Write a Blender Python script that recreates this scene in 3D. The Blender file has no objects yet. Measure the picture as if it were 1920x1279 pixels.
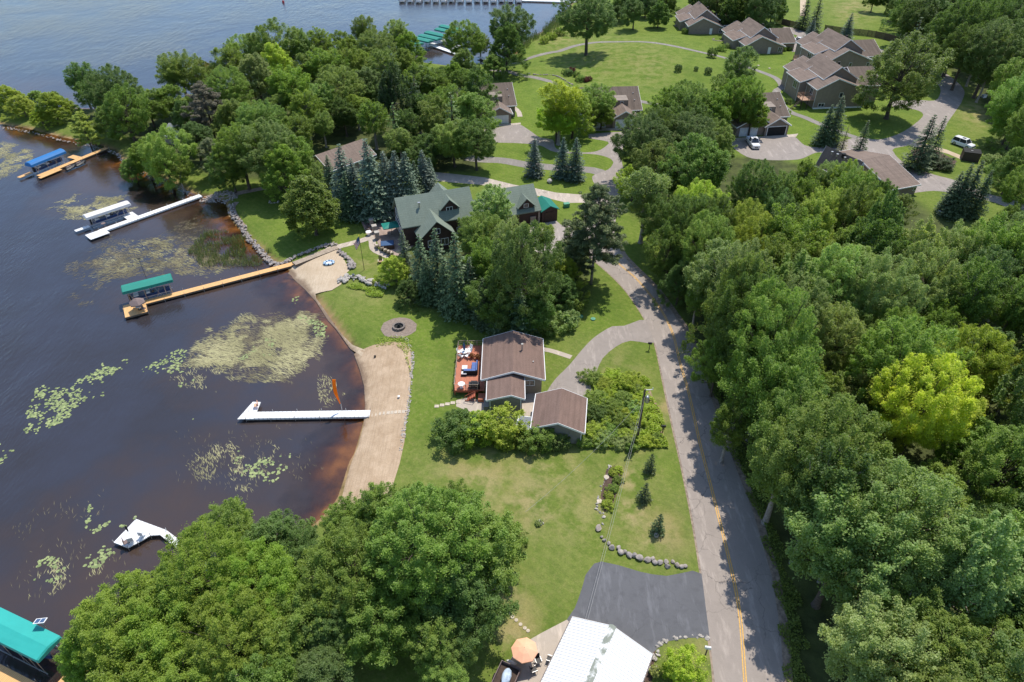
import bpy, bmesh, math, random
import numpy as np
from mathutils import Vector, Matrix
from mathutils.geometry import delaunay_2d_cdt
from math import sin, cos, pi, radians, sqrt, atan2

scene = bpy.context.scene
col = scene.collection
random.seed(7)
RNG = np.random.default_rng(11)

# ------------------------------------------------------------------ camera
CAM_H, PITCH, FPX = 64.0, radians(38), 1280.0
cd = bpy.data.cameras.new('camera')
cam = bpy.data.objects.new('camera', cd)
col.objects.link(cam)
cam.location = (0, 0, CAM_H)
cam.rotation_euler = (radians(90) - PITCH, 0, 0)
cd.sensor_width = 36.0
cd.lens = 24.0
cd.clip_start = 0.5
cd.clip_end = 6000
scene.camera = cam

# ------------------------------------------------------------------ sky and sun
SUN_EL = radians(64)
SUN_AZ = atan2(0.50, 0.87)           # measured from +Y towards +X
w = bpy.data.worlds.new('World'); scene.world = w; w.use_nodes = True
nt = w.node_tree
sky = nt.nodes.new('ShaderNodeTexSky'); sky.sky_type = 'NISHITA'; sky.sun_disc = False
sky.sun_elevation = SUN_EL; sky.sun_rotation = SUN_AZ
sky.air_density = 1.0; sky.dust_density = .6; sky.ozone_density = 2.0
bg = nt.nodes['Background']; bg.inputs['Strength'].default_value = 0.15
nt.links.new(sky.outputs[0], bg.inputs['Color'])
sl = bpy.data.lights.new('sun', 'SUN'); sl.energy = 3.6; sl.angle = radians(0.53); sl.color = (1.0, 0.94, 0.84)
so = bpy.data.objects.new('sun', sl); col.objects.link(so)
sd = Vector((sin(SUN_AZ) * cos(SUN_EL), cos(SUN_AZ) * cos(SUN_EL), sin(SUN_EL)))
so.rotation_euler = sd.to_track_quat('Z', 'Y').to_euler()
so.location = (40, 150, 200)
scene.view_settings.view_transform = 'Standard'
scene.view_settings.look = 'None'
scene.view_settings.exposure = 0.42
scene.view_settings.gamma = 1.0
scene.cycles.max_bounces = 6
scene.cycles.diffuse_bounces = 4
scene.cycles.transparent_max_bounces = 8
scene.cycles.use_denoising = True
scene.cycles.sample_clamp_direct = 6.0

# ------------------------------------------------------------------ surveying: photo pixel -> ground point
def G(px, py, z=1.0):
    u = (px - 960) / FPX; v = (py - 639.5) / FPX
    s, c = sin(PITCH), cos(PITCH)
    d = (CAM_H - z) / (s + v * c)
    return (u * d, d * (c - v * s))
def S(px, py, z=1.0):
    v = (py - 639.5) / FPX
    return (CAM_H - z) / (sin(PITCH) + v * cos(PITCH)) / FPX
def PX(x, y, z=1.0):
    s, c = sin(PITCH), cos(PITCH)
    dz = CAM_H - z
    d = y * c + dz * s
    return (960 + FPX * x / d, 639.5 - FPX * (y * s - dz * c) / d)
def GL(pts, z=1.0): return [G(a, b, z) for a, b in pts]
def cr(ox, oy, k):
    return lambda pts: [(ox + a / k, oy + b / k) for a, b in pts]
c2 = cr(640, 0, 2.975); c3 = cr(1280, 0, 2.975); c5 = cr(400, 330, 4.7375); c6 = cr(700, 330, 4.8)

# ------------------------------------------------------------------ land outline
SHORE = GL([(-420, 212), (-80, 222), (0, 232), (50, 240), (118, 257), (188, 272), (215, 281), (235, 302), (262, 316), (289, 331),
            (323, 339), (353, 358), (373, 365), (400, 371), (424, 378), (428, 392), (431, 405), (442, 420), (456, 436), (471, 455), (489, 467),
            (505, 484), (518, 492), (536, 500), (552, 514), (569, 530), (586, 548), (604, 575), (624, 602), (645, 632),
            (663, 655), (678, 685), (684, 715), (686, 750), (683, 790), (672, 830), (658, 865), (648, 897), (636, 930),
            (600, 975), (530, 1030), (440, 1075), (340, 1110), (270, 1150), (210, 1200), (160, 1260), (110, 1340), (60, 1450)], 0.0)
SHORE += [(-60, -60), (-60, -900), (3000, -900), (3000, 3000), (500, 3000)]
SHORE += GL([(1300, -200), (1200, -120), (1110, -40), (1075, 5), (1050, 30), (1030, 52), (1000, 70), (975, 88), (965, 105), (940, 118),
             (900, 122), (850, 125), (800, 118), (720, 105), (640, 110), (560, 125), (480, 150), (400, 172), (300, 192),
             (200, 206), (120, 203), (0, 197), (-420, 190)], 0.0)
_SH = np.array(SHORE)
def sdist(X, Y):
    X = np.asarray(X, float); Y = np.asarray(Y, float)
    best = np.full(X.shape, 1e9); inside = np.zeros(X.shape, bool)
    n = len(_SH)
    for i in range(n):
        ax, ay = _SH[i]; bx, by = _SH[(i + 1) % n]
        dx, dy = bx - ax, by - ay
        t = np.clip(((X - ax) * dx + (Y - ay) * dy) / (dx * dx + dy * dy), 0, 1)
        q = (X - ax - t * dx) ** 2 + (Y - ay - t * dy) ** 2
        best = np.minimum(best, q)
        cnd = ((ay > Y) != (by > Y))
        with np.errstate(divide='ignore', invalid='ignore'):
            xi = (bx - ax) * (Y - ay) / (by - ay) + ax
        inside ^= cnd & (X < xi)
    d = np.sqrt(best)
    return np.where(inside, d, -d)
def _shal(X, Y):
    f = 0
    for a, b, r in ((340, 350, 20), (285, 330, 15), (400, 390, 13), (560, 545, 9), (600, 590, 6), (20, 255, 14), (420, 440, 10), (620, 860, 6), (230, 310, 10)):
        x, y = G(a, b, 0); f = np.maximum(f, np.exp(-((X - x) ** 2 + (Y - y) ** 2) / (r * r)))
    return f
MOUNDS = [(1190, 100, 9, 1.6), (1130, 120, 6, .9), (1330, 128, 12, 1.5), (1260, 135, 8, .8), (1400, 60, 8, .6), (1000, 130, 6, .6), (1250, 85, 9, 1.0)]
MND = [(*G(a, b), r, h) for a, b, r, h in MOUNDS]
def hz(X, Y, d=None):
    X = np.asarray(X, float); Y = np.asarray(Y, float)
    if d is None: d = sdist(X, Y)
    land = 1.0 - np.exp(-np.maximum(d, 0) / 2.2)
    bed = -np.minimum(3.0, (0.26 - .17 * _shal(X, Y)) * np.maximum(-d, 0) + 0.02)
    z = np.where(d > 0, land, bed)
    for mx, my, r, h in MND:
        z = z + np.where(d > 6, h * np.exp(-((X - mx) ** 2 + (Y - my) ** 2) / (2 * r * r)), 0)
    return z
def hz1(x, y): return float(hz(np.array([x]), np.array([y]))[0])

# ------------------------------------------------------------------ mesh building
class MB:
    def __init__(s): s.v = []; s.f = []; s.m = []
    def add(s, vs, fs, mi=0):
        o = len(s.v); s.v += [tuple(p) for p in vs]; s.f += [tuple(i + o for i in f) for f in fs]; s.m += [mi] * len(fs); return s
    def box(s, x0, x1, y0, y1, z0, z1, mi=0, M=None):
        vs = [Vector((x, y, z)) for z in (z0, z1) for x, y in ((x0, y0), (x1, y0), (x1, y1), (x0, y1))]
        if M: vs = [M @ p for p in vs]
        return s.add(vs, [(0, 3, 2, 1), (4, 5, 6, 7), (0, 1, 5, 4), (1, 2, 6, 5), (2, 3, 7, 6), (3, 0, 4, 7)], mi)
    def poly_prism(s, pts, z0, z1, mi=0, cap=True):
        n = len(pts)
        a = sum(pts[i][0] * pts[(i + 1) % n][1] - pts[(i + 1) % n][0] * pts[i][1] for i in range(n))
        if a < 0: pts = pts[::-1]
        vs = [(x, y, z0) for x, y in pts] + [(x, y, z1) for x, y in pts]
        fs = [(i, (i + 1) % n, n + (i + 1) % n, n + i) for i in range(n)]
        if cap: fs += [tuple(range(n, 2 * n)), tuple(range(n - 1, -1, -1))]
        return s.add(vs, fs, mi)
    def tube(s, p, q, r0, r1=None, n=6, mi=0, cap=True):
        p, q = Vector(p), Vector(q); r1 = r0 if r1 is None else r1
        d = (q - p).normalized(); a = d.orthogonal().normalized(); b = d.cross(a)
        vs = [p + (a * cos(2 * pi * i / n) + b * sin(2 * pi * i / n)) * r0 for i in range(n)] + \
             [q + (a * cos(2 * pi * i / n) + b * sin(2 * pi * i / n)) * r1 for i in range(n)]
        fs = [(i, (i + 1) % n, n + (i + 1) % n, n + i) for i in range(n)]
        if cap: fs += [tuple(range(n, 2 * n)), tuple(range(n - 1, -1, -1))]
        return s.add(vs, fs, mi)
    def path(s, pts, rs, n=6, mi=0):
        for i in range(len(pts) - 1): s.tube(pts[i], pts[i + 1], rs[i], rs[i + 1], n, mi, cap=(i in (0, len(pts) - 2)))
        return s
    def disc(s, c, r, z0, z1, n=16, mi=0):
        return s.poly_prism([(c[0] + r * cos(2 * pi * i / n), c[1] + r * sin(2 * pi * i / n)) for i in range(n)], z0, z1, mi)
    def build(s, name, mats, parent=None, M=None, smooth=False, loc=None, link=True):
        me = bpy.data.meshes.new(name)
        me.from_pydata([tuple(M @ Vector(p)) for p in s.v] if M else s.v, [], s.f)
        if not isinstance(mats, (list, tuple)): mats = [mats]
        for m in mats: me.materials.append(m)
        if len(mats) > 1: me.polygons.foreach_set('material_index', s.m)
        if smooth: me.polygons.foreach_set('use_smooth', [True] * len(s.f))
        me.update()
        o = bpy.data.objects.new(name, me)
        if link: col.objects.link(o)
        if parent: o.parent = parent
        if loc is not None: o.location = loc
        return o
def np_mesh(name, V, F, mat, attrs=None, smooth=False, k=4):
    me = bpy.data.meshes.new(name)
    nf = len(F)
    me.vertices.add(len(V)); me.vertices.foreach_set('co', np.ascontiguousarray(V, dtype=np.float32).ravel())
    me.loops.add(nf * k); me.loops.foreach_set('vertex_index', np.ascontiguousarray(F, dtype=np.int32).ravel())
    me.polygons.add(nf); me.polygons.foreach_set('loop_start', np.arange(0, nf * k, k, dtype=np.int32))
    me.polygons.foreach_set('loop_total', np.full(nf, k, dtype=np.int32))
    if smooth: me.polygons.foreach_set('use_smooth', np.ones(nf, dtype=bool))
    me.update(calc_edges=True)
    for an, av in (attrs or {}).items():
        a = me.attributes.new(an, 'FLOAT', 'POINT'); a.data.foreach_set('value', np.ascontiguousarray(av, dtype=np.float32))
    if mat: me.materials.append(mat)
    return me
def tag(o, label=None, cat=None, group=None, kind=None):
    if label: o['label'] = label
    if cat: o['category'] = cat
    if group: o['group'] = group
    if kind: o['kind'] = kind
    return o
def thing(name, label, cat, loc=(0, 0, 0), rz=0, group=None):
    o = bpy.data.objects.new(name, None); col.objects.link(o)
    o.empty_display_size = .3
    o.location = loc; o.rotation_euler = (0, 0, rz)
    return tag(o, label, cat, group)
def dup(o, parent=None, top=True):
    c = o.copy(); col.objects.link(c)
    if parent: c.parent = parent
    for ch in list(o.children): dup(ch, c, False)
    return c

# ------------------------------------------------------------------ materials
def newmat(name):
    m = bpy.data.materials.new(name); m.use_nodes = True
    n = m.node_tree; return m, n, n.nodes['Principled BSDF']
def N(n, t, **kw):
    x = n.nodes.new(t)
    for k, v in kw.items():
        if k in ('blend_type', 'data_type', 'operation', 'attribute_name', 'noise_dimensions', 'bands_direction', 'wave_type', 'feature', 'attribute_type'): setattr(x, k, v)
        else: x.inputs[k].default_value = v
    return x
def mixc(n, fac, a, b, blend='MIX'):
    x = n.nodes.new('ShaderNodeMix'); x.data_type = 'RGBA'; x.blend_type = blend
    for i, v in ((0, fac), (6, a), (7, b)):
        if isinstance(v, (int, float)): x.inputs[i].default_value = v
        elif isinstance(v, tuple): x.inputs[i].default_value = (*v, 1)
        else: n.links.new(v, x.inputs[i])
    return x.outputs[2]
def mapr(n, v, a, b, c=0, d=1):
    x = n.nodes.new('ShaderNodeMapRange'); n.links.new(v, x.inputs[0])
    for i, q in zip((1, 2, 3, 4), (a, b, c, d)): x.inputs[i].default_value = q
    return x.outputs[0]
def math_(n, op, a, b=None):
    x = n.nodes.new('ShaderNodeMath'); x.operation = op
    for i, v in ((0, a), (1, b)):
        if v is None: continue
        if isinstance(v, (int, float)): x.inputs[i].default_value = v
        else: n.links.new(v, x.inputs[i])
    return x.outputs[0]
def noise(n, scale, detail=4, rough=.55, vec=None):
    x = N(n, 'ShaderNodeTexNoise', Scale=scale, Detail=detail, Roughness=rough)
    if vec is None:
        vec = n.nodes.new('ShaderNodeNewGeometry').outputs['Position']
    n.links.new(vec, x.inputs['Vector']); return x.outputs[0]
def bump(n, bs, h, strength=.3, dist=.05):
    b = N(n, 'ShaderNodeBump', Strength=strength, Distance=dist); n.links.new(h, b.inputs['Height']); n.links.new(b.outputs[0], bs.inputs['Normal'])
def flat(name, c, rough=.7, var=.12, scale=3.0, metal=0.0, spec=.3, bmp=0.0):
    m, n, b = newmat(name)
    f = noise(n, scale, 5)
    d = tuple(min(1, q * (1 - var)) for q in c); e = tuple(min(1, q * (1 + var)) for q in c)
    n.links.new(mixc(n, mapr(n, f, .3, .7), d, e), b.inputs['Base Color'])
    b.inputs['Roughness'].default_value = rough; b.inputs['Metallic'].default_value = metal
    b.inputs['Specular IOR Level'].default_value = spec
    if bmp: bump(n, b, noise(n, scale * 8, 3), bmp)
    return m
def objvec(n):
    return n.nodes.new('ShaderNodeTexCoord').outputs['Object']
def shingles(name, c, streak=.25, light=(1.25, 1.2, 1.2)):
    m, n, b = newmat(name)
    o = objvec(n)
    f = noise(n, 9, 4, .7); g = noise(n, .6, 3)
    mp = N(n, 'ShaderNodeMapping'); n.links.new(o, mp.inputs[0]); mp.inputs['Scale'].default_value = (1.2, .12, .12)
    st = noise(n, 2.0, 3, .6, mp.outputs[0])
    base = mixc(n, mapr(n, f, .3, .7), tuple(q * .72 for q in c), tuple(q * 1.25 for q in c))
    base = mixc(n, mapr(n, st, .4, .75, 0, streak), base, tuple(q * .5 for q in c))
    base = mixc(n, mapr(n, g, .45, .75, 0, .35), base, tuple(min(1, q * l) for q, l in zip(c, light)))
    wv = N(n, 'ShaderNodeTexWave', Scale=1.1, Distortion=.6, Detail=2.0); wv.bands_direction = 'Z'
    n.links.new(n.nodes.new('ShaderNodeNewGeometry').outputs['Position'], wv.inputs['Vector'])
    n.links.new(mixc(n, mapr(n, wv.outputs[1], 0, .25, .18, 0), base, tuple(q * .45 for q in c)), b.inputs['Base Color'])
    b.inputs['Roughness'].default_value = .9; b.inputs['Specular IOR Level'].default_value = .2
    bump(n, b, f, .4, .03)
    return m
def siding(name, c):
    m, n, b = newmat(name)
    wv = N(n, 'ShaderNodeTexWave', Scale=2.2, Distortion=0.0); wv.bands_direction = 'Z'
    n.links.new(n.nodes.new('ShaderNodeNewGeometry').outputs['Position'], wv.inputs['Vector'])
    f = noise(n, 1.2, 4)
    base = mixc(n, mapr(n, f, .3, .7), tuple(q * .88 for q in c), tuple(q * 1.1 for q in c))
    n.links.new(mixc(n, mapr(n, wv.outputs[1], 0, .3, .35, 0), base, tuple(q * .5 for q in c)), b.inputs['Base Color'])
    b.inputs['Roughness'].default_value = .75
    return m
def planks(name, c, axis='X', scale=1.6, var=.25, rough=.7):
    m, n, b = newmat(name)
    o = objvec(n)
    wv = N(n, 'ShaderNodeTexWave', Scale=scale, Distortion=0.0); wv.bands_direction = axis
    n.links.new(o, wv.inputs['Vector'])
    mp = N(n, 'ShaderNodeMapping'); n.links.new(o, mp.inputs[0]); mp.inputs['Scale'].default_value = (6, .5, 1) if axis == 'X' else (.5, 6, 1)
    f = noise(n, 1.5, 3, .6, mp.outputs[0]); g = noise(n, .8, 3)
    base = mixc(n, mapr(n, f, .3, .7), tuple(q * (1 - var) for q in c), tuple(min(1, q * (1 + var)) for q in c))
    base = mixc(n, mapr(n, g, .4, .8, 0, .35), base, tuple(q * .7 for q in c))
    n.links.new(mixc(n, mapr(n, wv.outputs[1], 0, .12, .6, 0), base, tuple(q * .3 for q in c)), b.inputs['Base Color'])
    b.inputs['Roughness'].default_value = rough
    return m

def asphalt(name, c, crack=.5, patch=.3):
    m, n, b = newmat(name)
    f = noise(n, 14, 3, .7); g = noise(n, .25, 5, .6); h = noise(n, 1.1, 4, .6)
    base = mixc(n, mapr(n, f, .25, .75), tuple(q * .88 for q in c), tuple(q * 1.12 for q in c))
    base = mixc(n, mapr(n, g, .35, .7, 0, patch), base, tuple(q * 1.35 for q in c))
    base = mixc(n, mapr(n, h, .5, .75, 0, patch), base, tuple(q * .7 for q in c))
    vo = n.nodes.new('ShaderNodeTexVoronoi'); vo.feature = 'DISTANCE_TO_EDGE'; vo.inputs['Scale'].default_value = .22
    ge = n.nodes.new('ShaderNodeNewGeometry').outputs['Position']
    wx = N(n, 'ShaderNodeTexNoise', Scale=.8, Detail=4.0); n.links.new(ge, wx.inputs['Vector'])
    ad = n.nodes.new('ShaderNodeVectorMath'); ad.operation = 'MULTIPLY_ADD'; n.links.new(wx.outputs[1], ad.inputs[0]); ad.inputs[1].default_value = (2.2, 2.2, 0); n.links.new(ge, ad.inputs[2])
    n.links.new(ad.outputs[0], vo.inputs['Vector'])
    cf = math_(n, 'MULTIPLY', mapr(n, vo.outputs[0], 0, .012, min(1, crack * 1.6), 0), mapr(n, noise(n, .12, 2), .42, .6))
    mq = N(n, 'ShaderNodeMapping'); n.links.new(ge, mq.inputs[0]); mq.inputs['Rotation'].default_value = (0, 0, 1.1); mq.inputs['Scale'].default_value = (1, .22, 1)
    base = mixc(n, mapr(n, noise(n, 1.3, 5, .7, mq.outputs[0]), .53, .68, 0, .4), base, tuple(q * 1.9 for q in c))
    n.links.new(mixc(n, cf, base, tuple(q * .4 for q in c)), b.inputs['Base Color'])
    b.inputs['Roughness'].default_value = .85; b.inputs['Specular IOR Level'].default_value = .25
    return m
M = {}
M['road'] = asphalt('worn_asphalt', (.285, .245, .215), .5, .3)
M['drive'] = asphalt('driveway_asphalt', (.27, .235, .21), .4, .35)
M['black'] = asphalt('sealed_asphalt', (.108, .110, .120), .2, .5)
M['concrete'] = asphalt('concrete', (.42, .36, .30), .5, .3)
M['path'] = asphalt('path_asphalt', (.22, .20, .18), .1, .3)
M['paver'] = flat('patio_pavers', (.33, .25, .21), .85, .25, 2.5)
M['yellow'] = flat('road_paint', (.62, .36, .09), .7, .25, 6)
M['shingle'] = shingles('brown_shingles', (.20, .135, .11), .45)
M['shingle_town'] = shingles('taupe_shingles', (.225, .172, .14), .7)
M['shingle_town_b'] = shingles('weathered_shingles', (.16, .125, .10), .8)
M['shingle_green'] = shingles('green_shingles', (.20, .24, .195), .2)
M['shingle_grey'] = shingles('grey_shingles', (.22, .235, .25), .2)
M['siding_grey'] = siding('grey_siding', (.24, .23, .20))
M['siding_town'] = siding('taupe_siding', (.25, .20, .16))
M['siding_dark'] = siding('dark_red_siding', (.055, .03, .025))
M['siding_tan'] = siding('tan_siding', (.30, .24, .19))
M['white'] = flat('white_trim', (.78, .78, .77), .5, .04, 1)
M['whitedoor'] = siding('white_garage_door', (.72, .74, .76))
M['glass'] = flat('window_glass', (.03, .035, .045), .08, .1, 1, spec=.9)
M['metal'] = flat('galvanised_metal', (.5, .5, .5), .35, .1, 2, metal=.8)
M['dark'] = flat('dark_void', (.02, .02, .02), .8, .2, 2)
M['darkwood'] = flat('dark_wood', (.06, .04, .03), .8, .25, 3)
M['stone'] = flat('stone_pillar', (.30, .25, .21), .9, .35, 4, bmp=.5)
M['cedar_dock'] = planks('cedar_dock_boards', (.72, .42, .17), 'X', 1.6, .12)
M['weathered'] = planks('weathered_boards', (.36, .29, .22), 'X', 1.6, .3)
M['white_dock'] = planks('white_dock_panels', (.80, .80, .79), 'X', .55, .03, .6)
M['grey_dock'] = planks('grey_dock_panels', (.62, .64, .66), 'X', .55, .05, .6)
M['deck'] = planks('red_deck_boards', (.46, .155, .085), 'X', 2.2, .15)
M['deck_brown'] = planks('brown_deck_boards', (.42, .25, .16), 'X', 1.8, .2)
M['redwood'] = flat('red_stained_wood', (.36, .10, .055), .7, .15, 3)
M['postwood'] = flat('weathered_pole_wood', (.13, .10, .075), .9, .3, 5)
M['green_canvas'] = flat('green_canvas', (.02, .22, .17), .6, .06, .8)
M['teal_canvas'] = flat('teal_canvas', (.03, .36, .32), .6, .05, .8)
M['blue_canvas'] = flat('blue_canvas', (.02, .16, .42), .6, .06, .8)
M['white_canvas'] = flat('white_canvas', (.66, .64, .62), .6, .04, .8)
M['teal_metal'] = flat('teal_metal_roof', (.02, .19, .14), .5, .08, 2)
M['white_car'] = flat('white_car_paint', (.74, .75, .77), .2, .02, 1, spec=.6)
M['tyre'] = flat('tyre_rubber', (.02, .02, .02), .85, .1, 3)
M['black_plastic'] = flat('black_plastic', (.025, .025, .027), .5, .1, 3)
M['cushion'] = flat('blue_cushion', (.10, .16, .36), .9, .1, 4)
M['navy'] = flat('navy_canvas', (.05, .10, .20), .85, .15, 4)
M['orange_canvas'] = flat('orange_canvas', (.85, .45, .28), .8, .06, 2)
M['orange'] = flat('orange_nylon', (.98, .25, .01), .6, .06, 2)
M['yellow_plastic'] = flat('yellow_plastic', (.75, .6, .05), .6, .1, 2)
M['brownbox'] = planks('dark_brown_boards', (.06, .04, .032), 'X', 2.2, .2)
M['box_green'] = flat('green_utility_paint', (.10, .30, .20), .6, .1, 3)
M['stepstone'] = flat('stepping_stone', (.50, .43, .34), .9, .2, 4)
M['brick'] = flat('fire_ring_block', (.20, .17, .15), .9, .3, 5, bmp=.5)
M['canvas_grey'] = flat('taupe_canvas', (.20, .15, .14), .85, .1, 3)
M['red'] = flat('red_cloth', (.42, .03, .04), .8, .05, 3)
M['white_cloth'] = flat('white_cloth', (.75, .75, .75), .8, .04, 3)
M['boat_blue'] = flat('blue_hull', (.03, .06, .16), .3, .1, 1)
M['silver'] = flat('silver_pontoon', (.35, .35, .36), .4, .1, 1, metal=.5)
M['boat_cover'] = flat('boat_cover', (.16, .17, .20), .7, .2, 1)

def sand(name, a, b_):
    m, n, b = newmat(name)
    f = noise(n, .5, 5, .65); g = noise(n, 6, 4, .7)
    mp = N(n, 'ShaderNodeMapping'); n.links.new(n.nodes.new('ShaderNodeNewGeometry').outputs['Position'], mp.inputs[0])
    mp.inputs['Rotation'].default_value = (0, 0, .25); mp.inputs['Scale'].default_value = (1, .06, 1)
    rk = noise(n, 5, 2, .5, mp.outputs[0])
    c = mixc(n, mapr(n, f, .35, .68), a, b_)
    c = mixc(n, mapr(n, g, .35, .7, 0, .35), c, tuple(q * .6 for q in a))
    c = mixc(n, mapr(n, rk, .45, .7, 0, .35), c, tuple(q * .72 for q in a))
    sp = n.nodes.new('ShaderNodeSeparateXYZ'); n.links.new(n.nodes.new('ShaderNodeNewGeometry').outputs['Position'], sp.inputs[0])
    wet = mapr(n, math_(n, 'ADD', sp.outputs[2], mapr(n, f, .3, .7, -.12, .12)), .12, .36, .75, 0)
    c = mixc(n, wet, c, (.15, .10, .07))
    n.links.new(c, b.inputs['Base Color']); b.inputs['Roughness'].default_value = .95; b.inputs['Specular IOR Level'].default_value = .1
    bump(n, b, math_(n, 'ADD', g, rk), .7, .08)
    return m
M['sand'] = sand('raked_beach_sand', (.40, .29, .19), (.55, .42, .295))
M['sand_pale'] = sand('pale_beach_sand', (.50, .39, .27), (.60, .49, .36))
M['dirt'] = flat('bare_dirt', (.28, .20, .14), .95, .3, 1.5, bmp=.5)
M['mulch'] = flat('mulch', (.10, .065, .05), .95, .4, 4, bmp=.8)
def nylon():
    m, n, b = newmat('orange_translucent_nylon'); tr = n.nodes.new('ShaderNodeBsdfTranslucent'); tr.inputs['Color'].default_value = (1, .42, .04, 1)
    b.inputs['Base Color'].default_value = (1, .34, .02, 1); mx = n.nodes.new('ShaderNodeMixShader'); mx.inputs[0].default_value = .55
    n.links.new(b.outputs[0], mx.inputs[1]); n.links.new(tr.outputs[0], mx.inputs[2]); n.links.new(mx.outputs[0], n.nodes['Material Output'].inputs['Surface']); return m
M['orange'] = nylon()
def rockmat():
    m, n, b = newmat('field_stone')
    oi = n.nodes.new('ShaderNodeObjectInfo').outputs['Random']
    f = noise(n, 2.2, 5, .7); g = noise(n, .9, 2)
    vo = n.nodes.new('ShaderNodeTexVoronoi'); vo.inputs['Scale'].default_value = 1.3
    n.links.new(n.nodes.new('ShaderNodeNewGeometry').outputs['Position'], vo.inputs['Vector'])
    c = mixc(n, mapr(n, f, .3, .7), (.17, .155, .145), (.46, .42, .38))
    c = mixc(n, math_(n, 'MULTIPLY', vo.outputs[1], .6), c, (.38, .30, .25))
    c = mixc(n, mapr(n, g, .5, .7, 0, .5), c, (.20, .20, .22))
    n.links.new(c, b.inputs['Base Color']); b.inputs['Roughness'].default_value = .9
    bump(n, b, f, .6, .06); return m
M['rock'] = rockmat()
def whiterock():
    m, n, b = newmat('pale_stone'); f = noise(n, 3, 4, .7)
    n.links.new(mixc(n, mapr(n, f, .3, .7), (.27, .24, .21), (.56, .52, .47)), b.inputs['Base Color']); b.inputs['Roughness'].default_value = .9; return m
M['palerock'] = whiterock()

def leafmat(name, trans=.28):
    m = bpy.data.materials.new(name); m.use_nodes = True; n = m.node_tree
    b = n.nodes['Principled BSDF']; out = n.nodes['Material Output']
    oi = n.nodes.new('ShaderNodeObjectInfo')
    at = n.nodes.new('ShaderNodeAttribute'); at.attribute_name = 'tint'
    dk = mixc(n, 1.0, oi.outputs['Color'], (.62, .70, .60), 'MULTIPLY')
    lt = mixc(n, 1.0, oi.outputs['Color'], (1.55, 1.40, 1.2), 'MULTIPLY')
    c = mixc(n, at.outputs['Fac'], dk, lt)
    n.links.new(c, b.inputs['Base Color']); b.inputs['Roughness'].default_value = .5; b.inputs['Specular IOR Level'].default_value = .28
    tr = n.nodes.new('ShaderNodeBsdfTranslucent')
    n.links.new(mixc(n, 1.0, c, (1.5, 1.6, .7), 'MULTIPLY'), tr.inputs['Color'])
    mx = n.nodes.new('ShaderNodeMixShader'); mx.inputs[0].default_value = trans
    n.links.new(b.outputs[0], mx.inputs[1]); n.links.new(tr.outputs[0], mx.inputs[2]); n.links.new(mx.outputs[0], out.inputs['Surface'])
    return m
M['leaf'] = leafmat('leaves', .42)
M['needle'] = leafmat('needles', .08)
M['bark'] = flat('bark', (.10, .08, .065), .95, .35, 5, bmp=.6)
M['palebark'] = flat('pale_bark', (.30, .27, .24), .95, .3, 5, bmp=.4)

# ground
def groundmat():
    m, n, b = newmat('lawn')
    A = lambda k: (lambda x: (setattr(x, 'attribute_name', k), x.outputs['Fac'])[1])(n.nodes.new('ShaderNodeAttribute'))
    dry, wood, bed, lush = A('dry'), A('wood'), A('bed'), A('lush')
    big = noise(n, .07, 4, .55); mid = noise(n, .45, 5, .62); fin = noise(n, 5.5, 4, .75); vf = noise(n, 16, 3, .7)
    mp = N(n, 'ShaderNodeMapping'); n.links.new(n.nodes.new('ShaderNodeNewGeometry').outputs['Position'], mp.inputs[0])
    mp.inputs['Rotation'].default_value = (0, 0, .5); mp.inputs['Scale'].default_value = (1, .05, 1)
    mow = noise(n, .9, 2, .4, mp.outputs[0])
    g = mixc(n, mapr(n, mid, .3, .7), (.125, .178, .028), (.195, .245, .046))
    g = mixc(n, mapr(n, big, .42, .68, 0, .6), g, (.215, .24, .075))
    g = mixc(n, mapr(n, mow, .4, .65, 0, .25), g, (.09, .145, .025))
    lu = mixc(n, mapr(n, mid, .3, .7), (.105, .178, .020), (.175, .255, .034))
    g = mixc(n, lush, g, lu)
    n2 = noise(n, 1.9, 4, .7); n3 = noise(n, .16, 4, .6)
    g = mixc(n, mapr(n, n2, .5, .72, 0, .65), g, (.29, .275, .095)); g = mixc(n, mapr(n, n2, .22, .46, .5, 0), g, (.06, .105, .018))
    g = mixc(n, mapr(n, n3, .5, .68, 0, .5), g, (.075, .14, .018))
    wq = N(n, 'ShaderNodeTexWave', Scale=.42, Distortion=1.5, Detail=2.0); wq.bands_direction = 'DIAGONAL'
    n.links.new(n.nodes.new('ShaderNodeNewGeometry').outputs['Position'], wq.inputs['Vector'])
    g = mixc(n, mapr(n, wq.outputs[1], .35, .65, 0, .16), g, (.21, .27, .05))
    dm = math_(n, 'MULTIPLY', dry, mapr(n, mid, .41, .58))
    g = mixc(n, dm, g, (.42, .33, .17))
    dm2 = math_(n, 'MULTIPLY', dry, mapr(n, noise(n, .22, 3), .5, .66, 0, .7))
    g = mixc(n, dm2, g, (.36, .28, .115))
    g = mixc(n, mapr(n, fin, .3, .75, .38, 0), g, (.03, .055, .012))
    g = mixc(n, mapr(n, vf, .5, .8, 0, .35), g, (.22, .26, .09))
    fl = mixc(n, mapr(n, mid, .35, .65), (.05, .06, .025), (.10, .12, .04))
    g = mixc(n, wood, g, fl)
    bd = mixc(n, mapr(n, mid, .3, .7), (.24, .15, .08), (.40, .26, .14))
    bd = mixc(n, mapr(n, noise(n, .16, 4, .6), .5, .62, 0, .85), bd, (.05, .03, .02))
    g = mixc(n, bed, g, bd)
    n.links.new(g, b.inputs['Base Color']); b.inputs['Roughness'].default_value = .95; b.inputs['Specular IOR Level'].default_value = .08
    bump(n, b, math_(n, 'ADD', fin, math_(n, 'MULTIPLY', mid, 1.5)), .55, .12)
    return m
M['lawn'] = groundmat()

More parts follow.
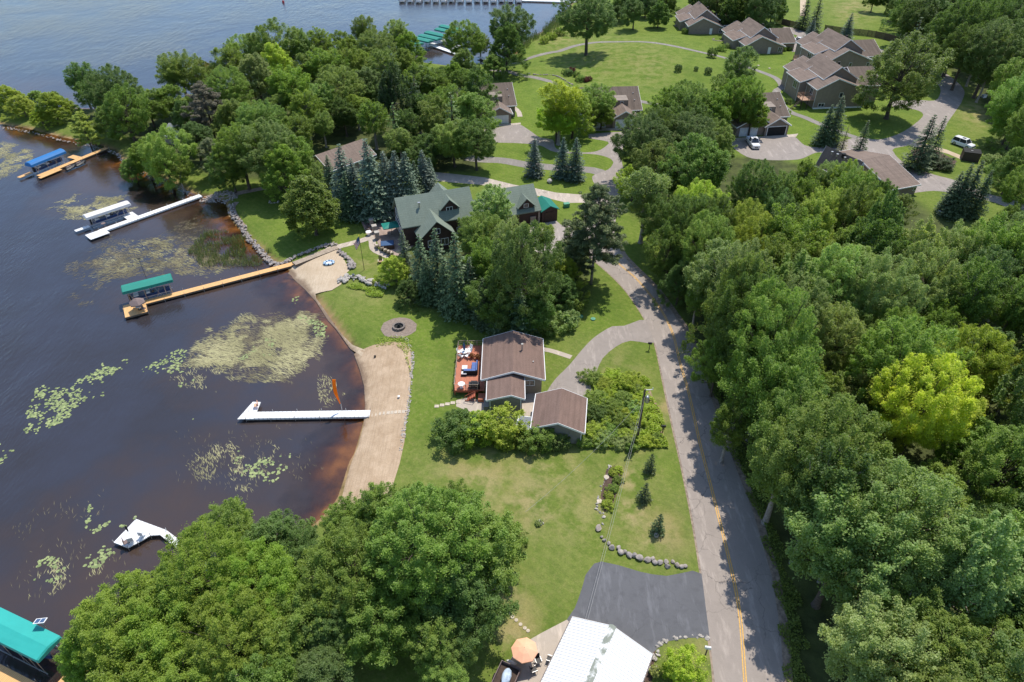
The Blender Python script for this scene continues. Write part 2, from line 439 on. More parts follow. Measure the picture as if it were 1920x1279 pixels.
def axis(lo, hi, step, far, k=1.25):
    a = list(np.arange(lo, hi + step, step)); s = step; x = a[-1]
    while x < far: s *= k; x += s; a.append(x)
    s = step; x = a[0]; b = []
    while x > -far: s *= k; x -= s; b.append(x)
    return np.array(b[::-1] + a)
XS = axis(-235, 235, .9, 2600); YS = axis(18, 345, .9, 2600)
GX, GY = np.meshgrid(XS, YS)
GD = sdist(GX, GY)
GZ = hz(GX, GY, GD)
nx, ny = len(XS), len(YS)
idx = np.arange(nx * ny).reshape(ny, nx)
Fq = np.stack([idx[:-1, :-1], idx[:-1, 1:], idx[1:, 1:], idx[1:, :-1]], -1).reshape(-1, 4)
_s, _c = sin(PITCH), cos(PITCH)
_d = np.maximum(GY * _c + (CAM_H - 1) * _s, 1)
GPX = 960 + FPX * GX / _d; GPY = 639.5 - FPX * (GY * _s - (CAM_H - 1) * _c) / _d
def inpoly(X, Y, P):
    ins = np.zeros(X.shape, bool); n = len(P)
    for i in range(n):
        ax, ay = P[i]; bx, by = P[(i + 1) % n]
        if ay == by: continue
        ins ^= ((ay > Y) != (by > Y)) & (X < (bx - ax) * (Y - ay) / (by - ay) + ax)
    return ins
def soft(mask, k=2):
    f = mask.astype(float)
    for _ in range(k):
        f = (f + np.roll(f, 1, 0) + np.roll(f, -1, 0) + np.roll(f, 1, 1) + np.roll(f, -1, 1)) / 5
    return f
def blobs(L):
    f = np.zeros(GPX.shape)
    for bx, by, r, a in L: f = np.maximum(f, a * np.exp(-(((GPX - bx) / r) ** 2 + ((GPY - by) / (r * .7)) ** 2)))
    return f
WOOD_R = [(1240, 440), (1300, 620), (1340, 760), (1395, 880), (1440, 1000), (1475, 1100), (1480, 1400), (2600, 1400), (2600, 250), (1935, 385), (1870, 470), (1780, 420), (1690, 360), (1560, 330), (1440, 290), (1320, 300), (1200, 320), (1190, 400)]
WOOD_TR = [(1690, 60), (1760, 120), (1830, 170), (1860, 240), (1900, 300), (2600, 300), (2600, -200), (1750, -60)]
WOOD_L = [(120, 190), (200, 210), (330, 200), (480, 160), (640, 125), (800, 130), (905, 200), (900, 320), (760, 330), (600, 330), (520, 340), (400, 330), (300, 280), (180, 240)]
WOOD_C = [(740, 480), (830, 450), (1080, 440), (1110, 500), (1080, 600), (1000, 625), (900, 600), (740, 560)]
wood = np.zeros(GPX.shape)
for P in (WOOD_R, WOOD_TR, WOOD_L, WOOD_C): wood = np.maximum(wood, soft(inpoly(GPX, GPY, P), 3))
dry = blobs([(900, 900, 90, .7), (1000, 940, 90, .75), (930, 1130, 70, .8), (1020, 880, 80, .6), (1180, 960, 50, .9), (1185, 900, 40, .9), (1235, 1000, 60, .8),
             (960, 1180, 60, .8), (1200, 800, 60, .7), (1150, 700, 50, .45), (1250, 760, 25, .9), (1080, 960, 100, .4), (1600, 15, 40, .6), (1845, 210, 40, .8),
             (600, 140, 30, .5), (700, 545, 50, .25), (1120, 110, 90, .3), (1300, 1235, 50, .6), (690, 490, 25, .5), (1050, 70, 40, .5), (1210, 130, 60, .35)])
lush = np.clip(blobs([(1100, 190, 400, 1.0), (1500, 200, 300, 1.0), (790, 620, 110, .9), (800, 760, 60, .7), (560, 420, 120, .8), (1130, 600, 60, .9), (1600, 60, 150, .3), (1400, 90, 200, .7), (1240, 870, 60, .6), (1210, 640, 50, .5)]), 0, 1)
bedm = np.clip((-GD + .9) / .8, 0, 1)
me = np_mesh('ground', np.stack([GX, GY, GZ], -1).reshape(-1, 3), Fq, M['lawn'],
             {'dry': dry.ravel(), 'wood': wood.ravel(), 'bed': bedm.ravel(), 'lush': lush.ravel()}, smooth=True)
ground = bpy.data.objects.new('ground', me); col.objects.link(ground); tag(ground, kind='structure')

_hz_exact = hz
def hz(X, Y, d=None):
    X = np.asarray(X, float); Y = np.asarray(Y, float)
    i = np.clip(np.searchsorted(XS, X) - 1, 0, nx - 2); j = np.clip(np.searchsorted(YS, Y) - 1, 0, ny - 2)
    tx = (X - XS[i]) / (XS[i + 1] - XS[i]); ty = (Y - YS[j]) / (YS[j + 1] - YS[j])
    return (GZ[j, i] * (1 - tx) + GZ[j, i + 1] * tx) * (1 - ty) + (GZ[j + 1, i] * (1 - tx) + GZ[j + 1, i + 1] * tx) * ty
# ------------------------------------------------------------------ water
def watermat():
    m = bpy.data.materials.new('lake_water'); m.use_nodes = True; n = m.node_tree
    n.nodes.remove(n.nodes['Principled BSDF']); out = n.nodes['Material Output']
    at = n.nodes.new('ShaderNodeAttribute'); at.attribute_name = 'depth'
    ge = n.nodes.new('ShaderNodeNewGeometry').outputs['Position']
    ao_ = n.nodes.new('ShaderNodeAttribute'); ao_.attribute_name = 'offshore'
    mp = N(n, 'ShaderNodeMapping'); n.links.new(ge, mp.inputs[0]); mp.inputs['Rotation'].default_value = (0, 0, .62); mp.inputs['Scale'].default_value = (1, .38, 1)
    w1 = noise(n, .55, 5, .62, mp.outputs[0]); w2 = noise(n, 2.2, 3, .6, mp.outputs[0]); w3 = noise(n, .12, 3, .5)
    hgt = math_(n, 'ADD', math_(n, 'MULTIPLY', w1, 1.0), math_(n, 'MULTIPLY', w2, .35))
    wnd = noise(n, .035, 3, .6); hgt = math_(n, 'MULTIPLY', hgt, math_(n, 'MULTIPLY', mapr(n, wnd, .35, .65, .45, 1.25), mapr(n, ao_.outputs['Fac'], .3, 1, .3, 1)))
    bp = N(n, 'ShaderNodeBump', Strength=1.0, Distance=.19); n.links.new(hgt, bp.inputs['Height'])
    dj = math_(n, 'ADD', at.outputs['Fac'], mapr(n, noise(n, .22, 3, .6), .3, .7, -.35, .35))
    t = mapr(n, dj, .0, 1.35)
    tr = n.nodes.new('ShaderNodeBsdfTransparent')
    n.links.new(mixc(n, mapr(n, dj, 0, .7), (.74, .60, .42), (.40, .25, .13)), tr.inputs['Color'])
    df = n.nodes.new('ShaderNodeBsdfDiffuse')
    ao = n.nodes.new('ShaderNodeAttribute'); ao.attribute_name = 'offshore'
    of = math_(n, 'ADD', ao.outputs['Fac'], mapr(n, noise(n, .06, 4, .6), .3, .7, -.3, .3))
    n.links.new(mixc(n, mapr(n, of, 0, .5), (.062, .040, .029), mixc(n, mapr(n, w3, .35, .65), (.032, .027, .027), (.036, .034, .042))), df.inputs['Color'])
    body = n.nodes.new('ShaderNodeMixShader'); n.links.new(t, body.inputs[0]); n.links.new(tr.outputs[0], body.inputs[1]); n.links.new(df.outputs[0], body.inputs[2])
    gl = n.nodes.new('ShaderNodeBsdfGlossy'); gl.inputs['Color'].default_value = (.86, .94, 1, 1); gl.inputs['Roughness'].default_value = .12; n.links.new(bp.outputs[0], gl.inputs['Normal'])
    fr = N(n, 'ShaderNodeFresnel', IOR=1.62); n.links.new(bp.outputs[0], fr.inputs['Normal'])
    mx = n.nodes.new('ShaderNodeMixShader'); n.links.new(fr.outputs[0], mx.inputs[0]); n.links.new(body.outputs[0], mx.inputs[1]); n.links.new(gl.outputs[0], mx.inputs[2])
    n.links.new(mx.outputs[0], out.inputs['Surface'])
    return m
M['water'] = watermat()
keep = (GD.ravel()[Fq].min(1) < 1.5)
Fw = Fq[keep]; used, inv = np.unique(Fw.ravel(), return_inverse=True)
Vw = np.stack([GX.ravel()[used], GY.ravel()[used], np.zeros(len(used))], -1)
me = np_mesh('lake_water', Vw, inv.reshape(-1, 4), M['water'], {'depth': np.maximum(-GZ.ravel()[used], 0), 'offshore': np.clip(-GD.ravel()[used] / 48, 0, 1)}, smooth=True)
lake = bpy.data.objects.new('water', me); col.objects.link(lake); tag(lake, kind='structure')

def hzmax(X, Y):
    return np.maximum.reduce([hz(X + a, Y + b) for a in (-.35, .35) for b in (-.35, .35)])
# ------------------------------------------------------------------ draped sheets
def sheet(name, pts, mat, off=.012, step=2.0, kind='structure', label=None, cat=None, flatz=None, world=False, jitter=0, group=None, smooth=False):
    P = pts if world else GL(pts)
    if smooth:
        q = [Vector(p) for p in P]; n_ = len(q); out = []
        for i in range(n_):
            p0, p1, p2, p3 = q[i - 1], q[i], q[(i + 1) % n_], q[(i + 2) % n_]; k = max(1, int((p2 - p1).length / 1.2))
            for j in range(k):
                t = j / k; out.append(.5 * ((2 * p1) + (p2 - p0) * t + (2 * p0 - 5 * p1 + 4 * p2 - p3) * t * t + (3 * p1 - p0 - 3 * p2 + p3) * t ** 3))
        P = out
    # densify boundary
    B = []
    for i in range(len(P)):
        a = Vector(P[i]); b = Vector(P[(i + 1) % len(P)]); k = max(1, int((b - a).length / step))
        for j in range(k):
            q = a.lerp(b, j / k)
            if jitter: q += Vector((random.uniform(-1, 1), random.uniform(-1, 1))) * jitter
            B.append(q)
    xs = [p[0] for p in B]; ys = [p[1] for p in B]
    gx, gy = np.meshgrid(np.arange(min(xs), max(xs), step * 1.4), np.arange(min(ys), max(ys), step * 1.4))
    ins = inpoly(gx, gy, [(p[0], p[1]) for p in B])
    inner = []
    for x, y in zip(gx[ins], gy[ins]): inner.append(Vector((float(x) + random.uniform(-.1, .1), float(y) + random.uniform(-.1, .1))))
    V, _, F, _, _, _ = delaunay_2d_cdt(B + inner, [], [list(range(len(B)))], 1, 1e-5)
    X = np.array([v[0] for v in V]); Y = np.array([v[1] for v in V])
    Z = (np.maximum(hz(X, Y), hzmax(X, Y)) if flatz is None else np.full(len(X), flatz)) + off
    me = bpy.data.meshes.new(name); me.from_pydata([(float(a), float(b), float(c)) for a, b, c in zip(X, Y, Z)], [], [tuple(f) for f in F])
    me.materials.append(mat); me.polygons.foreach_set('use_smooth', [True] * len(F)); me.update()
    for p in me.polygons:
        if p.normal.z < 0: p.flip()
    o = bpy.data.objects.new(name, me); col.objects.link(o)
    return tag(o, label, cat, group, kind)
def smooth_line(P, step=1.0):
    P = [Vector(p) for p in P]; out = []
    for i in range(len(P) - 1):
        p0 = P[max(i - 1, 0)]; p1 = P[i]; p2 = P[i + 1]; p3 = P[min(i + 2, len(P) - 1)]
        k = max(2, int((p2 - p1).length / step))
        for j in range(k):
            t = j / k
            out.append(.5 * ((2 * p1) + (p2 - p0) * t + (2 * p0 - 5 * p1 + 4 * p2 - p3) * t * t + (3 * p1 - p0 - 3 * p2 + p3) * t ** 3))
    out.append(P[-1]); return out
def ribbon_mesh(mb, P, width, off, mi=0, shift=0.0):
    n = len(P); L = []; R = []
    for i in range(n):
        d = (P[min(i + 1, n - 1)] - P[max(i - 1, 0)]).normalized(); nn = Vector((-d.y, d.x))
        L.append(P[i] + nn * (shift + width / 2)); R.append(P[i] + nn * (shift - width / 2))
    A = L + R; Z = hz(np.array([p.x for p in A]), np.array([p.y for p in A])) + off
    mb.add([(p.x, p.y, float(z)) for p, z in zip(A, Z)], [(i + 1, i, n + i, n + i + 1) for i in range(n - 1)], mi)
def ribbon(name, pts, width, mat, off=.02, kind='structure', step=1.2, shift=0.0):
    mb = MB(); ribbon_mesh(mb, smooth_line(GL(pts), step), width, off, 0, shift)
    o = mb.build(name, mat, smooth=True); return tag(o, kind=kind)

ROAD_L = [(1342, 1420), (1340, 1279), (1331, 1200), (1316, 1080), (1300, 980), (1280, 880), (1262, 800), (1245, 720), (1230, 650), (1213, 605), (1185, 560), (1160, 530), (1130, 502), (1105, 482), (1092, 450), (1095, 405), (1110, 372), (1126, 348)]
ROAD_R = [(1480, 1420), (1470, 1279), (1463, 1180), (1447, 1080), (1412, 960), (1377, 870), (1347, 790), (1320, 700), (1297, 640), (1264, 590), (1227, 540), (1187, 500), (1165, 475), (1152, 440), (1155, 405), (1163, 365), (1170, 340)]
sheet('road', ROAD_L + ROAD_R[::-1], M['road'], .016, 2.0)
# gravelly worn shoulder under the road edge
mb = MB()
cl = smooth_line(GL([(1404, 1400), (1397, 1279), (1388, 1160), (1375, 1085), (1355, 1000), (1335, 920), (1312, 830), (1292, 740), (1275, 680), (1261, 625), (1240, 582), (1215, 548), (1190, 520), (1165, 499), (1140, 478)]), .8)
ribbon_mesh(mb, cl, .11, .026, 0, .11); ribbon_mesh(mb, cl, .11, .026, 0, -.11)
tag(mb.build('road_markings', M['yellow']), kind='structure')
mb = MB()
ribbon_mesh(mb, smooth_line(GL(ROAD_L[:-4]), 1.0), .45, .004); ribbon_mesh(mb, smooth_line(GL(ROAD_R[:-3]), 1.0), 1.6, .004)
tag(mb.build('road_shoulder', flat('gravel_shoulder', (.27, .21, .16), .95, .4, 2.5)), kind='structure')
sheet('cabin_driveway', [(1212, 600), (1170, 611), (1148, 612), (1115, 632), (1092, 655), (1068, 684), (1042, 710), (1028, 730), (1020, 745), (1060, 770), (1104, 750), (1108, 725), (1118, 698), (1130, 672), (1155, 650), (1182, 639), (1228, 642)], M['drive'], .008, smooth=True)
sheet('sealed_driveway', [(1107, 1066), (1114, 1057), (1128, 1053), (1160, 1060), (1200, 1072), (1250, 1080), (1318, 1077), (1333, 1196), (1290, 1196), (1250, 1203), (1226, 1222), (1180, 1240), (1060, 1185), (1064, 1160), (1078, 1140), (1092, 1100), (1098, 1078)], M['black'], .010, smooth=True)
P1 = c3([(1140, 278), (1225, 298), (1335, 345), (1400, 372), (1500, 432), (1568, 500), (1560, 560), (1528, 612), (1480, 680), (1440, 740), (1310, 800), (1180, 828), (1178, 850), (1200, 880), (1260, 925), (1340, 955), (1440, 985), (1535, 1010), (1700, 1080), (1900, 1130), (1904, 1200), (1740, 1130), (1500, 1078), (1400, 1065), (1300, 1075), (1230, 1080), (1180, 1000), (1120, 900), (1000, 900), (900, 880), (760, 850), (640, 890), (430, 890), (330, 860), (270, 790), (440, 765), (600, 752), (680, 810), (760, 822), (850, 800), (930, 775), (990, 765), (1060, 778), (1120, 775), (1210, 745), (1290, 695), (1342, 640), (1290, 610), (1180, 600), (1180, 565), (1310, 558), (1400, 562), (1432, 535), (1436, 490), (1400, 450), (1330, 400), (1250, 340), (1140, 310)])
sheet('residents_road', P1, M['drive'], .012, 2.5, smooth=True)
sheet('back_road', c3([(560, 150), (640, 158), (700, 185), (760, 205), (900, 225), (1150, 285), (1150, 305), (900, 245), (740, 235), (690, 290), (610, 290), (600, 240), (640, 200), (560, 175)]), M['drive'], .012, 3)
sheet('west_driveway', c2([(800, 720), (850, 715), (960, 695), (1000, 697), (1060, 735), (1110, 768), (1180, 780), (1200, 830), (1300, 850), (1420, 845), (1480, 812), (1485, 790), (1380, 770), (1380, 750), (1600, 735), (1605, 760), (1570, 830), (1565, 900), (1580, 980), (1560, 1060), (1500, 1095), (1440, 1060), (1400, 985), (1490, 945), (1518, 905), (1505, 888), (1420, 862), (1200, 850), (1110, 812), (1000, 800), (850, 795), (800, 790)]), M['drive'], .014, 2.5, smooth=True)
ribbon('lane', c2([(700, 880), (780, 890), (900, 896), (1040, 920), (1200, 936), (1400, 950), (1450, 968)]), 3.2, M['path'], .010)
sheet('lodge_driveway', c2([(500, 958), (640, 972), (800, 990), (960, 1030), (1080, 1050), (1200, 1075), (1330, 1085), (1440, 1095), (1440, 1130), (1260, 1132), (1150, 1105), (1000, 1070), (770, 1030), (640, 1020), (500, 1005)]), M['concrete'], .006, 2.5)
sheet('lodge_parking', c6([(1290, 520), (1380, 480), (1480, 440), (1620, 380), (1690, 440), (1760, 440), (1830, 520), (1810, 620), (1680, 705), (1490, 690), (1310, 650), (1250, 600)]), asphalt('parking_asphalt', (.32, .28, .25), .4, .3), .006)
ribbon('golf_path', c2([(830, 390), (930, 405), (1000, 425), (1080, 437), (1160, 455), (1240, 480), (1330, 505), (1480, 540), (1660, 565), (1760, 585)]), 2.0, M['path'], .03)
ribbon('golf_path', c2([(960, 358), (990, 347), (1080, 315), (1160, 295), (1215, 287), (1280, 265), (1350, 250), (1450, 243), (1600, 258), (1750, 275), (1904, 295)]) + c3([(130, 320), (230, 345), (330, 385), (400, 405), (470, 425), (520, 445), (548, 472), (552, 492), (520, 515), (540, 570), (600, 625), (680, 655), (760, 690), (900, 745), (980, 772)]), 2.0, M['path'], .03)
ribbon('lodge_walk', [(612, 468), (632, 463), (664, 455), (690, 447), (697, 440)], 1.5, M['concrete'], .02)
ribbon('lodge_walk', [(732, 483), (712, 474), (700, 466), (697, 447), (688, 425), (678, 405), (672, 390)], 1.3, M['concrete'], .024)
ribbon('cabin_walk', [(1010, 654), (1030, 657), (1050, 663), (1071, 670)], .9, M['concrete'], .02)
ribbon('shore_path', [(360, 366), (395, 362), (430, 362), (470, 357), (500, 352)], 1.6, M['paver'], .02)
ribbon('shore_path', c5([(205, 215), (165, 250), (170, 300), (220, 380), (270, 440)]), 1.2, M['paver'], .02)
# beaches
sheet('beach_sand', c5([(620, 850), (700, 780), (735, 745), (850, 700), (1070, 622), (1130, 680), (1180, 780), (1240, 810), (1150, 890), (1135, 960), (1050, 1005), (900, 1015), (905, 1050), (965, 1130), (1060, 1270)]) + [(642, 622), (660, 640), (684, 652), (677, 662), (655, 645), (628, 608)] + c5([(1010, 1240), (900, 1070), (800, 960), (700, 870), (640, 860)]), M['sand_pale'], .03, .8)
sheet('beach_sand', [(662, 655), (700, 645), (730, 640), (758, 642), (771, 655), (772, 690), (768, 740), (763, 775), (758, 830), (749, 870), (738, 905), (730, 960), (620, 965), (640, 925), (646, 897), (655, 865), (669, 830), (680, 790), (683, 750), (681, 715), (673, 685)], M['sand'], .03, .8)
sheet('bare_ground', [(1205, 745), (1220, 730), (1236, 765), (1246, 820), (1232, 826), (1212, 800)], M['dirt'], .006, 1.5, jitter=.2)
sheet('concrete_yard', [(975, 742), (1003, 735), (1000, 800), (960, 800), (890, 775), (855, 762), (857, 750), (880, 745), (930, 760), (975, 770)], M['concrete'], .012, 1.5)
sheet('lower_patio', [(940, 1279), (955, 1240), (975, 1210), (1015, 1187), (1063, 1162), (1080, 1180), (1040, 1290), (930, 1300)], M['concrete'], .014, 1.5)
sheet('garden_bed', [(1137, 880), (1152, 873), (1166, 876), (1158, 920), (1146, 955), (1132, 960), (1126, 930)], M['mulch'], .006, 1.0)
sheet('garden_bed', [(1215, 1218), (1232, 1200), (1222, 1279), (1205, 1279)], M['mulch'], .006, 1.0)
sheet('mulch_ring', c3([(1270, 840), (1330, 830), (1440, 850), (1530, 900), (1500, 940), (1390, 950), (1310, 910)]), M['mulch'], .008, 1.5)
sheet('golf_sand', c3([(655, 0), (690, 0), (680, 90), (655, 90)]), M['sand_pale'], .02, 3)

# ------------------------------------------------------------------ trees: prototypes
def unit(a): return a / np.maximum(np.linalg.norm(a, axis=-1, keepdims=True), 1e-9)
def leaf_quads(C, Nrm, size, rng, aspect=.62):
    n = len(C)
    r = unit(rng.normal(size=(n, 3))); t = unit(np.cross(Nrm, r)); b = np.cross(Nrm, t)
    s = size * rng.uniform(.65, 1.35, (n, 1))
    fold = Nrm * s * .18
    V = np.stack([C + t * s, C + b * s * aspect - fold, C - t * s, C - b * s * aspect - fold], 1).reshape(-1, 3)
    return V, np.arange(n * 4).reshape(-1, 4)
def fib(n, rng):
    i = np.arange(n) + .5
    z = 1 - 2 * i / n; ph = pi * (1 + 5 ** .5) * i + rng.uniform(0, 6)
    r = np.sqrt(1 - z * z); return np.stack([r * np.cos(ph), r * np.sin(ph), z], -1)
def make_broad(name, seed, R, H, zc, rv, nclump, nleaf, size, bark, shape='round', lumps=.22, cl=(.16, .30), inner=.25, axis=(.75, .55, .35, 1.0), nb=34):
    rng = np.random.default_rng(seed)
    D = fib(int(nclump * 1.15), rng) + rng.normal(0, .12, (int(nclump * 1.15), 3)); D = unit(D)
    D = D[D[:, 2] > -.8]
    n = len(D)
    lobes = unit(rng.normal(size=(9, 3)) * [1, 1, .7]); la = rng.uniform(-lumps, lumps * 1.3, 9)
    env = 1 + sum(a * np.exp(3.2 * (D @ l - 1)) for a, l in zip(la, lobes))
    rad = np.where(rng.random(n) < inner, rng.uniform(.35, .7, n), rng.uniform(.78, 1.0, n)) * env
    P = D * rad[:, None]
    if shape == 'egg':
        k = 1 - .45 * np.clip(P[:, 2], -1, 1) ** 1 * .8; P[:, :2] *= k[:, None]
    if shape == 'vase': P[:, :2] *= (1 + .25 * P[:, 2])[:, None]
    P = P * [R, R, rv] + [0, 0, zc]
    rc = rng.uniform(cl[0], cl[1], n) * R
    w = rc ** 2; w = w / w.sum()
    ci = rng.choice(n, nleaf, p=w)
    d = unit(rng.normal(size=(nleaf, 3)) + [0, 0, .35]); 
    outw = unit(P - [0, 0, zc - rv * .3])
    d = unit(d + outw[ci] * .45)
    rr = rng.uniform(.35, 1.0, nleaf) ** .6
    twig = 1 + .35 * np.sin(d[:, 0] * 9 + ci) * np.sin(d[:, 1] * 8 + ci * 1.7)
    ax = unit(outw * axis[0] + np.array([0, 0, axis[1]]) + rng.normal(0, axis[2], (n, 3)))
    tt_ = rng.uniform(0, 1, nleaf) ** .8; Lc = (rc * rng.uniform(.8, 1.35, n) * axis[3])[ci]
    ra = rng.normal(size=(nleaf, 3)); ra = ra - ax[ci] * np.sum(ra * ax[ci], 1, keepdims=True)
    C = P[ci] + ax[ci] * ((tt_ - .45) * Lc * 1.9)[:, None] + ra * (rc[ci] * .58 * (1.08 - .75 * tt_ ** 1.5) * twig)[:, None] * [1, 1, .7]
    rr = tt_
    # spray outliers on the fringe
    Nm = unit(d * .45 + np.array([.12, .3, .8]) + rng.normal(0, .42, (nleaf, 3)))
    V, F = leaf_quads(C, Nm, size, rng)
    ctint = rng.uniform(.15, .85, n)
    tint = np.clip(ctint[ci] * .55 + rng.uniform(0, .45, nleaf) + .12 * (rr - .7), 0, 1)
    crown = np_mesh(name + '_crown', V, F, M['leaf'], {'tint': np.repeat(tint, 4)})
    mb = MB(); tr = .028 * H
    base = Vector((0, 0, -.3)); f = Vector((rng.normal(0, .15), rng.normal(0, .15), zc - rv * .55)); top = Vector((rng.normal(0, .3), rng.normal(0, .3), zc + rv * .45))
    mid = base.lerp(f, .5) + Vector((rng.normal(0, .08), rng.normal(0, .08), 0))
    mb.path([base, Vector((0, 0, .5)), mid, f, f.lerp(top, .5), top], [tr * 1.5, tr, tr * .85, tr * .7, tr * .4, tr * .1], 8)
    order = rng.permutation(n)[:min(n, nb)]
    for j in order:
        tgt = Vector(P[j]); z0 = rng.uniform(0, .75); st = f.lerp(top, z0) if tgt.z > f.z else base.lerp(f, .85)
        if (tgt - st).length < .5: continue
        m_ = st.lerp(tgt, .5) + Vector((rng.normal(0, .25), rng.normal(0, .25), -.06 * (tgt - st).length))
        r_ = tr * .38 * (1 - z0 * .5)
        mb.path([st, m_, tgt], [r_, r_ * .6, r_ * .15], 5)
        for _ in range(2):
            e = tgt + Vector(rng.normal(0, rc[j] * .6, 3)); mb.tube(m_.lerp(tgt, .5), e, r_ * .3, r_ * .08, 4)
    trunk = mb.build(name + '_trunk', bark, smooth=True, link=False).data
    return dict(crown=crown, trunk=trunk, R=R, H=H, zc=zc)
def make_spruce(name, seed, R, H, nwh, per, size, bark, droop=.18, gap=0.0, power=.85, base=.06, dens=1.0):
    rng = np.random.default_rng(seed); Cs = []; Ns = []; T = []
    mb = MB(); mb.path([(0, 0, -.3), (0, 0, H * .5), (0, 0, H * .985)], [.018 * H, .011 * H, .002 * H], 7)
    for i in range(nwh):
        t = (i + rng.uniform(-.3, .3)) / nwh; t = min(max(t, 0), .985)
        z = H * (base + (1 - base) * t)
        L0 = R * (1 - t) ** power * (1.0 if t > .1 else .8 + 2 * t) + .08 * R * .5
        nb = max(4, int(per * (1 - t) ** .45)); ph0 = rng.uniform(0, 6)
        for k in range(nb):
            a = ph0 + 2 * pi * k / nb + rng.normal(0, .22); L = L0 * rng.uniform(.72, 1.12)
            if rng.random() < gap: continue
            dirv = np.array([cos(a), sin(a), 0.0]); up = .35 - .55 * (1 - t)
            m = max(6, int(L * 13 * dens)); u = rng.uniform(.12, 1, m) ** .8
            side = np.array([-sin(a), cos(a), 0]); wdt = L * .23 * np.sin(np.clip(u, .05, .97) * pi) ** .7
            off = rng.uniform(-1, 1, m) * wdt
            zz = z + L * u * up - droop * L * u ** 2 + .10 * L * u ** 4 - abs(off) * .35 + rng.normal(0, .03, m)
            P = dirv * (L * u)[:, None] + side * off[:, None]; P[:, 2] = zz
            Cs.append(P); nn = np.array([0, 0, 1.0]) + dirv * .45 + rng.normal(0, .38, (m, 3)); Ns.append(unit(nn))
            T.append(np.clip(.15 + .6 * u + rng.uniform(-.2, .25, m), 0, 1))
            if i % 2 == 0 and k % 2 == 0: mb.tube((0, 0, z), tuple(dirv * L * .8 + [0, 0, z + L * .8 * up - droop * L * .64]), .012 * R + .01, .006, 4)
    C = np.concatenate(Cs); V, F = leaf_quads(C, np.concatenate(Ns), size, rng, .42)
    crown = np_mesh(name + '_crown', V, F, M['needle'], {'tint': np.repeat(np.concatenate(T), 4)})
    return dict(crown=crown, trunk=mb.build(name + '_t', bark, link=False, smooth=True).data, R=R, H=H, zc=H * .4)
def make_pine(name, seed, R, H, nb, size, bark, start=.3):
    rng = np.random.default_rng(seed); Cs = []; Ns = []; T = []
    mb = MB(); mb.path([(0, 0, -.3), (.1, 0, H * .4), (0, .1, H * .97)], [.017 * H, .013 * H, .003 * H], 8)
    for i in range(nb):
        t = start + (1 - start) * (i + rng.random()) / nb; a = i * 2.4 + rng.normal(0, .3)
        L = R * (sin(min(1, (1.02 - t) / (1 - start) * 1.35) * pi / 2)) * rng.uniform(.6, 1.1) + .5
        z = H * t; e = np.array([cos(a) * L, sin(a) * L, L * rng.uniform(.0, .35)]); o = np.array([0, 0, z])
        mb.path([tuple(o), tuple(o + e * .5 - [0, 0, .05 * L]), tuple(o + e)], [.045, .03, .012], 5)
        for k in range(max(4, int(L * 3.3))):
            u = rng.uniform(.35, 1.03); c = o + e * u + rng.normal(0, .16 * L ** .6, 3) * [1, 1, .45]
            r = rng.uniform(.35, .62); m = int(75 * (r / .5) ** 2)
            d = unit(rng.normal(size=(m, 3)) + [0, 0, .4]); P = c + d * (r * rng.uniform(.5, 1, (m, 1))) * [1, 1, .6]
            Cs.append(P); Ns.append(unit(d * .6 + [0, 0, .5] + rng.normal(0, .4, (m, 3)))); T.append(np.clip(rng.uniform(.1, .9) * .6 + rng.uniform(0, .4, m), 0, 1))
    C = np.concatenate(Cs); V, F = leaf_quads(C, np.concatenate(Ns), size, rng, .35)
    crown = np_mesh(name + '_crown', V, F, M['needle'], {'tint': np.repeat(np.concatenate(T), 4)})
    return dict(crown=crown, trunk=mb.build(name + '_t', bark, link=False, smooth=True).data, R=R, H=H, zc=H * .6)
PR = {}
PR['maple_a'] = make_broad('maple', 1, 6.2, 17, 11.2, 5.8, 340, 100000, .115, M['bark'], lumps=.35, cl=(.07, .17))
PR['maple_b'] = make_broad('maple', 2, 6.2, 16, 10.4, 5.6, 280, 95000, .12, M['bark'], lumps=.4, cl=(.08, .19))
PR['oak_a'] = make_broad('oak', 3, 5.0, 13.5, 7.9, 6.0, 230, 62000, .125, M['bark'], lumps=.38, cl=(.09, .21))
PR['oak_b'] = make_broad('oak', 4, 5.0, 14.5, 8.4, 6.3, 200, 60000, .125, M['bark'], lumps=.45, cl=(.10, .22))
PR['oak_c'] = make_broad('oak', 5, 5.0, 13.5, 7.6, 6.2, 250, 62000, .12, M['bark'], 'egg', .35, (.08, .19))
PR['aspen_a'] = make_broad('aspen', 6, 3.6, 16, 10.2, 5.8, 120, 30000, .12, M['palebark'], 'egg', .35, (.13, .24), .4)
PR['aspen_b'] = make_broad('aspen', 8, 3.8, 15, 9.6, 5.4, 90, 26000, .13, M['palebark'], 'round', .5, (.13, .27), .4)
PR['plume'] = make_broad('poplar', 15, 3.6, 15, 9.0, 6.0, 170, 42000, .12, M['palebark'], 'egg', .3, (.09, .17), .3, axis=(.15, 1.3, .12, 2.3))
PR['elm'] = make_broad('elm', 16, 5.2, 15, 9.2, 5.4, 150, 52000, .13, M['bark'], 'vase', .5, (.10, .24), .35, axis=(1.0, .25, .4, 1.5))
PR['airy'] = make_broad('airy', 17, 4.8, 15, 9.0, 5.6, 170, 36000, .12, M['palebark'], 'round', .5, (.09, .2), .45, axis=(.8, .3, .5, 1.3))
PR['snag'] = make_broad('snag', 18, 3.6, 14, 9.0, 5.0, 110, 2600, .10, M['palebark'], 'round', .5, (.1, .2), .4, nb=110)
PR['dense'] = make_broad('linden', 9, 4.2, 10, 5.3, 4.7, 150, 36000, .15, M['bark'], 'egg', .12, (.13, .22), .1)
PR['young'] = make_broad('young', 10, 2.6, 8, 5.0, 3.0, 70, 12000, .12, M['bark'], 'vase', .4, (.16, .3), .3)
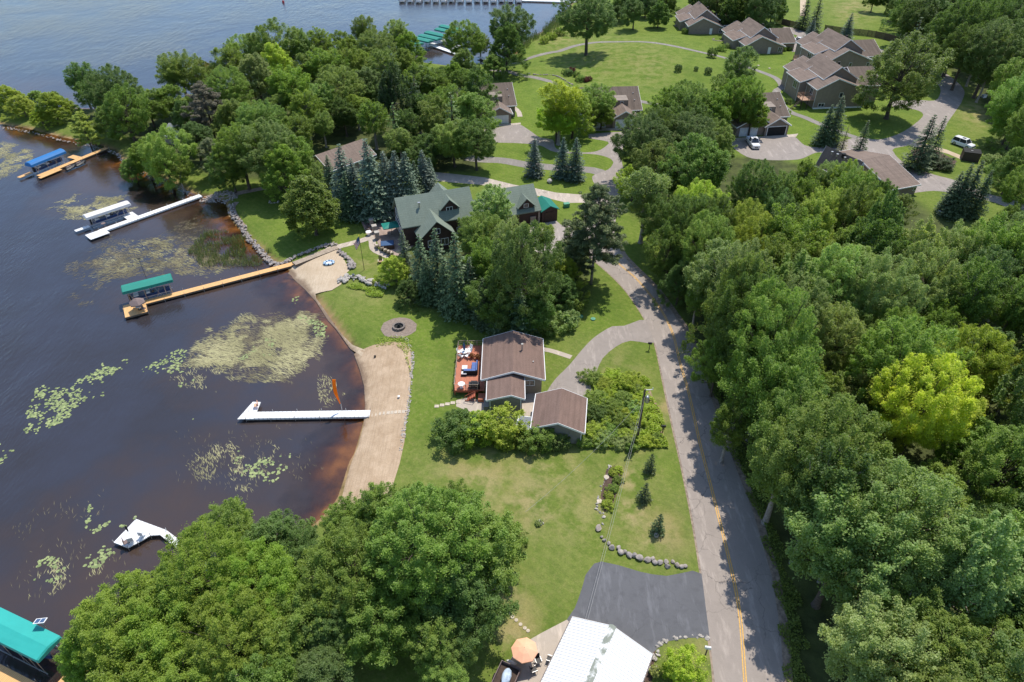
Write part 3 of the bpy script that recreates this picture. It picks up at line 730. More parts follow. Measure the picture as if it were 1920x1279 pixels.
PR['bush_a'] = make_broad('bush', 12, 2.0, 3.6, 1.7, 1.9, 50, 11000, .10, M['bark'], 'round', .3, (.2, .36), .2)
PR['bush_b'] = make_broad('bush', 13, 1.6, 2.4, 1.1, 1.3, 34, 6500, .09, M['bark'], 'round', .4, (.22, .4), .2)
PR['ball'] = make_broad('ball', 14, 1.3, 2.4, 1.2, 1.2, 60, 6500, .07, M['bark'], 'round', .05, (.16, .24), .1)
PR['spruce_a'] = make_spruce('spruce', 20, 2.7, 13, 34, 13, .17, M['bark'])
PR['spruce_b'] = make_spruce('spruce', 21, 2.5, 12, 26, 11, .18, M['bark'], .25, .1)
PR['fir_thin'] = make_spruce('fir', 22, 2.0, 12, 24, 9, .15, M['bark'], .3, .22, .7)
PR['spruce_s'] = make_spruce('small_spruce', 23, 1.0, 2.3, 14, 10, .09, M['bark'], .1, 0, .8, .03, 1.5)
PR['pine_a'] = make_pine('pine', 30, 5.2, 17, 95, .14, M['palebark'])
PR['pine_b'] = make_pine('pine', 31, 4.2, 14, 60, .14, M['bark'], .2)

C_MID = (.200, .290, .070); C_DK = (.125, .200, .062); C_GREY = (.255, .340, .135); C_YG = (.33, .415, .070); C_BR = (.54, .62, .10)
C_SP = (.085, .135, .070); C_BLUE = (.108, .160, .128); C_FIR = (.090, .135, .062); C_PINE = (.135, .170, .082); C_OL = (.20, .225, .075)
COLNAME = {C_MID: 'mid green', C_DK: 'dark green', C_GREY: 'greyish green', C_YG: 'yellow-green', C_BR: 'bright lime', C_SP: 'dark', C_BLUE: 'silvery blue', C_FIR: 'deep green', C_PINE: 'grey-green', C_OL: 'olive green'}
TREES = []   # everything that still needs a place in its label
def plant(kind, x, y, s, sz=1.0, c=C_MID, rz=None, label=None, look=None, name=None, cat='tree', group=None, lean=None, zoff=0.0):
    p = PR[kind]
    nm = name or ('dead_tree' if kind == 'snag' else 'poplar_tree' if kind == 'plume' else 'broadleaf_tree' if kind == 'airy' else None) or {'m': 'maple_tree', 'o': 'broadleaf_tree', 'a': 'aspen_tree', 'd': 'linden_tree', 'y': 'young_tree', 'e': 'elm_tree', 'b': 'shrub', 's': 'spruce_tree', 'f': 'fir_tree', 'p': 'pine_tree'}[kind[0]]
    t = thing(nm, None, cat, (x, y, hz1(x, y) + zoff), random.uniform(0, 6.28) if rz is None else rz, group)
    t.scale = (s, s, s * sz)
    if lean: t.rotation_euler = (lean[0], lean[1], t.rotation_euler[2])
    k = random.uniform(.86, 1.16); cc = tuple(q * k * random.uniform(.94, 1.06) for q in c)
    for part in ('trunk', 'crown'):
        o = bpy.data.objects.new(part if cat == 'tree' else ('stem' if part == 'trunk' else 'foliage'), p[part]); col.objects.link(o); o.parent = t
        if part == 'crown': o.color = (*cc, 1)
    t['label'] = label or ''
    TREES.append([t, label, look or (COLNAME.get(c, 'green')), kind, x, y, s * p['R']])
    return t
def tc(kind, px, py, rpx, sz=1.0, c=C_MID, label=None, **kw):
    """tree whose crown centre shows at (px, py) with radius rpx in the photograph"""
    p = PR[kind]; z = 8.0
    for _ in range(6):
        s = rpx * S(px, py, z) / p['R'] * .84; z = 1 + s * sz * p['zc']
    x, y = G(px, py, z)
    return plant(kind, x, y, s, sz, c, label=label, **kw)
def tt(kind, px, pyt, pyb, c=C_SP, wide=1.0, label=None, **kw):
    """conifer with its tip at (px, pyt) and its foot at row pyb"""
    bx = px + (960 - px) * (pyb - pyt) / (2278 - pyt); x, y = G(bx, pyb, 1)
    lo, hi = .5, 40.
    for _ in range(30):
        m = (lo + hi) / 2
        if PX(x, y, 1 + m)[1] > pyt: lo = m
        else: hi = m
    h = (lo + hi) / 2; p = PR[kind]; sz = h / p['H']; s = sz * wide * 1.2
    return plant(kind, x, y, s, sz / s, c, label=label, **kw)

# ------------------------------------------------------------------ buildings
def roof_body(walls, roof, trim, a0, a1, l0, l1, ze, zr, along='w', ar=None, ze2=None, z0=0.0, oh=.4, th=.16, wi=0, floor=True, wallends=(True, True)):
    """gabled volume: across a0..a1 with the ridge at ar, length l0..l1; heights above the thing's base"""
    ar = (a0 + a1) / 2 if ar is None else ar; ze2 = ze if ze2 is None else ze2
    mp = (lambda a, l, z: (a, l, z)) if along == 'w' else (lambda a, l, z: (l, a, z))
    e = .02
    sec = [(a0, z0), (a1, z0), (a1, ze2 - e), (ar, zr - e), (a0, ze - e)]
    n = 5
    if walls is not None:
        vs = [mp(a, l0, z) for a, z in sec] + [mp(a, l1, z) for a, z in sec]
        fs = [(i, (i + 1) % n, n + (i + 1) % n, n + i) for i in range(n) if i not in (2, 3)] + [(4, 3, 2, 1, 0), (5, 6, 7, 8, 9)]
        if along != 'w': fs = [f[::-1] for f in fs]
        walls.add(vs, fs, wi)
    for (ae, zz) in ((a0, ze), (a1, ze2)):
        sgn = -1 if ae < ar else 1; sl = (zr - zz) / abs(ar - ae)
        pe = (ae + sgn * oh, zz - sl * oh)
        L0, L1 = l0 - oh, l1 + oh
        top = [(pe[0], pe[1] + th), (ar, zr + th)]; bot = [(pe[0], pe[1]), (ar, zr)]
        vs = [mp(a, l, z) for l in (L0, L1) for a, z in (top[0], top[1], bot[1], bot[0])]
        fs = [(0, 1, 2, 3), (7, 6, 5, 4), (0, 4, 5, 1), (3, 2, 6, 7), (0, 3, 7, 4), (1, 5, 6, 2)]
        if sgn > 0: fs = [f[::-1] for f in fs]
        if along != 'w': fs = [f[::-1] for f in fs]
        roof.add(vs, fs)
        if trim is not None:
            t = .05
            for (LA, LB) in ((L0 - t, L0 - .003), (L1 + .003, L1 + t)):
                vs = [mp(a, l, z) for l in (LA, LB) for a, z in ((pe[0], pe[1] + th + .01), (ar, zr + th + .01), (ar, zr - .10), (pe[0], pe[1] - .10))]
                trim.add(vs, fs)
            c0, c1 = sorted((pe[0] + sgn * .003, pe[0] + sgn * .09))
            A = mp(c0, L0, pe[1] - .06); B = mp(c1, L1, pe[1] + th + .008)
            trim.box(min(A[0], B[0]), max(A[0], B[0]), min(A[1], B[1]), max(A[1], B[1]), A[2], B[2])
def window(par, x, y, z, w_, h_, face='-w', frame=None, panes=True, name='window'):
    d = .06; f = .07
    mb = MB(); gb = MB()
    def bx(b, a0, a1, z0, z1, o0, o1):
        if face in ('-w', '+w'):
            s = -1 if face == '-w' else 1; y0, y1 = sorted((y + s * o0, y + s * o1)); b.box(x + a0, x + a1, y0, y1, z + z0, z + z1)
        else:
            s = -1 if face == '-u' else 1; x0, x1 = sorted((x + s * o0, x + s * o1)); b.box(x0, x1, y + a0, y + a1, z + z0, z + z1)
    H2, W2 = h_ / 2, w_ / 2
    bx(mb, -W2, W2, H2 - f, H2, 0, d); bx(mb, -W2, W2, -H2, -H2 + f, 0, d); bx(mb, -W2, -W2 + f, -H2 + f, H2 - f, 0, d); bx(mb, W2 - f, W2, -H2 + f, H2 - f, 0, d)
    if panes and w_ > 1: bx(mb, -.03, .03, -H2 + f, H2 - f, 0, d * .8)
    bx(gb, -W2 + f, W2 - f, -H2 + f, H2 - f, 0.004, d * .4)
    o = mb.build(name, frame or M['white'], par); gb.build('pane', M['glass'], o)
    return o
def door(par, x, y, z0, w_, h_, mat, face='-w', name='door'):
    mb = MB(); hb = MB(); d = .05
    if face in ('-w', '+w'):
        s = -1 if face == '-w' else 1; y0, y1 = sorted((y + s * .002, y + s * d)); mb.box(x - w_ / 2, x + w_ / 2, y0, y1, z0, z0 + h_)
        y0, y1 = sorted((y + s * d, y + s * (d + .05))); hb.box(x + w_ / 2 - .2, x + w_ / 2 - .1, y0, y1, z0 + 1, z0 + 1.12)
    else:
        s = -1 if face == '-u' else 1; x0, x1 = sorted((x + s * .002, x + s * d)); mb.box(x0, x1, y - w_ / 2, y + w_ / 2, z0, z0 + h_)
        x0, x1 = sorted((x + s * d, x + s * (d + .05))); hb.box(x0, x1, y + w_ / 2 - .2, y + w_ / 2 - .1, z0 + 1, z0 + 1.12)
    o = mb.build(name, mat, par); hb.build('handle', M['metal'], o); return o
def vent_pipe(par, u, w_, z, r=.09, h=.5, name='roof_vent', mat=None):
    mb = MB(); mb.tube((u, w_, z - .2), (u, w_, z + h), r, r, 8); mb.disc((u, w_), r * 1.6, z + h, z + h + .06, 10); return mb.build(name, mat or M['metal'], par)
def railing(par, pts, z, h=1.0, mat=None, name='railing', rails=4, post=1.6, r=.035):
    mb = MB()
    for i in range(len(pts) - 1):
        a, b = Vector(pts[i]), Vector(pts[i + 1]); L = (b - a).length; k = max(1, round(L / post))
        for j in range(k + 1):
            p = a.lerp(b, j / k); mb.box(p.x - .05, p.x + .05, p.y - .05, p.y + .05, z, z + h + .05)
        for q in range(rails):
            zz = z + h * (q + 1) / rails; rr = r if q == rails - 1 else .015
            mb.tube((a.x, a.y, zz), (b.x, b.y, zz), rr, rr, 4)
    return mb.build(name, mat or M['redwood'], par)

# --- cabin
cx, cy = -3.7, 69.0
cab = thing('cabin', 'low cabin with brown shingle roofs, white fascia and a red deck on its lake side', 'house', (cx, cy, 1.0))
W_, R_, T_ = MB(), MB(), MB()
roof_body(W_, R_, T_, 0, 7.7, 0, 8.1, 2.85, 4.15, oh=.42, z0=-.3)
cab_w = W_.build('wall', M['siding_tan'], cab); r1 = R_.build('roof', M['shingle'], cab); T_.build('fascia', M['white'], r1)
W_, R_, T_ = MB(), MB(), MB()
roof_body(W_, R_, T_, .75, 5.0, -4.0, .002, 2.75, 3.55, ar=3.6, oh=.35, z0=-.3, ze2=3.0)
W_.build('wing_wall', M['siding_grey'], cab); r2 = R_.build('wing_roof', M['shingle'], cab); T_.build('fascia', M['white'], r2)
vent_pipe(r1, 5.1, 4.6, 3.6, .11, 1.35, 'flue', M['metal']); vent_pipe(r1, 6.6, 2.6, 3.2, .06, .3)
window(cab, 6.1, 0, 1.95, 1.3, .95); window(cab, 7.7, 2.5, 1.7, 1.2, 1.0, '+u'); door(cab, 7.7, 5.4, 0, .95, 2.05, M['white'], '+u')
window(cab, 0, 2.2, 1.9, 1.8, 1.6, '-u'); door(cab, 0, 5, .9, 1.8, 1.85, M['glass'], '-u', 'patio_door')
window(cab, 2.5, 8.1, 1.7, 1.2, 1.0, '+w')
MB().box(4.78, 4.9, -4.12, -4.02, -.3, 2.85).build('downspout', M['white'], cab); mb = MB(); mb.box(.78, .9, -4.12, -4.02, -.3, 2.6); mb.tube((.84, -4.08, .1), (-1.2, -4.7, -.02), .05, .05, 6); mb.build('downspout', M['white'], cab)
# deck
DZ = .95
dl = -4.15
mb = MB(); mb.box(dl, -.02, -.4, 9.3, DZ - .14, DZ); deck = mb.build('deck', M['deck'], cab)
mb = MB(); mb.box(dl - .04, dl, -.44, 9.34, DZ - .34, DZ + .012); mb.box(dl, -.9, -.44, -.4, DZ - .34, DZ + .012); mb.box(dl, -.02, 9.3, 9.34, DZ - .34, DZ + .012)
for x in (dl + .1, -2.2): 
    for y in (-.25, 2.8, 6, 9.1): mb.box(x - .07, x + .07, y - .07, y + .07, -.2, DZ - .142)
mb.build('deck_frame', M['redwood'], deck)
railing(deck, [(-.05, 9.25), (dl + .05, 9.25), (dl + .05, -.35), (-.95, -.35)], DZ, .95, M['weathered'], rails=3)
mb = MB(); mb.box(-.85, .62, -1.7, -.46, .35, .5); mb.box(-.85, .62, -1.74, -1.701, .0, .51)
mb.build('landing', M['deck'], deck)
mb = MB()
for i in range(5): mb.box(-1.2 - .28 * i - .28, -1.2 - .28 * i, -1.5, -.5, DZ - .2 * (i + 1) - .05, DZ - .2 * (i + 1))
mb.box(-2.6, -1.2, -1.56, -1.5, 0, .08)
mb.tube((-1.2, -1.53, DZ), (-2.6, -1.53, .1), .05, .05, 4); mb.tube((-1.2, -1.53, DZ + .85), (-2.6, -1.53, .95), .035, .035, 4); mb.tube((-2.6, -1.53, 0), (-2.6, -1.53, .95), .04, .04, 4); mb.tube((-1.2, -1.53, 0), (-1.2, -1.53, DZ + .9), .04, .04, 4)
mb.build('stairs', M['redwood'], deck)
mb = MB(); mb.box(.0, .65, -3.6, -1.9, 0, .85); mb.box(-.03, .68, -3.63, -1.87, .853, .93); mb.build('storage_bench', M['siding_grey'], cab)
# --- garage
gr = thing('garage', 'detached garage with brown roof and flat grey lean-to beside the cabin', 'garage', (2.75, 60.35, 1.0), radians(-7.5))
W_, R_, T_ = MB(), MB(), MB()
roof_body(W_, R_, T_, 0, 5.9, 0, 5.6, 2.4, 3.6, oh=.38, z0=-.3)
W_.build('wall', M['siding_grey'], gr); r1 = R_.build('roof', M['shingle'], gr); T_.build('fascia', M['white'], r1)
mb = MB(); mb.box(-2.1, -.42, -.35, 1.75, 2.05, 2.16); lt = mb.build('lean_to_roof', M['shingle_grey'], gr)
mb = MB(); mb.box(-2.28, -2.1, -.42, 1.83, 1.95, 2.2); mb.box(-2.1, -.42, 1.75, 1.83, 1.95, 2.2); mb.box(-2.1, -.42, -.42, -.35, 1.95, 2.2); mb.build('fascia', M['white'], lt)
mb = MB(); mb.box(-2.0, -.003, -.2, 1.6, -.2, 1.94); mb.build('lean_to_wall', M['siding_grey'], gr)
door(gr, 3.0, 5.6, 0, 4.6, 2.1, M['whitedoor'], '+w', 'garage_door'); window(gr, 5.9, 2.6, 1.4, .8, .8, '+u')
mb = MB(); mb.box(5.82, 5.92, -.12, -.02, -.2, 2.25); mb.build('downspout', M['white'], gr)

# --- townhouses seen from the gable side
def townhouse(x, y, rz, label, base=0.0, sx=1.0, decks=0, group='taupe townhouses round the green'):
    t = thing('townhouse', label, 'house', (x, y, 1.0), rz); t['group'] = group; t.scale = (sx, 1, 1)
    W_, R_, T_ = MB(), MB(), MB(); b = base
    roof_body(W_, R_, T_, 0, 12.8, 0, 8.0, b + 2.9, b + 5.4, ar=4.6, ze2=b + 2.3, z0=-.5)
    roof_body(W_, R_, T_, -1.9, 5, 6.2, 14.5, b + 2.9, b + 4.3, ar=2.4, z0=-.5, oh=.35)
    roof_body(W_, R_, T_, 2.6, 11.2, 3.2, 15.8, b + 4.6, b + 7.4, ar=6.2, ze2=b + 4.3, z0=-.5)
    roof_body(W_, R_, T_, -.6, 9, 12.6, 20.0, b + 2.9, b + 5.5, ar=4.0, z0=-.5)
    W_.build('wall', M['siding_town'], t); r = R_.build('roof', M['shingle_town'], t); T_.build('fascia', M['white'], r)
    W_, R_, T_ = MB(), MB(), MB()
    roof_body(W_, R_, T_, 2.6, 17.4, 11.6, 18.2, b + 2.5, b + 5.0, 'u', ar=10.2, z0=-.5)
    W_ = MB(); R_ = MB(); T_ = MB()
    roof_body(W_, R_, T_, 3.6, 16.6, 11.9, 18.0, b + 2.4, b + 5.2, 'u', z0=-.5)
    W_.build('garage_wall', M['siding_town'], t); r2 = R_.build('garage_roof', M['shingle_town_b'], t); T_.build('fascia', M['white'], r2)
    mb = MB(); mb.box(7.15, 8.3, -.045, -.003, b * .0, b + 3.9); mb.build('chimney_chase', M['siding_town'], t)
    if base < 1:
        door(t, 8.0, -.05, 0, .95, 2.1, M['white']); window(t, 11.6, 0, 1.3, 1.3, 1.5)
        window(t, 0, 2.5, 1.6, 1.6, 1.2, '-u'); window(t, 0, 5, 1.6, 1.6, 1.6, '-u')
    else:
        window(t, 1.9, 0, 1.0, 1.6, 1.0); window(t, 6.4, 0, b + 1.2, .9, 1.2); window(t, 11.9, 0, b + .9, .9, 1.5)
        mb = MB(); mb.box(-.03, 12.83, -.04, -.003, -.4, .35); mb.build('foundation', M['white'], t)
        window(t, -0.0, 3, b + 1.4, 1.6, 1.6, '-u'); window(t, -1.9, 9, b + 1.4, 2.2, 1.8, '-u')
        for px_, py_ in ((-.05, .1), (-.05, 6), (-1.95, 6.4), (-1.95, 14.2)): MB().box(px_ - .07, px_, py_, py_ + .08, -.4, b + 2.7).build('downspout', M['white'], t)
    for k in range(3): vent_pipe(r, 5.0 + k * .9, 1.2 + k * .9, b + 5.25 - k * .27, .12, .12)
    for k in range(5): vent_pipe(r, 6.8 + k * .55, 13.5 - k * 1.6, b + 7.0 - k * .3, .12, .15)
    vent_pipe(r, 7.6, 7.5, b + 6.7, .25, .7, 'chimney', M['dark'])
    for k in range(decks):
        dy = .2 + k * 8.6
        ox = -.1 - 1.9 * k
        mb = MB(); mb.box(ox - 3.2, ox, dy, dy + 3.4, b - .15, b); d = mb.build('balcony', M['deck_brown'], t)
        for px_ in (ox - 3.1, ox - 1.6):
            for py_ in (dy + .1, dy + 3.3): MB().box(px_ - .08, px_ + .08, py_ - .08, py_ + .08, -.4, b - .152).build('post', M['darkwood'], d)
        railing(d, [(ox - .05, dy + .05), (ox - 3.15, dy + .05), (ox - 3.15, dy + 3.35), (ox - .05, dy + 3.35)], b, 1.0, M['deck_brown'], rails=6)
        mb = MB(); n_ = 8
        for i in range(n_): mb.box(ox - 3.3 - .27 * (i + 1), ox - 3.3 - .27 * i, dy, dy + .9, b - (b / n_) * (i + 1), b - (b / n_) * (i + 1) + .06)
        mb.tube((ox - 3.3, dy + .95, b + .8), (ox - 3.3 - .27 * n_, dy + .95, .8), .04, .04, 4); mb.tube((ox - 3.3, dy + .95, b - .1), (ox - 3.3 - .27 * n_, dy + .95, -.1), .06, .06, 4)
        mb.build('stairs', M['darkwood'], d)
    return t
townhouse(62, 255.8, 0, 'farthest taupe townhouse with white side door, beside the dark tree clump', 0, .97)
townhouse(75.2, 231, radians(6), 'taupe townhouse with white door, next to the parked white sedan', 0)
townhouse(93, 207, radians(8), 'taupe townhouse with raised rear decks, second nearest of its row', 2.3, 1.0, 2)
townhouse(79.8, 180.6, radians(5), 'nearest taupe gable-end townhouse with raised wooden deck and basement window', 2.3, 1.05, 1)

# --- townhouses seen from the garage side
def garagehouse(x, y, rz, label, bay_shade_panel=False, left_len=13):
    t = thing('townhouse', label, 'house', (x, y, 1.0), rz); t['group'] = 'taupe townhouses round the green'
    W_, R_, T_ = MB(), MB(), MB()
    roof_body(W_, R_, T_, -6.0, 0, 0, 8, 2.5, 4.2, ar=-3.0, z0=-.4)
    roof_body(W_, R_, T_, -13, -4.2, .6, 9, 2.5, 5.0, z0=-.4, ar=-8.0)
    W_.build('garage_wall', M['siding_town'], t); r = R_.build('garage_roof', M['shingle_town'], t); T_.build('fascia', M['white'], r)
    W_, R_, T_ = MB(), MB(), MB()
    roof_body(W_, R_, T_, 4.5, 18.5, -left_len, 1.8, 3.0, 6.4, 'u', z0=-.4)
    W_.build('wall', M['siding_town'], t); r2 = R_.build('roof', M['shingle_town_b'], t); T_.build('fascia', M['white'], r2)
    mb = MB(); mb.add([(-4.5, 5.6, 3.6), (-1.3, 5.6, 3.6), (-1.3, 5.6, 5.0), (-4.5, 5.6, 5.0), (-4.5, 8.9, 3.6), (-1.3, 8.9, 3.6), (-1.3, 8.9, 5.25), (-4.5, 8.9, 5.25)], [(0, 1, 2, 3), (1, 5, 6, 2), (4, 0, 3, 7), (3, 2, 6, 7)])
    dm = mb.build('dormer', M['siding_town'], t); window(dm, -2.9, 5.6, 4.35, .9, .7)
    door(t, -9.9, .6, 0, 4.6, 2.15, M['whitedoor'], name='garage_door')
    if bay_shade_panel:
        mb = MB(); mb.box(-5.35, -.65, -.06, -.003, 0, 2.15); mb.build('bay_shade_panel', M['dark'], t)  # flat dark panel on the closed wall, standing in for the bay's shaded interior
        mb = MB(); mb.box(-5.5, -5.35, -.08, -.003, 0, 2.3); mb.box(-.65, -.5, -.08, -.003, 0, 2.3); mb.box(-5.35, -.65, -.08, -.003, 2.15, 2.3); mb.build('bay_frame', M['white'], t)
    else: door(t, -3.0, 0, 0, 4.7, 2.15, M['whitedoor'], name='garage_door')
    window(t, -8.2, .6, 3.6, .7, .7)
    for k in range(5): vent_pipe(r2, -9 + k * 2.2, 11.6, 6.25, .1, .12)
    for k in range(2): vent_pipe(r2, .6, 7 + k * 2.2, 4.4 + k * 1.0, .1, .2)
    return t
garagehouse(31.0, 167.2, radians(4), 'taupe townhouse with two shut white garage doors facing the drive, behind the yellow-green tree', left_len=13)
garagehouse(-.2, 170.3, radians(10), 'taupe townhouse half hidden by tall trees, white garage door showing at its end')
garagehouse(67.2, 162.6, radians(9), 'taupe townhouse with an open dark garage bay beside the white pickup', True)
for nm, P in (('concrete_apron', [(30.9, 166.9), (33.2, 167.2), (32.4, 165.6), (17.5, 164.9), (17.4, 167.2)]), ('concrete_apron', [(-.3, 170), (2.2, 170.6), (2.2, 169.4), (-14, 165.6), (-14.4, 167.4)]), ('concrete_apron', [(67.2, 162.4), (70.2, 163.2), (69.0, 161.2), (54, 158.6), (53.8, 160.4)])):
    sheet(nm, P, M['concrete'], .03, 1.5, world=True)
ribbon('front_walk', [(975, 219), (973, 211), (968, 205), (959, 198)], 1.3, M['concrete'], .03)

# --- house behind the dense tree tops (explicit roof corners)
def ridge_house(name, label, A, B, C, zr, ze, depth_back=1.0, wall=None, roofm=None, cat='house', z=1.0, oh=.0, group=None):
    """A,B ridge ends; C eave corner below B; built from one slope and its mirror image"""
    A = Vector((*G(*A, zr), zr)); B = Vector((*G(*B, zr), zr)); Cc = Vector((*G(*C, ze), ze))
    r = (B - A).normalized(); e = Cc - B; e = Vector((e.x, e.y, 0)); e = e - Vector((r.x, r.y, 0)) * e.dot(Vector((r.x, r.y, 0)))
    L = (B - A).length; D = e.length; ang = atan2(r.y, r.x)
    t = thing(name, label, cat, (A.x, A.y, z), ang, group)
    side = -1 if (Matrix.Rotation(-ang, 4, 'Z') @ e).y < 0 else 1
    W_, R_, T_ = MB(), MB(), MB(); a0, a1 = -D, D * depth_back
    roof_body(W_, R_, T_, a0, a1, .3, L - .3, ze - z, zr - z, 'u', ar=0, ze2=ze - z, z0=-.4)
    W_.build('wall', wall or M['siding_town'], t); r_ = R_.build('roof', roofm or M['shingle_town'], t); T_.build('fascia', M['white'], r_)
    return t, r_, L, D
c8 = cr(1500, 40, 4.7375)
t, r_, L, D = ridge_house('townhouse', 'brown-roofed townhouse mostly hidden behind the dense treetops', c8([(235, 1112)])[0], c8([(560, 1255)])[0], (1622, 345), 7.2, 4.0)
t['group'] = 'taupe townhouses round the green'
for k in (.25, .4, .6): vent_pipe(r_, L * k, -.8, 6.2 - .5, .15, .35)
vent_pipe(r_, L * .52, -.5, 5.9, .3, .6, 'chimney', M['dark'])
t, r_, L, D = ridge_house('garage', 'brown-roofed garage wing beside the forked drive, nearest of the townhouse roofs', c8([(540, 1235)])[0], c8([(790, 1192)])[0], c8([(950, 1465)])[0], 5.6, 3.2)
window(t, L * .9, -D, 1.2, .8, .8)
mb = MB(); mb.box(L + .35, L + .75, -4, -3.3, 1.6, 2.2); mb.build('meter_box', M['dark'], t)
# --- brown and grey roofs among the trees
t, r_, L, D = ridge_house('house', 'brown-roofed house behind the row of blue spruces', (592, 292), (678, 262), (694, 292), 5.5, 3.4, wall=M['siding_tan'], roofm=M['shingle_town'])
t, r_, L, D = ridge_house('house', 'grey-roofed house glimpsed through trees on the peninsula', (318, 232), (368, 240), (364, 262), 4.6, 3.2, wall=M['siding_grey'], roofm=M['shingle_grey'])
t, r_, L, D = ridge_house('house', 'dark-roofed house hidden under the big maples at the bottom', (800, 1062), (872, 1030), (905, 1078), 5.0, 3.4, wall=M['siding_grey'], roofm=M['shingle_town_b'])
window(t, L * .5, -D, 1.3, 1.2, .9)

# --- lodge
lo = thing('lodge', 'dark red lodge with green gabled roofs, stone pillars and a lakeside patio', 'house', (-19.3, 108.2, 1.0), radians(20))
W_, R_, T_ = MB(), MB(), MB()
roof_body(W_, R_, None, .2, 7.8, 0, 13.2, 4.3, 7.9, 'u', z0=-.3)
roof_body(W_, R_, None, 2.4, 8.2, -3.0, 3.8, 3.2, 5.9, z0=-.3, oh=.5)
roof_body(W_, R_, None, 7.4, 10.4, 1.2, 5, 6.0, 7.5, z0=3)
roof_body(W_, R_, None, 7.2, 10.6, 4.2, 8.6, 5.6, 7.3, z0=3)
roof_body(W_, R_, None, 13.2, 18, .9, 7.2, 3.0, 5.0, z0=-.3) if False else roof_body(W_, R_, None, 1.4, 7.4, 13.1, 18.2, 2.8, 4.8, 'u', z0=-.3)
roof_body(W_, R_, None, .6, 8.8, 17.6, 26.2, 2.9, 6.1, 'u', z0=-.3)
roof_body(W_, R_, None, 22.3, 25.1, .9, 4, 3.9, 5.3, z0=2)
W_.build('wall', M['siding_dark'], lo); rf = R_.build('roof', M['shingle_green'], lo)
W_, R_ = MB(), MB()
roof_body(W_, R_, None, 26.7, 29.9, .2, 4.4, 2.5, 3.3, z0=-.3, oh=.3)
pw = W_.build('porch', M['siding_dark'], lo); R_.build('porch_roof', M['teal_metal'], lo)
mb = MB(); mb.box(27.3, 29.2, .12, .197, 0, 2.1); mb.build('porch_screen', M['darkwood'], lo)
vent_pipe(rf, 3.6, 2.2, 5.7, .16, 1.6, 'flue', M['metal'])
for (u, w_, z, a, b, f) in ((4.2, -3.0, 1.6, 1.4, 1.4, '-w'), (6.6, -3.0, 1.6, 1.4, 1.4, '-w'), (5.3, -3.0, 3.9, 1.2, 1.0, '-w'), (10.6, .2, 1.6, 1.6, 1.3, '-w'), (8.9, 1.2, 5.6, 1.2, .9, '-w'), (20, .6, 1.6, 1.4, 1.2, '-w'), (23.7, .9, 3.9, 1.0, .8, '-w')): window(lo, u, w_, z, a, b, f)
for k in range(4): window(lo, 0, 1.4 + k * 1.75, 1.6, 1.5, 2.2, '-u'); 
for k in range(3): window(lo, 0, 2.25 + k * 1.75, 4.2, 1.5, 1.7, '-u')
mb = MB(); mb.box(24.4, 25.5, .3, .598, 0, 1.6); mb.box(26.0, 26.35, .3, .598, 0, 2.6); mb.build('stone_base', M['stone'], lo)
PATIO = GL(c6([(60, 700), (180, 735), (330, 700), (420, 560), (120, 200), (60, 130), (-110, 165), (-60, 330), (-30, 470), (10, 560)]))
sheet('patio', [G(a, b) for a, b in c6([(60, 640), (205, 730), (380, 620), (330, 520), (240, 460), (165, 200), (40, 235), (-80, 300), (-60, 400), (-10, 520)])], M['paver'], .03, 1.5, world=True)
# patio pillars, loungers and tables: set out on the paving
def pillar(px, py, label):
    x, y = G(px, py); t = thing('stone_pillar', label, 'pillar', (x, y, 1.03), radians(20), 'stone pillars round the lodge patio')
    mb = MB(); mb.box(-.36, .36, -.36, .36, 0, 1.35); mb.build('shaft', M['stone'], t)
    mb = MB(); mb.box(-.46, .46, -.46, .46, 1.353, 1.5); mb.build('cap', M['palerock'], t)
for (a, b, l) in [(730, 410, 'stone pillar with pale cap nearest the lodge wall'), (697, 424, 'stone pillar with pale cap by the shaded walk'), (703, 436, 'stone pillar with pale cap between two patio chairs'), (708, 448, 'stone pillar with pale cap at the patio steps')]: pillar(a, b, l)
def lounger(px, py, rz, label, grp, c=None):
    x, y = G(px, py); t = thing('lounge_chair', label, 'lounge chair', (x, y, 1.03), rz, grp)
    mb = MB(); mb.box(-.3, .3, -.5, .55, .3, .4); mb.build('seat', c or M['stepstone'], t)
    mb = MB(); Mx = Matrix.Translation((0, .55, .38)) @ Matrix.Rotation(radians(55), 4, 'X'); mb.box(-.3, .3, 0, .75, -.04, .04, M=Mx); mb.build('backrest', c or M['stepstone'], t)
    for sx in (-.27, .27):
        for sy in (-.45, .5): MB().box(sx - .03, sx + .03, sy - .03, sy + .03, 0, .297).build('leg', M['darkwood'], t)
        MB().box(min(sx, sx * 1.38), max(sx, sx * 1.38), -.3, .5, .5, .55).build('armrest', M['darkwood'], t)
for i, (a, b) in enumerate([(707, 470), (716, 474), (722, 478), (728, 481), (734, 484)]): lounger(a, b - 6, radians(200), 'cream patio lounger, ' + ['nearest the steps', 'second from the steps', 'middle one', 'second from the spruce', 'nearest the spruce'][i] + ' in the row along the lawn edge', 'cream loungers in a row on the lodge patio')
for i, (a, b, r) in enumerate([(692, 412, 60), (699, 408, 120), (714, 404, 170), (722, 402, 190), (690, 427, 80), (668 + 24, 433, 70)]): lounger(a, b, radians(r), 'dark patio chair ' + ['at the back corner of the lodge patio', 'second from the back corner of the lodge patio', 'before the shaded lodge wall', 'beside the pillar by the lodge wall', 'on the lake edge of the patio', 'between pillar and round table on the patio edge'][i], 'dark chairs on the lodge patio', M['canvas_grey'])
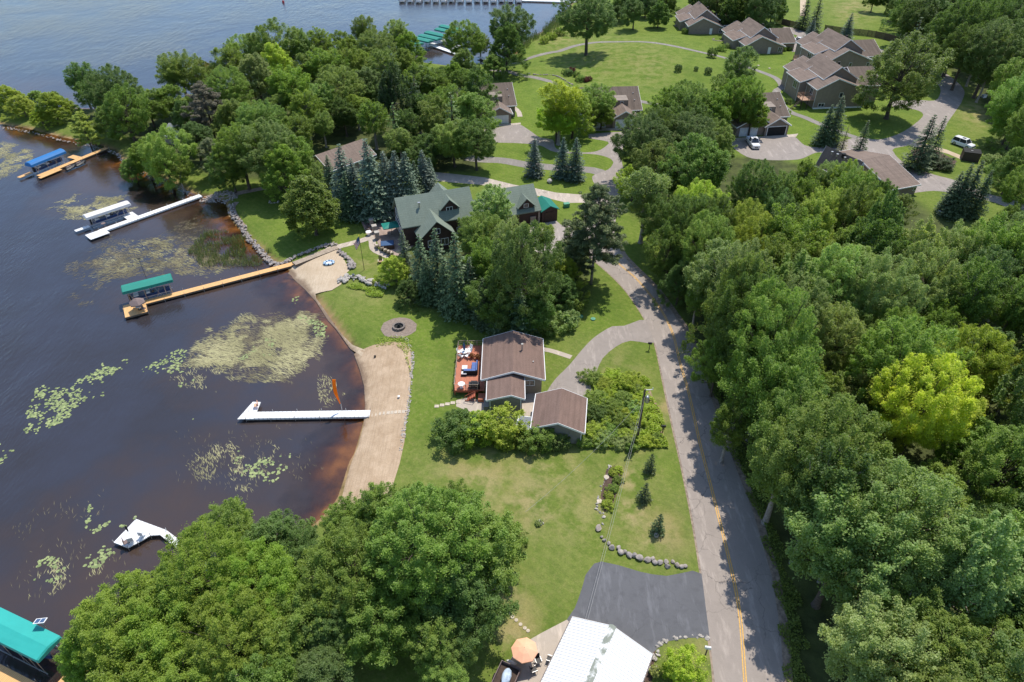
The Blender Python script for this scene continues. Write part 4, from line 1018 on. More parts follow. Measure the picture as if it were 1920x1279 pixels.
def round_table(x, y, z, label, r=.55, h=.72, mat=None, cat='table'):
    t = thing('round_table', label, cat, (x, y, z)); mb = MB(); mb.disc((0, 0), r, h - .05, h, 20); mb.build('tabletop', mat or M['white'], t)
    mb = MB(); mb.tube((0, 0, 0), (0, 0, h - .052), .05, .05, 8); mb.disc((0, 0), r * .45, 0, .04, 12); mb.build('leg', mat or M['white'], t); return t
round_table(*G(692, 441), 1.03, 'white round table at the lodge patio entrance', .55)
x, y = G(735, 441)
t = thing('market_umbrella', 'green rectangular parasol over the lodge patio', 'umbrella', (x, y, 1.03), radians(20))
mb = MB(); mb.tube((0, 0, 0), (0, 0, 2.5), .04, .04, 8); mb.build('pole', M['darkwood'], t)
mb = MB(); mb.add([(-1.6, -1.2, 2.1), (1.6, -1.2, 2.1), (1.6, 1.2, 2.1), (-1.6, 1.2, 2.1), (0, 0, 2.65), (-1.6, -1.2, 1.95), (1.6, -1.2, 1.95), (1.6, 1.2, 1.95), (-1.6, 1.2, 1.95), (0, 0, 2.6)], [(0, 1, 4), (1, 2, 4), (2, 3, 4), (3, 0, 4), (0, 5, 6, 1), (1, 6, 7, 2), (2, 7, 8, 3), (3, 8, 5, 0), (6, 5, 9), (7, 6, 9), (8, 7, 9), (5, 8, 9)]); mb.build('canopy', M['green_canvas'], t)
x, y = G(727, 464)
t = thing('hot_tub', 'dark hot tub with a blue cover below the patio counter', 'hot tub', (x, y, 1.03), radians(10))
mb = MB(); mb.box(-1.2, 1.2, -.9, .9, 0, .8); mb.build('tub', M['darkwood'], t); mb = MB(); mb.box(-1.15, 1.15, -.85, .85, .803, .9); mb.build('cover', M['navy'], t)

# --- white metal roofed building at the bottom
def W3(px, py, z): return Vector((*G(px, py, z), z))
A = W3(1149, 1174, 5.2); E1 = W3(1071, 1161, 3.7); E2 = W3(1228, 1216, 3.7); F1 = W3(1017, 1279, 3.7)
ang = atan2(-(A - W3(1104, 1279, 5.2)).x, (A - W3(1104, 1279, 5.2)).y)
wr = thing('workshop', 'building with ribbed white metal roof at the bottom beside the black driveway', 'building', (A.x, A.y, 1.0), ang)
loc = lambda v: Matrix.Rotation(-ang, 4, 'Z') @ (Vector(v) - Vector((A.x, A.y, 0)))
l1, l2 = loc(E1), loc(E2)
RW, TW, WW = MB(), MB(), MB()
a0, a1 = l1.x, l2.x
roof_body(WW, RW, TW, a0 + .35, a1 - .35, -16, min(l1.y, l2.y) * 0 - .35, 2.78, 4.2, ar=0, z0=-.3, oh=.35, th=.08)
WW.build('wall', M['siding_tan'], wr); rr = RW.build('roof', M['white'], wr); TW.build('fascia', M['brick'], rr)
mb = MB(); sl = (4.2 - 2.78) / (abs(a0) - .35)
for k in range(54):
    yy = -.1 - k * .3
    for sgn, ae in ((-1, a0), (1, a1)):
        s2 = (4.2 - 2.78) / (abs(ae) - .35)
        mb.add([(0, yy, 4.28), (0, yy + .07, 4.28), (ae, yy + .07, 4.28 - s2 * abs(ae)), (ae, yy, 4.28 - s2 * abs(ae)), (0, yy, 4.315), (0, yy + .07, 4.315), (ae, yy + .07, 4.315 - s2 * abs(ae)), (ae, yy, 4.315 - s2 * abs(ae))],
               [(4, 5, 6, 7), (0, 1, 5, 4), (2, 3, 7, 6), (1, 2, 6, 5), (3, 0, 4, 7)])
mb.build('roof_rib', flat('rib_white', (.70, .70, .70), .5, .05), rr)
mb = MB(); 
mb.add([(-.32, -16.3, 4.24), (0, -16.3, 4.40), (.32, -16.3, 4.24), (-.32, .04, 4.24), (0, .04, 4.40), (.32, .04, 4.24)], [(0, 1, 4, 3), (1, 2, 5, 4), (0, 2, 1), (3, 4, 5)])
mm, n, b = newmat('stained_ridge_cap'); f = noise(n, 1.1, 4, .6); n.links.new(mixc(n, mapr(n, f, .47, .60), (.26, .28, .23), (.78, .78, .76)), b.inputs['Base Color'])
mb.build('ridge_cap', mm, rr)

# ------------------------------------------------------------------ trees: the ones one can point at
C_MFG = (.205, .30, .050)
OB = ['oak_a', 'oak_b', 'oak_c', 'maple_a', 'maple_b', 'elm', 'airy']
def ob(): return random.choice(OB)
# foreground maples on the bank
for (a, b, r, k, c, z) in [(800, 1020, 112, 'maple_a', C_MID, 1), (905, 1030, 84, 'elm', C_MID, 1), (952, 1018, 52, 'airy', C_MID, .9), (712, 958, 60, 'airy', C_MID, 1.1), (652, 985, 52, 'elm', C_MID, 1), (862, 1225, 46, 'airy', C_MID, 1), (838, 1268, 46, 'elm', C_MID, 1), (760, 1085, 70, 'maple_b', C_DK, 1), (850, 965, 56, 'elm', C_MID, 1.1), (775, 950, 48, 'airy', C_MID, 1.1),
                        (660, 1075, 88, 'maple_b', C_MID, 1), (720, 1150, 76, 'elm', C_MID, 1), (840, 1110, 84, 'oak_a', C_DK, 1), (880, 1160, 56, 'oak_b', C_DK, .9), (815, 1200, 62, 'airy', C_MID, 1), (620, 1160, 70, 'maple_a', C_DK, .9),
                        (425, 985, 62, 'airy', C_MID, 1.1), (500, 1020, 60, 'oak_a', C_DK, 1), (570, 1045, 54, 'elm', C_DK, 1), (360, 1000, 44, 'airy', C_MID, 1),
                        (385, 1095, 92, 'maple_a', C_MFG, 1), (300, 1118, 60, 'elm', C_MFG, 1), (480, 1110, 86, 'maple_b', C_MFG, 1), (235, 1172, 84, 'maple_b', C_MFG, 1), (320, 1200, 86, 'elm', C_MFG, 1), (440, 1210, 90, 'maple_a', C_MFG, 1), (165, 1230, 62, 'oak_c', C_MFG, 1), (240, 1280, 84, 'elm', C_MFG, 1), (540, 1190, 76, 'elm', C_MID, 1), (350, 1290, 80, 'maple_b', C_MFG, 1), (480, 1300, 80, 'airy', C_MID, 1), (600, 1260, 66, 'oak_a', C_DK, .9)]:
    tc(k, a, b, r, z, c)
# row of shrubs in front of the cabin
for (a, b, r, k, c) in [(862, 800, 38, 'bush_a', C_DK), (900, 800, 34, 'bush_a', C_YG), (940, 805, 40, 'bush_a', C_YG), (985, 820, 26, 'bush_b', C_MID), (1012, 815, 30, 'bush_a', C_MID), (1045, 822, 24, 'bush_b', C_DK), (845, 812, 22, 'bush_b', C_DK)]:
    tc(k, a, b + 2, r, .9, c, cat='shrub', name='shrub')
# wild growth beside the garage
wild = []
for i in range(34):
    a = random.uniform(1108, 1205); b = random.uniform(705, 832)
    if a < 1085 + (b - 700) * .02: continue
    wild.append((a, b, random.uniform(11, 19), random.choice(['bush_a', 'bush_b', 'bush_b']), random.choice([C_YG, C_YG, C_MID, C_GREY])))
wild += [(1112, 755, 22, 'bush_a', C_MID), (1118, 780, 22, 'bush_a', C_DK), (1110, 812, 20, 'bush_a', C_YG), (1130, 820, 18, 'bush_a', C_GREY), (1160, 832, 14, 'bush_b', C_GREY), (1185, 836, 14, 'bush_b', C_MID), (1215, 828, 15, 'bush_b', C_YG), (1232, 822, 12, 'bush_b', C_MID), (1095, 826, 16, 'bush_b', C_MID)]
for a, b, r, k, c in wild: tc(k, a, b, r, .8, c, cat='shrub', name='wild_shrub')
# little spruces on the roadside lawn
tt('spruce_s', 1224, 850, 884, C_FIR, .62, 'small dark spruce topmost of the three on the roadside lawn'); tt('spruce_s', 1213, 905, 938, C_FIR, .68, 'small dark spruce in the middle of the three on the roadside lawn'); tt('spruce_s', 1240, 963, 998, C_FIR, .64, 'small dark spruce beside a lone boulder on the roadside lawn')
tc('bush_a', 1278, 1258, 34, 1.2, C_YG, 'leafy young tree beside the white-roofed garage and black driveway', name='young_tree')
tc('ball', 1229, 1258, 13, 1, (.30, .34, .13), 'round pale variegated shrub against the white-roofed garage', cat='shrub', name='shrub')
for a, b, r, c in [(1150, 886, 9, C_YG), (1158, 900, 9, C_MID), (1150, 915, 10, C_MID), (1142, 930, 9, C_YG), (1139, 946, 11, C_YG), (1160, 880, 8, C_YG), (1010, 981, 7, C_GREY)]: tc('bush_b', a, b, r, .8, c, cat='shrub', name='garden_shrub')
tc('bush_b', 1035, 608, 28, 1, C_GREY, cat='shrub', name='shrub'); tc('bush_b', 1062, 598, 24, 1, C_GREY, cat='shrub', name='shrub'); tc('bush_b', 1070, 572, 24, 1.2, C_MID, cat='shrub', name='shrub')
# centre grove
for a, t_, b, c, wd in [(753, 430, 520, C_SP, 1.0), (784, 437, 545, C_SP, 1.0), (814, 425, 560, C_SP, .95), (851, 432, 590, C_SP, .95), (880, 480, 590, C_SP, 1.0), (975, 540, 640, C_SP, 1.35), (1025, 468, 560, C_FIR, .9), (1002, 500, 590, C_SP, 1.1), (905, 520, 610, C_SP, 1.1), (832, 480, 575, C_SP, 1.1), (940, 545, 632, C_SP, 1.2), (795, 480, 566, C_SP, 1.1)]:
    tt('spruce_a' if wd > 1.04 else 'spruce_b', a, t_, b, c, wd)
for a, b, r, k, c, z in [(742, 505, 30, 'oak_c', C_YG, .8), (765, 545, 25, 'oak_c', C_DK, .8), (928, 392, 46, 'airy', C_GREY, 1.0), (900, 442, 44, 'elm', C_MID, 1.0), (958, 465, 48, 'airy', C_GREY, 1.3), (915, 505, 50, 'elm', C_MID, 1.2), (970, 525, 58, 'oak_b', C_DK, 1.4),
                         (990, 580, 50, 'oak_a', C_DK, .9), (940, 575, 48, 'oak_b', C_DK, .9), (1010, 520, 36, 'oak_c', C_DK, 1), (1050, 515, 38, 'oak_c', C_YG, .9), (1055, 550, 34, 'oak_c', C_DK, .9), (1060, 485, 34, 'oak_c', C_DK, .8), (1020, 448, 26, 'aspen_b', C_MID, 1), (880, 540, 40, 'oak_a', C_DK, .9)]:
    tc(k, a, b, r, z, c)
tc('pine_a', 1117, 428, 66, 1.15, C_PINE, 'tall grey-green pine with a bare trunk beside the road bend')
tc('pine_b', 1085, 480, 38, .9, C_PINE, 'lower pine just left of the tall roadside pine')
# lodge and lawn
tc('dense', 583, 388, 56, 1.0, (.18, .265, .075), 'dense egg-shaped tree alone on the lawn left of the spruces', name='linden_tree')
for i, (a, t_, b, c) in enumerate([(612, 290, 372, C_SP), (634, 268, 398, C_BLUE), (657, 296, 404, C_BLUE), (683, 258, 408, C_BLUE), (700, 300, 405, C_BLUE), (717, 282, 402, C_BLUE), (737, 281, 400, C_BLUE), (757, 283, 396, C_BLUE), (790, 280, 372, C_BLUE), (775, 300, 380, C_SP), (645, 320, 410, C_SP), (804, 295, 366, C_BLUE)]):
    tt('spruce_a', a, t_, b, c, 1.15)
tt('spruce_a', 1003, 259, 330, C_BLUE, 1.25, 'blue spruce standing alone between the lane and the lodge driveway'); tt('spruce_a', 1057, 256, 333, C_BLUE, 1.15, 'blue spruce left of its close neighbour behind the lone boulder'); tt('spruce_a', 1082, 257, 337, C_BLUE, 1.2, 'blue spruce right of its close neighbour behind the lone boulder')
# peninsula
PEN = [(12, 190, 30, 'a', C_YG), (40, 205, 26, 'a', C_YG), (100, 208, 36, 'a', C_YG), (152, 228, 28, 'p', C_YG), (66, 186, 20, 'o', C_MID), (94, 172, 16, 'o', C_MID), (75, 225, 22, 'a', C_YG),
       (150, 148, 36, 'o', C_DK), (180, 140, 24, 'o', C_MID), (168, 178, 30, 'o', C_DK), (217, 172, 44, 'm', C_DK), (235, 212, 40, 'o', C_MID), (277, 200, 34, 'o', C_MID), (205, 222, 28, 'o', C_MID), (268, 285, 36, 'o', (.22, .31, .07)), (305, 290, 42, 'o', (.22, .31, .07)), (245, 305, 24, 'o', C_MID), (330, 310, 22, 'a', C_MID),
       (337, 140, 44, 'm', C_MID), (385, 142, 32, 'o', C_OL), (312, 188, 30, 'o', C_MID), (350, 225, 32, 'o', C_DK), (388, 205, 46, 'p', (.13, .12, .085)), (425, 170, 40, 'm', C_MID), (432, 122, 40, 'o', C_MID), (458, 100, 36, 'm', C_MID), (505, 98, 42, 'o', C_MID), (482, 150, 42, 'o', C_GREY), (540, 165, 46, 'm', C_MID),
       (440, 232, 40, 'o', C_MID), (485, 232, 46, 'm', (.18, .27, .08)), (450, 285, 50, 'm', C_MID), (510, 285, 55, 'm', (.175, .265, .08)), (550, 302, 42, 'o', C_MID), (580, 335, 28, 'o', C_MID), (430, 315, 36, 'o', C_DK), (530, 325, 46, 'o', C_MID), (365, 260, 34, 'o', C_DK), (395, 290, 30, 'p', C_PINE), (520, 128, 38, 'o', C_YG), (562, 92, 38, 'o', C_MID), (600, 86, 34, 'o', C_MID), (612, 130, 42, 'm', C_MID),
       (572, 205, 42, 'a', C_MID), (605, 190, 40, 'o', C_MID), (640, 168, 44, 'm', C_MID), (680, 58, 30, 'o', C_MID), (650, 92, 34, 'o', C_MID), (705, 95, 36, 'm', C_MID), (745, 68, 34, 'o', C_MID), (722, 130, 40, 'o', C_MID), (765, 98, 32, 'o', C_MID), (692, 165, 36, 'o', C_DK), (760, 130, 32, 'o', C_MID), (735, 180, 36, 's', C_FIR), (700, 225, 40, 'a', C_MID), (645, 218, 34, 'o', C_DK),
       (785, 205, 32, 'o', C_DK), (760, 235, 34, 'a', C_DK), (560, 245, 38, 'o', C_MID), (605, 236, 28, 'a', C_MID), (660, 130, 34, 'o', C_MID), (575, 140, 34, 'o', C_MID), (690, 130, 30, 'o', C_MID), (822, 160, 24, 'o', C_MID),
       (790, 160, 30, 'o', C_MID), (845, 205, 42, 'm', C_MID), (880, 215, 44, 'o', C_MID), (895, 175, 34, 'a', C_DK), (820, 235, 36, 'o', C_MID), (850, 265, 42, 'm', C_MID), (892, 265, 40, 'm', C_DK), (870, 130, 32, 'o', C_MID), (850, 148, 26, 'o', C_MID), (872, 75, 38, 'm', C_MID), (900, 66, 26, 'o', C_MID), (955, 50, 40, 'm', C_DK), (950, 92, 36, 'o', C_DK), (925, 120, 22, 'o', C_MID), (810, 275, 30, 'o', C_DK)]
kd = {'o': ['oak_a', 'oak_b', 'oak_c', 'airy'], 'm': ['maple_a', 'maple_b', 'elm'], 'a': ['aspen_a', 'aspen_b', 'airy'], 'p': ['pine_b'], 's': ['plume'], 'x': ['snag']}
for a, b, r, k, c in PEN:
    tc(random.choice(kd[k]) if a > 130 else 'oak_c', a, b - (0 if a > 130 else 8), r, random.uniform(.85, 1.0) if a > 130 else .62, c)
for i in range(26):   # smaller trees between them
    a = random.uniform(430, 880); b = random.uniform(150, 300)
    if 560 < a < 720 and b > 215: continue
    tc(random.choice(['oak_b', 'oak_a', 'aspen_b']), a, b, random.uniform(24, 32), .75, random.choice([C_DK, C_MID]))
tt('fir_thin', 775, 140, 235, C_FIR, 1.1); tt('fir_thin', 845, 170, 290, C_DK, 1.2); tt('fir_thin', 735, 190, 290, C_DK, 1.2)
# middle ground
for a, b, r, k, c, z in [(1050, 198, 40, 'aspen_b', C_YG, .9), (1045, 228, 40, 'oak_a', C_YG, .8), (1075, 215, 36, 'oak_b', C_YG, .9), (1118, 192, 38, 'maple_b', C_MID, .8), (1128, 218, 26, 'oak_b', C_MID, .7), (1208, 272, 50, 'maple_a', C_DK, 1), (1232, 252, 46, 'maple_b', C_DK, 1), (1260, 205, 36, 'oak_a', C_MID, 1), (1295, 200, 42, 'maple_a', C_MID, 1),
                         (1330, 215, 40, 'oak_a', C_MID, 1), (1360, 190, 34, 'oak_b', C_MID, 1), (1392, 192, 40, 'maple_b', (.19, .29, .075), 1.1), (1412, 215, 32, 'oak_a', C_MID, 1), (1385, 130, 32, 'aspen_b', C_DK, 1), (1378, 150, 24, 'oak_b', C_MID, .8), (1215, 318, 40, 'oak_b', C_MID, 1), (1260, 330, 42, 'oak_a', C_DK, 1), (1212, 370, 46, 'aspen_b', C_GREY, 1), (1188, 345, 28, 'oak_b', C_YG, .9),
                         (1320, 322, 60, 'oak_a', (.15, .225, .055), 1.1), (1290, 260, 46, 'maple_b', C_DK, 1), (1240, 215, 24, 'oak_c', C_MID, .8), (1103, 36, 50, 'maple_a', C_DK, .9), (1236, 28, 22, 'dense', C_DK, 1), (1345, 268, 32, 'oak_b', C_MID, .85), (1300, 235, 36, 'oak_b', C_DK, 1)]:
    tc(k, a, b, r, z, c)
tc('oak_b', 1688, 145, 62, .9, (.19, .265, .08), 'broad spreading tree between the nearest townhouse and the residents road')
for a, b, r in [(1168, 12, 24), (1190, 22, 24), (1212, 8, 22), (1250, 5, 20), (1155, 25, 14), (1345, 8, 26), (1372, 25, 28), (1400, 12, 30), (1425, 22, 30), (1450, 14, 28), (1432, -4, 30), (1185, -8, 24), (1385, -6, 28), (1640, -2, 18), (1683, 12, 18), (1668, -4, 20), (1310, -2, 20)]:
    tc(random.choice(['oak_a', 'oak_b', 'dense']), a, b, r, 1, C_DK)
# ball shrubs and hedge
for a, b, r in [(1271, 137, 8), (1304, 139, 5), (1327, 141, 8), (1334, 108, 11), (1348, 151, 8)]: tc('ball', a, b, r, 1, C_DK, cat='shrub', name='round_shrub')
for a, b, r, c in [(1066, 137, 8, C_DK), (1073, 133, 7, (.12, .03, .035)), (1082, 140, 7, C_MID), (1090, 148, 8, C_MID), (1098, 150, 6, (.12, .03, .035)), (1084, 148, 6, C_GREY), (1104, 148, 6, (.10, .03, .03)), (1060, 136, 6, C_MID)]: tc('bush_b', a, b, r, 1, c, cat='shrub', name='garden_shrub', look='dark red' if c[1] < .05 else None)
for a, b, r, c in [(1352, 95, 8, C_MID), (1362, 88, 6, C_GREY), (1470, 93, 5, C_MID), (1480, 92, 5, C_DK), (1285, 60, 7, C_MID), (1276, 30, 7, C_MID), (1475, 212, 8, C_MID), (1478, 190, 7, C_DK), (1270, 20, 8, C_MID), (1050, 60, 10, C_MID), (1020, 75, 9, C_YG), (1035, 68, 9, C_YG)]: tc('bush_b', a, b, r, 1, c, cat='shrub', name='garden_shrub')
# conifers by the townhouses
for a, t_, b, c, k, wd in [(1562, 195, 272, C_SP, 'spruce_a', 1.2), (1583, 178, 270, C_SP, 'spruce_a', 1.15), (1592, 235, 294, C_OL, 'fir_thin', 1.1), (1630, 224, 300, C_FIR, 'spruce_b', 1.0), (1519, -10, 55, C_FIR, 'spruce_b', 1.2), (1541, -8, 60, C_FIR, 'spruce_b', 1.2), (1528, 32, 95, C_BLUE, 'spruce_a', 1.25), (1599, 23, 78, C_BLUE, 'spruce_a', 1.3),
                           (1755, 213, 318, C_FIR, 'spruce_b', 1.25), (1775, 216, 305, C_FIR, 'spruce_b', 1.0), (1806, 320, 400, C_SP, 'spruce_a', 1.1), (1826, 305, 408, C_SP, 'spruce_a', 1.0), (1845, 300, 405, C_SP, 'spruce_a', 1.1), (1862, 318, 408, C_SP, 'spruce_a', 1.0), (1790, 345, 400, C_SP, 'spruce_b', 1.0), (1780, 420, 425, C_SP, 'spruce_b', 1.0)]:
    if b - t_ > 10: tt(k, a, t_, b, c, wd)
tc('bush_b', 1762, 305, 26, .5, C_FIR, 'low spreading juniper under the twin firs on the traffic island', cat='shrub', name='juniper')
# far right woods
def poisson(poly, r, avoid=(), world=False, tries=9000):
    P = poly if world else GL(poly); xs = [p[0] for p in P]; ys = [p[1] for p in P]; pts = []
    PA = np.array([P]).reshape(-1, 2)
    for _ in range(tries):
        x = random.uniform(min(xs), max(xs)); y = random.uniform(min(ys), max(ys))
        q = [(x, y)]
        if not inpoly(np.array([x]), np.array([y]), P)[0]: continue
        rr = r * (1 + max(0, y - 80) / 500)
        if all((x - a) ** 2 + (y - b) ** 2 > rr * rr for a, b in pts) and all((x - a) ** 2 + (y - b) ** 2 > (k * k) for a, b, k in avoid): pts.append((x, y))
    return pts
for (a, b, r, k, c) in [(1718, 48, 36, 'o', C_DK), (1755, 40, 40, 'o', C_DK), (1762, 72, 34, 'o', C_DK), (1800, 60, 50, 'm', C_DK), (1812, 98, 42, 'm', C_DK), (1860, 100, 50, 'm', C_DK), (1880, 50, 50, 'm', C_DK), (1915, 120, 40, 'o', C_MID), (1850, 20, 50, 'o', C_MID), (1790, 5, 45, 'm', C_DK), (1735, 0, 40, 'o', C_DK),
                        (1925, 60, 40, 'o', C_DK), (1895, 160, 36, 'o', C_MID), (1915, 195, 48, 'm', C_MID), (1905, 240, 30, 'o', C_MID), (1852, 140, 30, 'o', C_DK), (1700, 30, 30, 'o', C_DK), (1945, 240, 50, 'm', C_MID), (1960, 160, 50, 'm', C_DK), (1832, 110, 22, 'a', C_GREY), (1900, 320, 34, 'o', C_MID), (1925, 360, 40, 'm', C_MID), (1960, 320, 40, 'm', C_MID), (1900, 10, 40, 'o', C_DK)]:
    tc(random.choice(kd[k]), a, b, r, 1.1, c)
for a, b, r in [(1865, 298, 14), (1878, 310, 16), (1858, 318, 12), (1890, 292, 14), (1872, 335, 14), (1885, 345, 16), (1895, 325, 14), (1860, 275, 12), (1850, 300, 10), (1905, 290, 14)]: tc('bush_b', a, b, r, .7, (.25, .34, .13), cat='shrub', name='wild_shrub')
tt('fir_thin', 1730, 30, 130, C_FIR, 1.3); tt('fir_thin', 1700, 60, 130, C_FIR, 1.3)
# woods right of the road: special crowns first, then the rest
SPEC = [(1320, 320, 60, 'm', None), (1432, 800, 40, 'x', (.22, .20, .12)), (1895, 520, 36, 'x', (.2, .2, .12)), (1640, 900, 34, 'x', (.22, .2, .12)), (1560, 1040, 32, 'x', (.2, .2, .12)), (1770, 1000, 34, 'x', (.22, .2, .12)), (1420, 455, 46, 'm', (.31, .39, .075)), (1400, 415, 38, 'm', (.29, .37, .07)), (1545, 375, 40, 'm', (.27, .34, .075)), (1590, 385, 40, 'o', (.19, .25, .065)), (1470, 420, 34, 'a', C_DK), (1520, 500, 48, 'm', (.24, .29, .075)), (1475, 520, 40, 'o', (.24, .29, .08)), (1650, 440, 46, 's', C_DK),
        (1730, 765, 80, 'm', C_BR), (1800, 790, 46, 'o', (.38, .46, .09)), (1670, 800, 42, 'o', (.36, .42, .08)), (1745, 615, 44, 'm', C_MID), (1590, 322, 28, 'm', C_GREY), (1645, 352, 26, 'o', C_MID), (1555, 312, 24, 'm', C_GREY), (1510, 305, 26, 'o', C_MID), (1622, 340, 28, 'o', C_MID), (1575, 320, 26, 'o', C_YG), (1682, 366, 24, 'o', C_GREY), (1602, 336, 36, 'm', C_MID), (1648, 362, 34, 'o', C_DK), (1820, 690, 60, 'm', (.32, .38, .075)), (1900, 720, 46, 'o', (.29, .36, .07)), (1780, 700, 40, 'o', (.25, .32, .07)), (1610, 745, 50, 'o', C_OL), (1570, 540, 60, 'm', C_GREY), (1640, 560, 66, 'm', C_GREY), (1480, 600, 64, 'm', C_GREY), (1390, 590, 58, 'm', C_GREY), (1425, 650, 50, 'o', C_GREY), (1560, 640, 56, 'm', C_GREY),
        (1680, 640, 50, 'm', (.19, .29, .07)), (1620, 640, 40, 'o', (.185, .285, .07)), (1420, 760, 44, 'a', (.17, .22, .07)), (1490, 720, 56, 'm', C_MID), (1540, 760, 50, 'o', C_MID), (1360, 520, 50, 'm', C_MID), (1330, 470, 50, 'm', (.19, .29, .07)), (1300, 420, 48, 'm', C_DK), (1340, 400, 42, 'o', C_DK), (1415, 350, 44, 'm', C_DK), (1465, 340, 36, 'o', C_MID), (1510, 350, 36, 'o', C_MID),
        (1800, 485, 52, 'm', C_GREY), (1870, 480, 60, 'm', C_MID), (1730, 540, 60, 'm', C_GREY), (1820, 560, 60, 'o', C_MID), (1900, 580, 50, 'o', C_MID), (1715, 490, 42, 'a', C_GREY), (1640, 395, 34, 'o', C_MID), (1310, 560, 36, 'o', C_MID), (1345, 690, 40, 'o', C_MID), (1370, 800, 46, 'o', C_MID), (1590, 470, 44, 'o', C_MID), (1255, 480, 34, 'o', C_DK), (1250, 400, 40, 'm', C_DK), (1275, 530, 30, 'o', C_DK),
        (1660, 395, 24, 'o', C_YG), (1880, 415, 30, 'o', C_MID), (1905, 440, 34, 'o', C_GREY), (1545, 330, 20, 'o', C_MID)]
done = []
for a, b, r, k, c in SPEC[1:]:
    if b < 400 and a > 1430: b += 26
    elif b < 470: b += 12
    t = tc(random.choice(kd[k]), a, b, r, 1.35, c); done.append((t.location.x, t.location.y, max(3.4, r * S(a, b, 12) * .8)))
for a, b, c in TREEPOS_AVOID if 'TREEPOS_AVOID' in globals() else []: done.append((a, b, c))
FILL = [(1262, 500), (1290, 580), (1325, 660), (1350, 740), (1378, 820), (1412, 920), (1446, 1020), (1475, 1120), (1500, 1290), (1512, 1420), (2500, 1500), (2300, 540), (1950, 550), (1880, 585), (1780, 580), (1690, 545), (1560, 485), (1460, 435), (1330, 420), (1270, 440)]
edge = smooth_line(GL([(1264, 590), (1297, 640), (1320, 700), (1347, 790), (1377, 870), (1412, 960), (1447, 1080), (1458, 1150)]), 1.0)
acc = 0
for i in range(len(edge) - 1):
    acc += (edge[i + 1] - edge[i]).length
    if acc > 4.5:
        acc = random.uniform(-.8, .8); p = edge[i]; k = random.choice(['elm', 'maple_a', 'oak_c', 'airy', 'maple_b', 'elm'])
        R = random.uniform(3.9, 4.8); hh = random.uniform(15.5, 19); s_ = R / PR[k]['R']
        t = plant(k, p.x + random.uniform(2.6, 4.6), p.y + random.uniform(-1, 1), s_, hh / (PR[k]['H'] * s_), random.choice([C_MID, C_DK, C_GREY, C_MID]))
        done.append((t.location.x, t.location.y, 3.4))
for x, y in poisson(FILL, 4.7, done):
    cxp, cyp = PX(x, y, 9); ds = y * cos(PITCH) + 55 * sin(PITCH); rp = 4.6 * FPX / ds
    if any((cxp - a) ** 2 + (cyp - b) ** 2 < (.5 * r + .55 * rp) ** 2 and cyp > b - 5 for a, b, r, k, c in SPEC): continue
    low = any(abs(cxp - a) < r * .9 + rp * .5 and b - 10 < cyp < b + 175 for a, b, r in ((1730, 775, 74), (1800, 790, 46), (1820, 690, 55)))
    px, py = PX(x, y, 12)
    if px > 2080 or py > 1480: continue
    pal = [C_MID, C_MID, C_DK, C_GREY] if py > 620 else [C_MID, C_GREY, C_MID, C_DK, C_YG]
    k = random.choice(['maple_a', 'maple_b', 'oak_a', 'oak_b', 'elm', 'airy', 'aspen_b', 'oak_c', 'plume', 'airy', 'elm'])
    R = random.uniform(3.3, 4.9) if k[0] != 'a' else random.uniform(3.2, 4.2)
    cq = PX(x, y, 13)
    if cq[1] > 900 and cq[0] - 8.0 * FPX / (y * cos(PITCH) + 51 * sin(PITCH)) < 1440: continue
    if low: k, R = 'oak_a', 3.4
    plant(k, x, y, R / PR[k]['R'], .85 if low else random.uniform(1.0, 1.3), random.choice(pal))

def groundcover(name, label, poly, n, h, size, col_, seed):
    rng = np.random.default_rng(seed); W_ = GL(poly); xs = [p[0] for p in W_]; ys = [p[1] for p in W_]
    X = rng.uniform(min(xs), max(xs), n * 3); Y = rng.uniform(min(ys), max(ys), n * 3)
    jx = np.sin(X * 2.1 + Y) * .5; ok = inpoly(X + jx, Y + np.cos(Y * 1.9) * .5, W_)
    X, Y = X[ok][:n], Y[ok][:n]
    hh = h * (.35 + .65 * np.clip(.5 + .5 * np.sin(X * 1.7 + np.sin(Y * 1.3) * 1.5) * np.cos(Y * 1.9 + X * .6), 0, 1)) 
    keep = rng.random(len(X)) < np.clip(hh / h * 1.5 - .25, .12, 1); X, Y, hh = X[keep], Y[keep], hh[keep]
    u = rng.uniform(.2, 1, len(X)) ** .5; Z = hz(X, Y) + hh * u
    V, F = leaf_quads(np.stack([X, Y, Z], -1), unit(np.array([.1, .2, 1.0]) + rng.normal(0, .5, (len(X), 3))), size, rng)
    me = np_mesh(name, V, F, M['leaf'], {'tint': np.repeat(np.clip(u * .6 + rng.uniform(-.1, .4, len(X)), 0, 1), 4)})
    o = bpy.data.objects.new(name, me); col.objects.link(o); o.color = (*col_, 1); return tag(o, label, 'ground cover', None, 'stuff')
groundcover('undergrowth', 'leafy low undergrowth filling the patch between the garage and the utility pole', [(1112, 702), (1150, 695), (1205, 712), (1228, 745), (1246, 800), (1250, 838), (1180, 842), (1095, 840), (1100, 780), (1106, 740)], 26000, .75, .13, (.27, .37, .06), 41)
groundcover('undergrowth', 'ferny undergrowth along the shaded right road verge', [(1300, 640), (1325, 700), (1352, 790), (1382, 870), (1418, 960), (1452, 1080), (1468, 1180), (1475, 1290), (1510, 1290), (1500, 1150), (1450, 980), (1390, 830), (1340, 700), (1312, 640)], 9000, .6, .12, (.16, .22, .06), 42)
groundcover('undergrowth', 'low plants spilling over the pale boulder wall by the beach', c5([(1170, 965), (1280, 950), (1400, 990), (1520, 1030), (1500, 1080), (1380, 1060), (1240, 1010)]), 2500, .5, .11, (.26, .36, .07), 43)
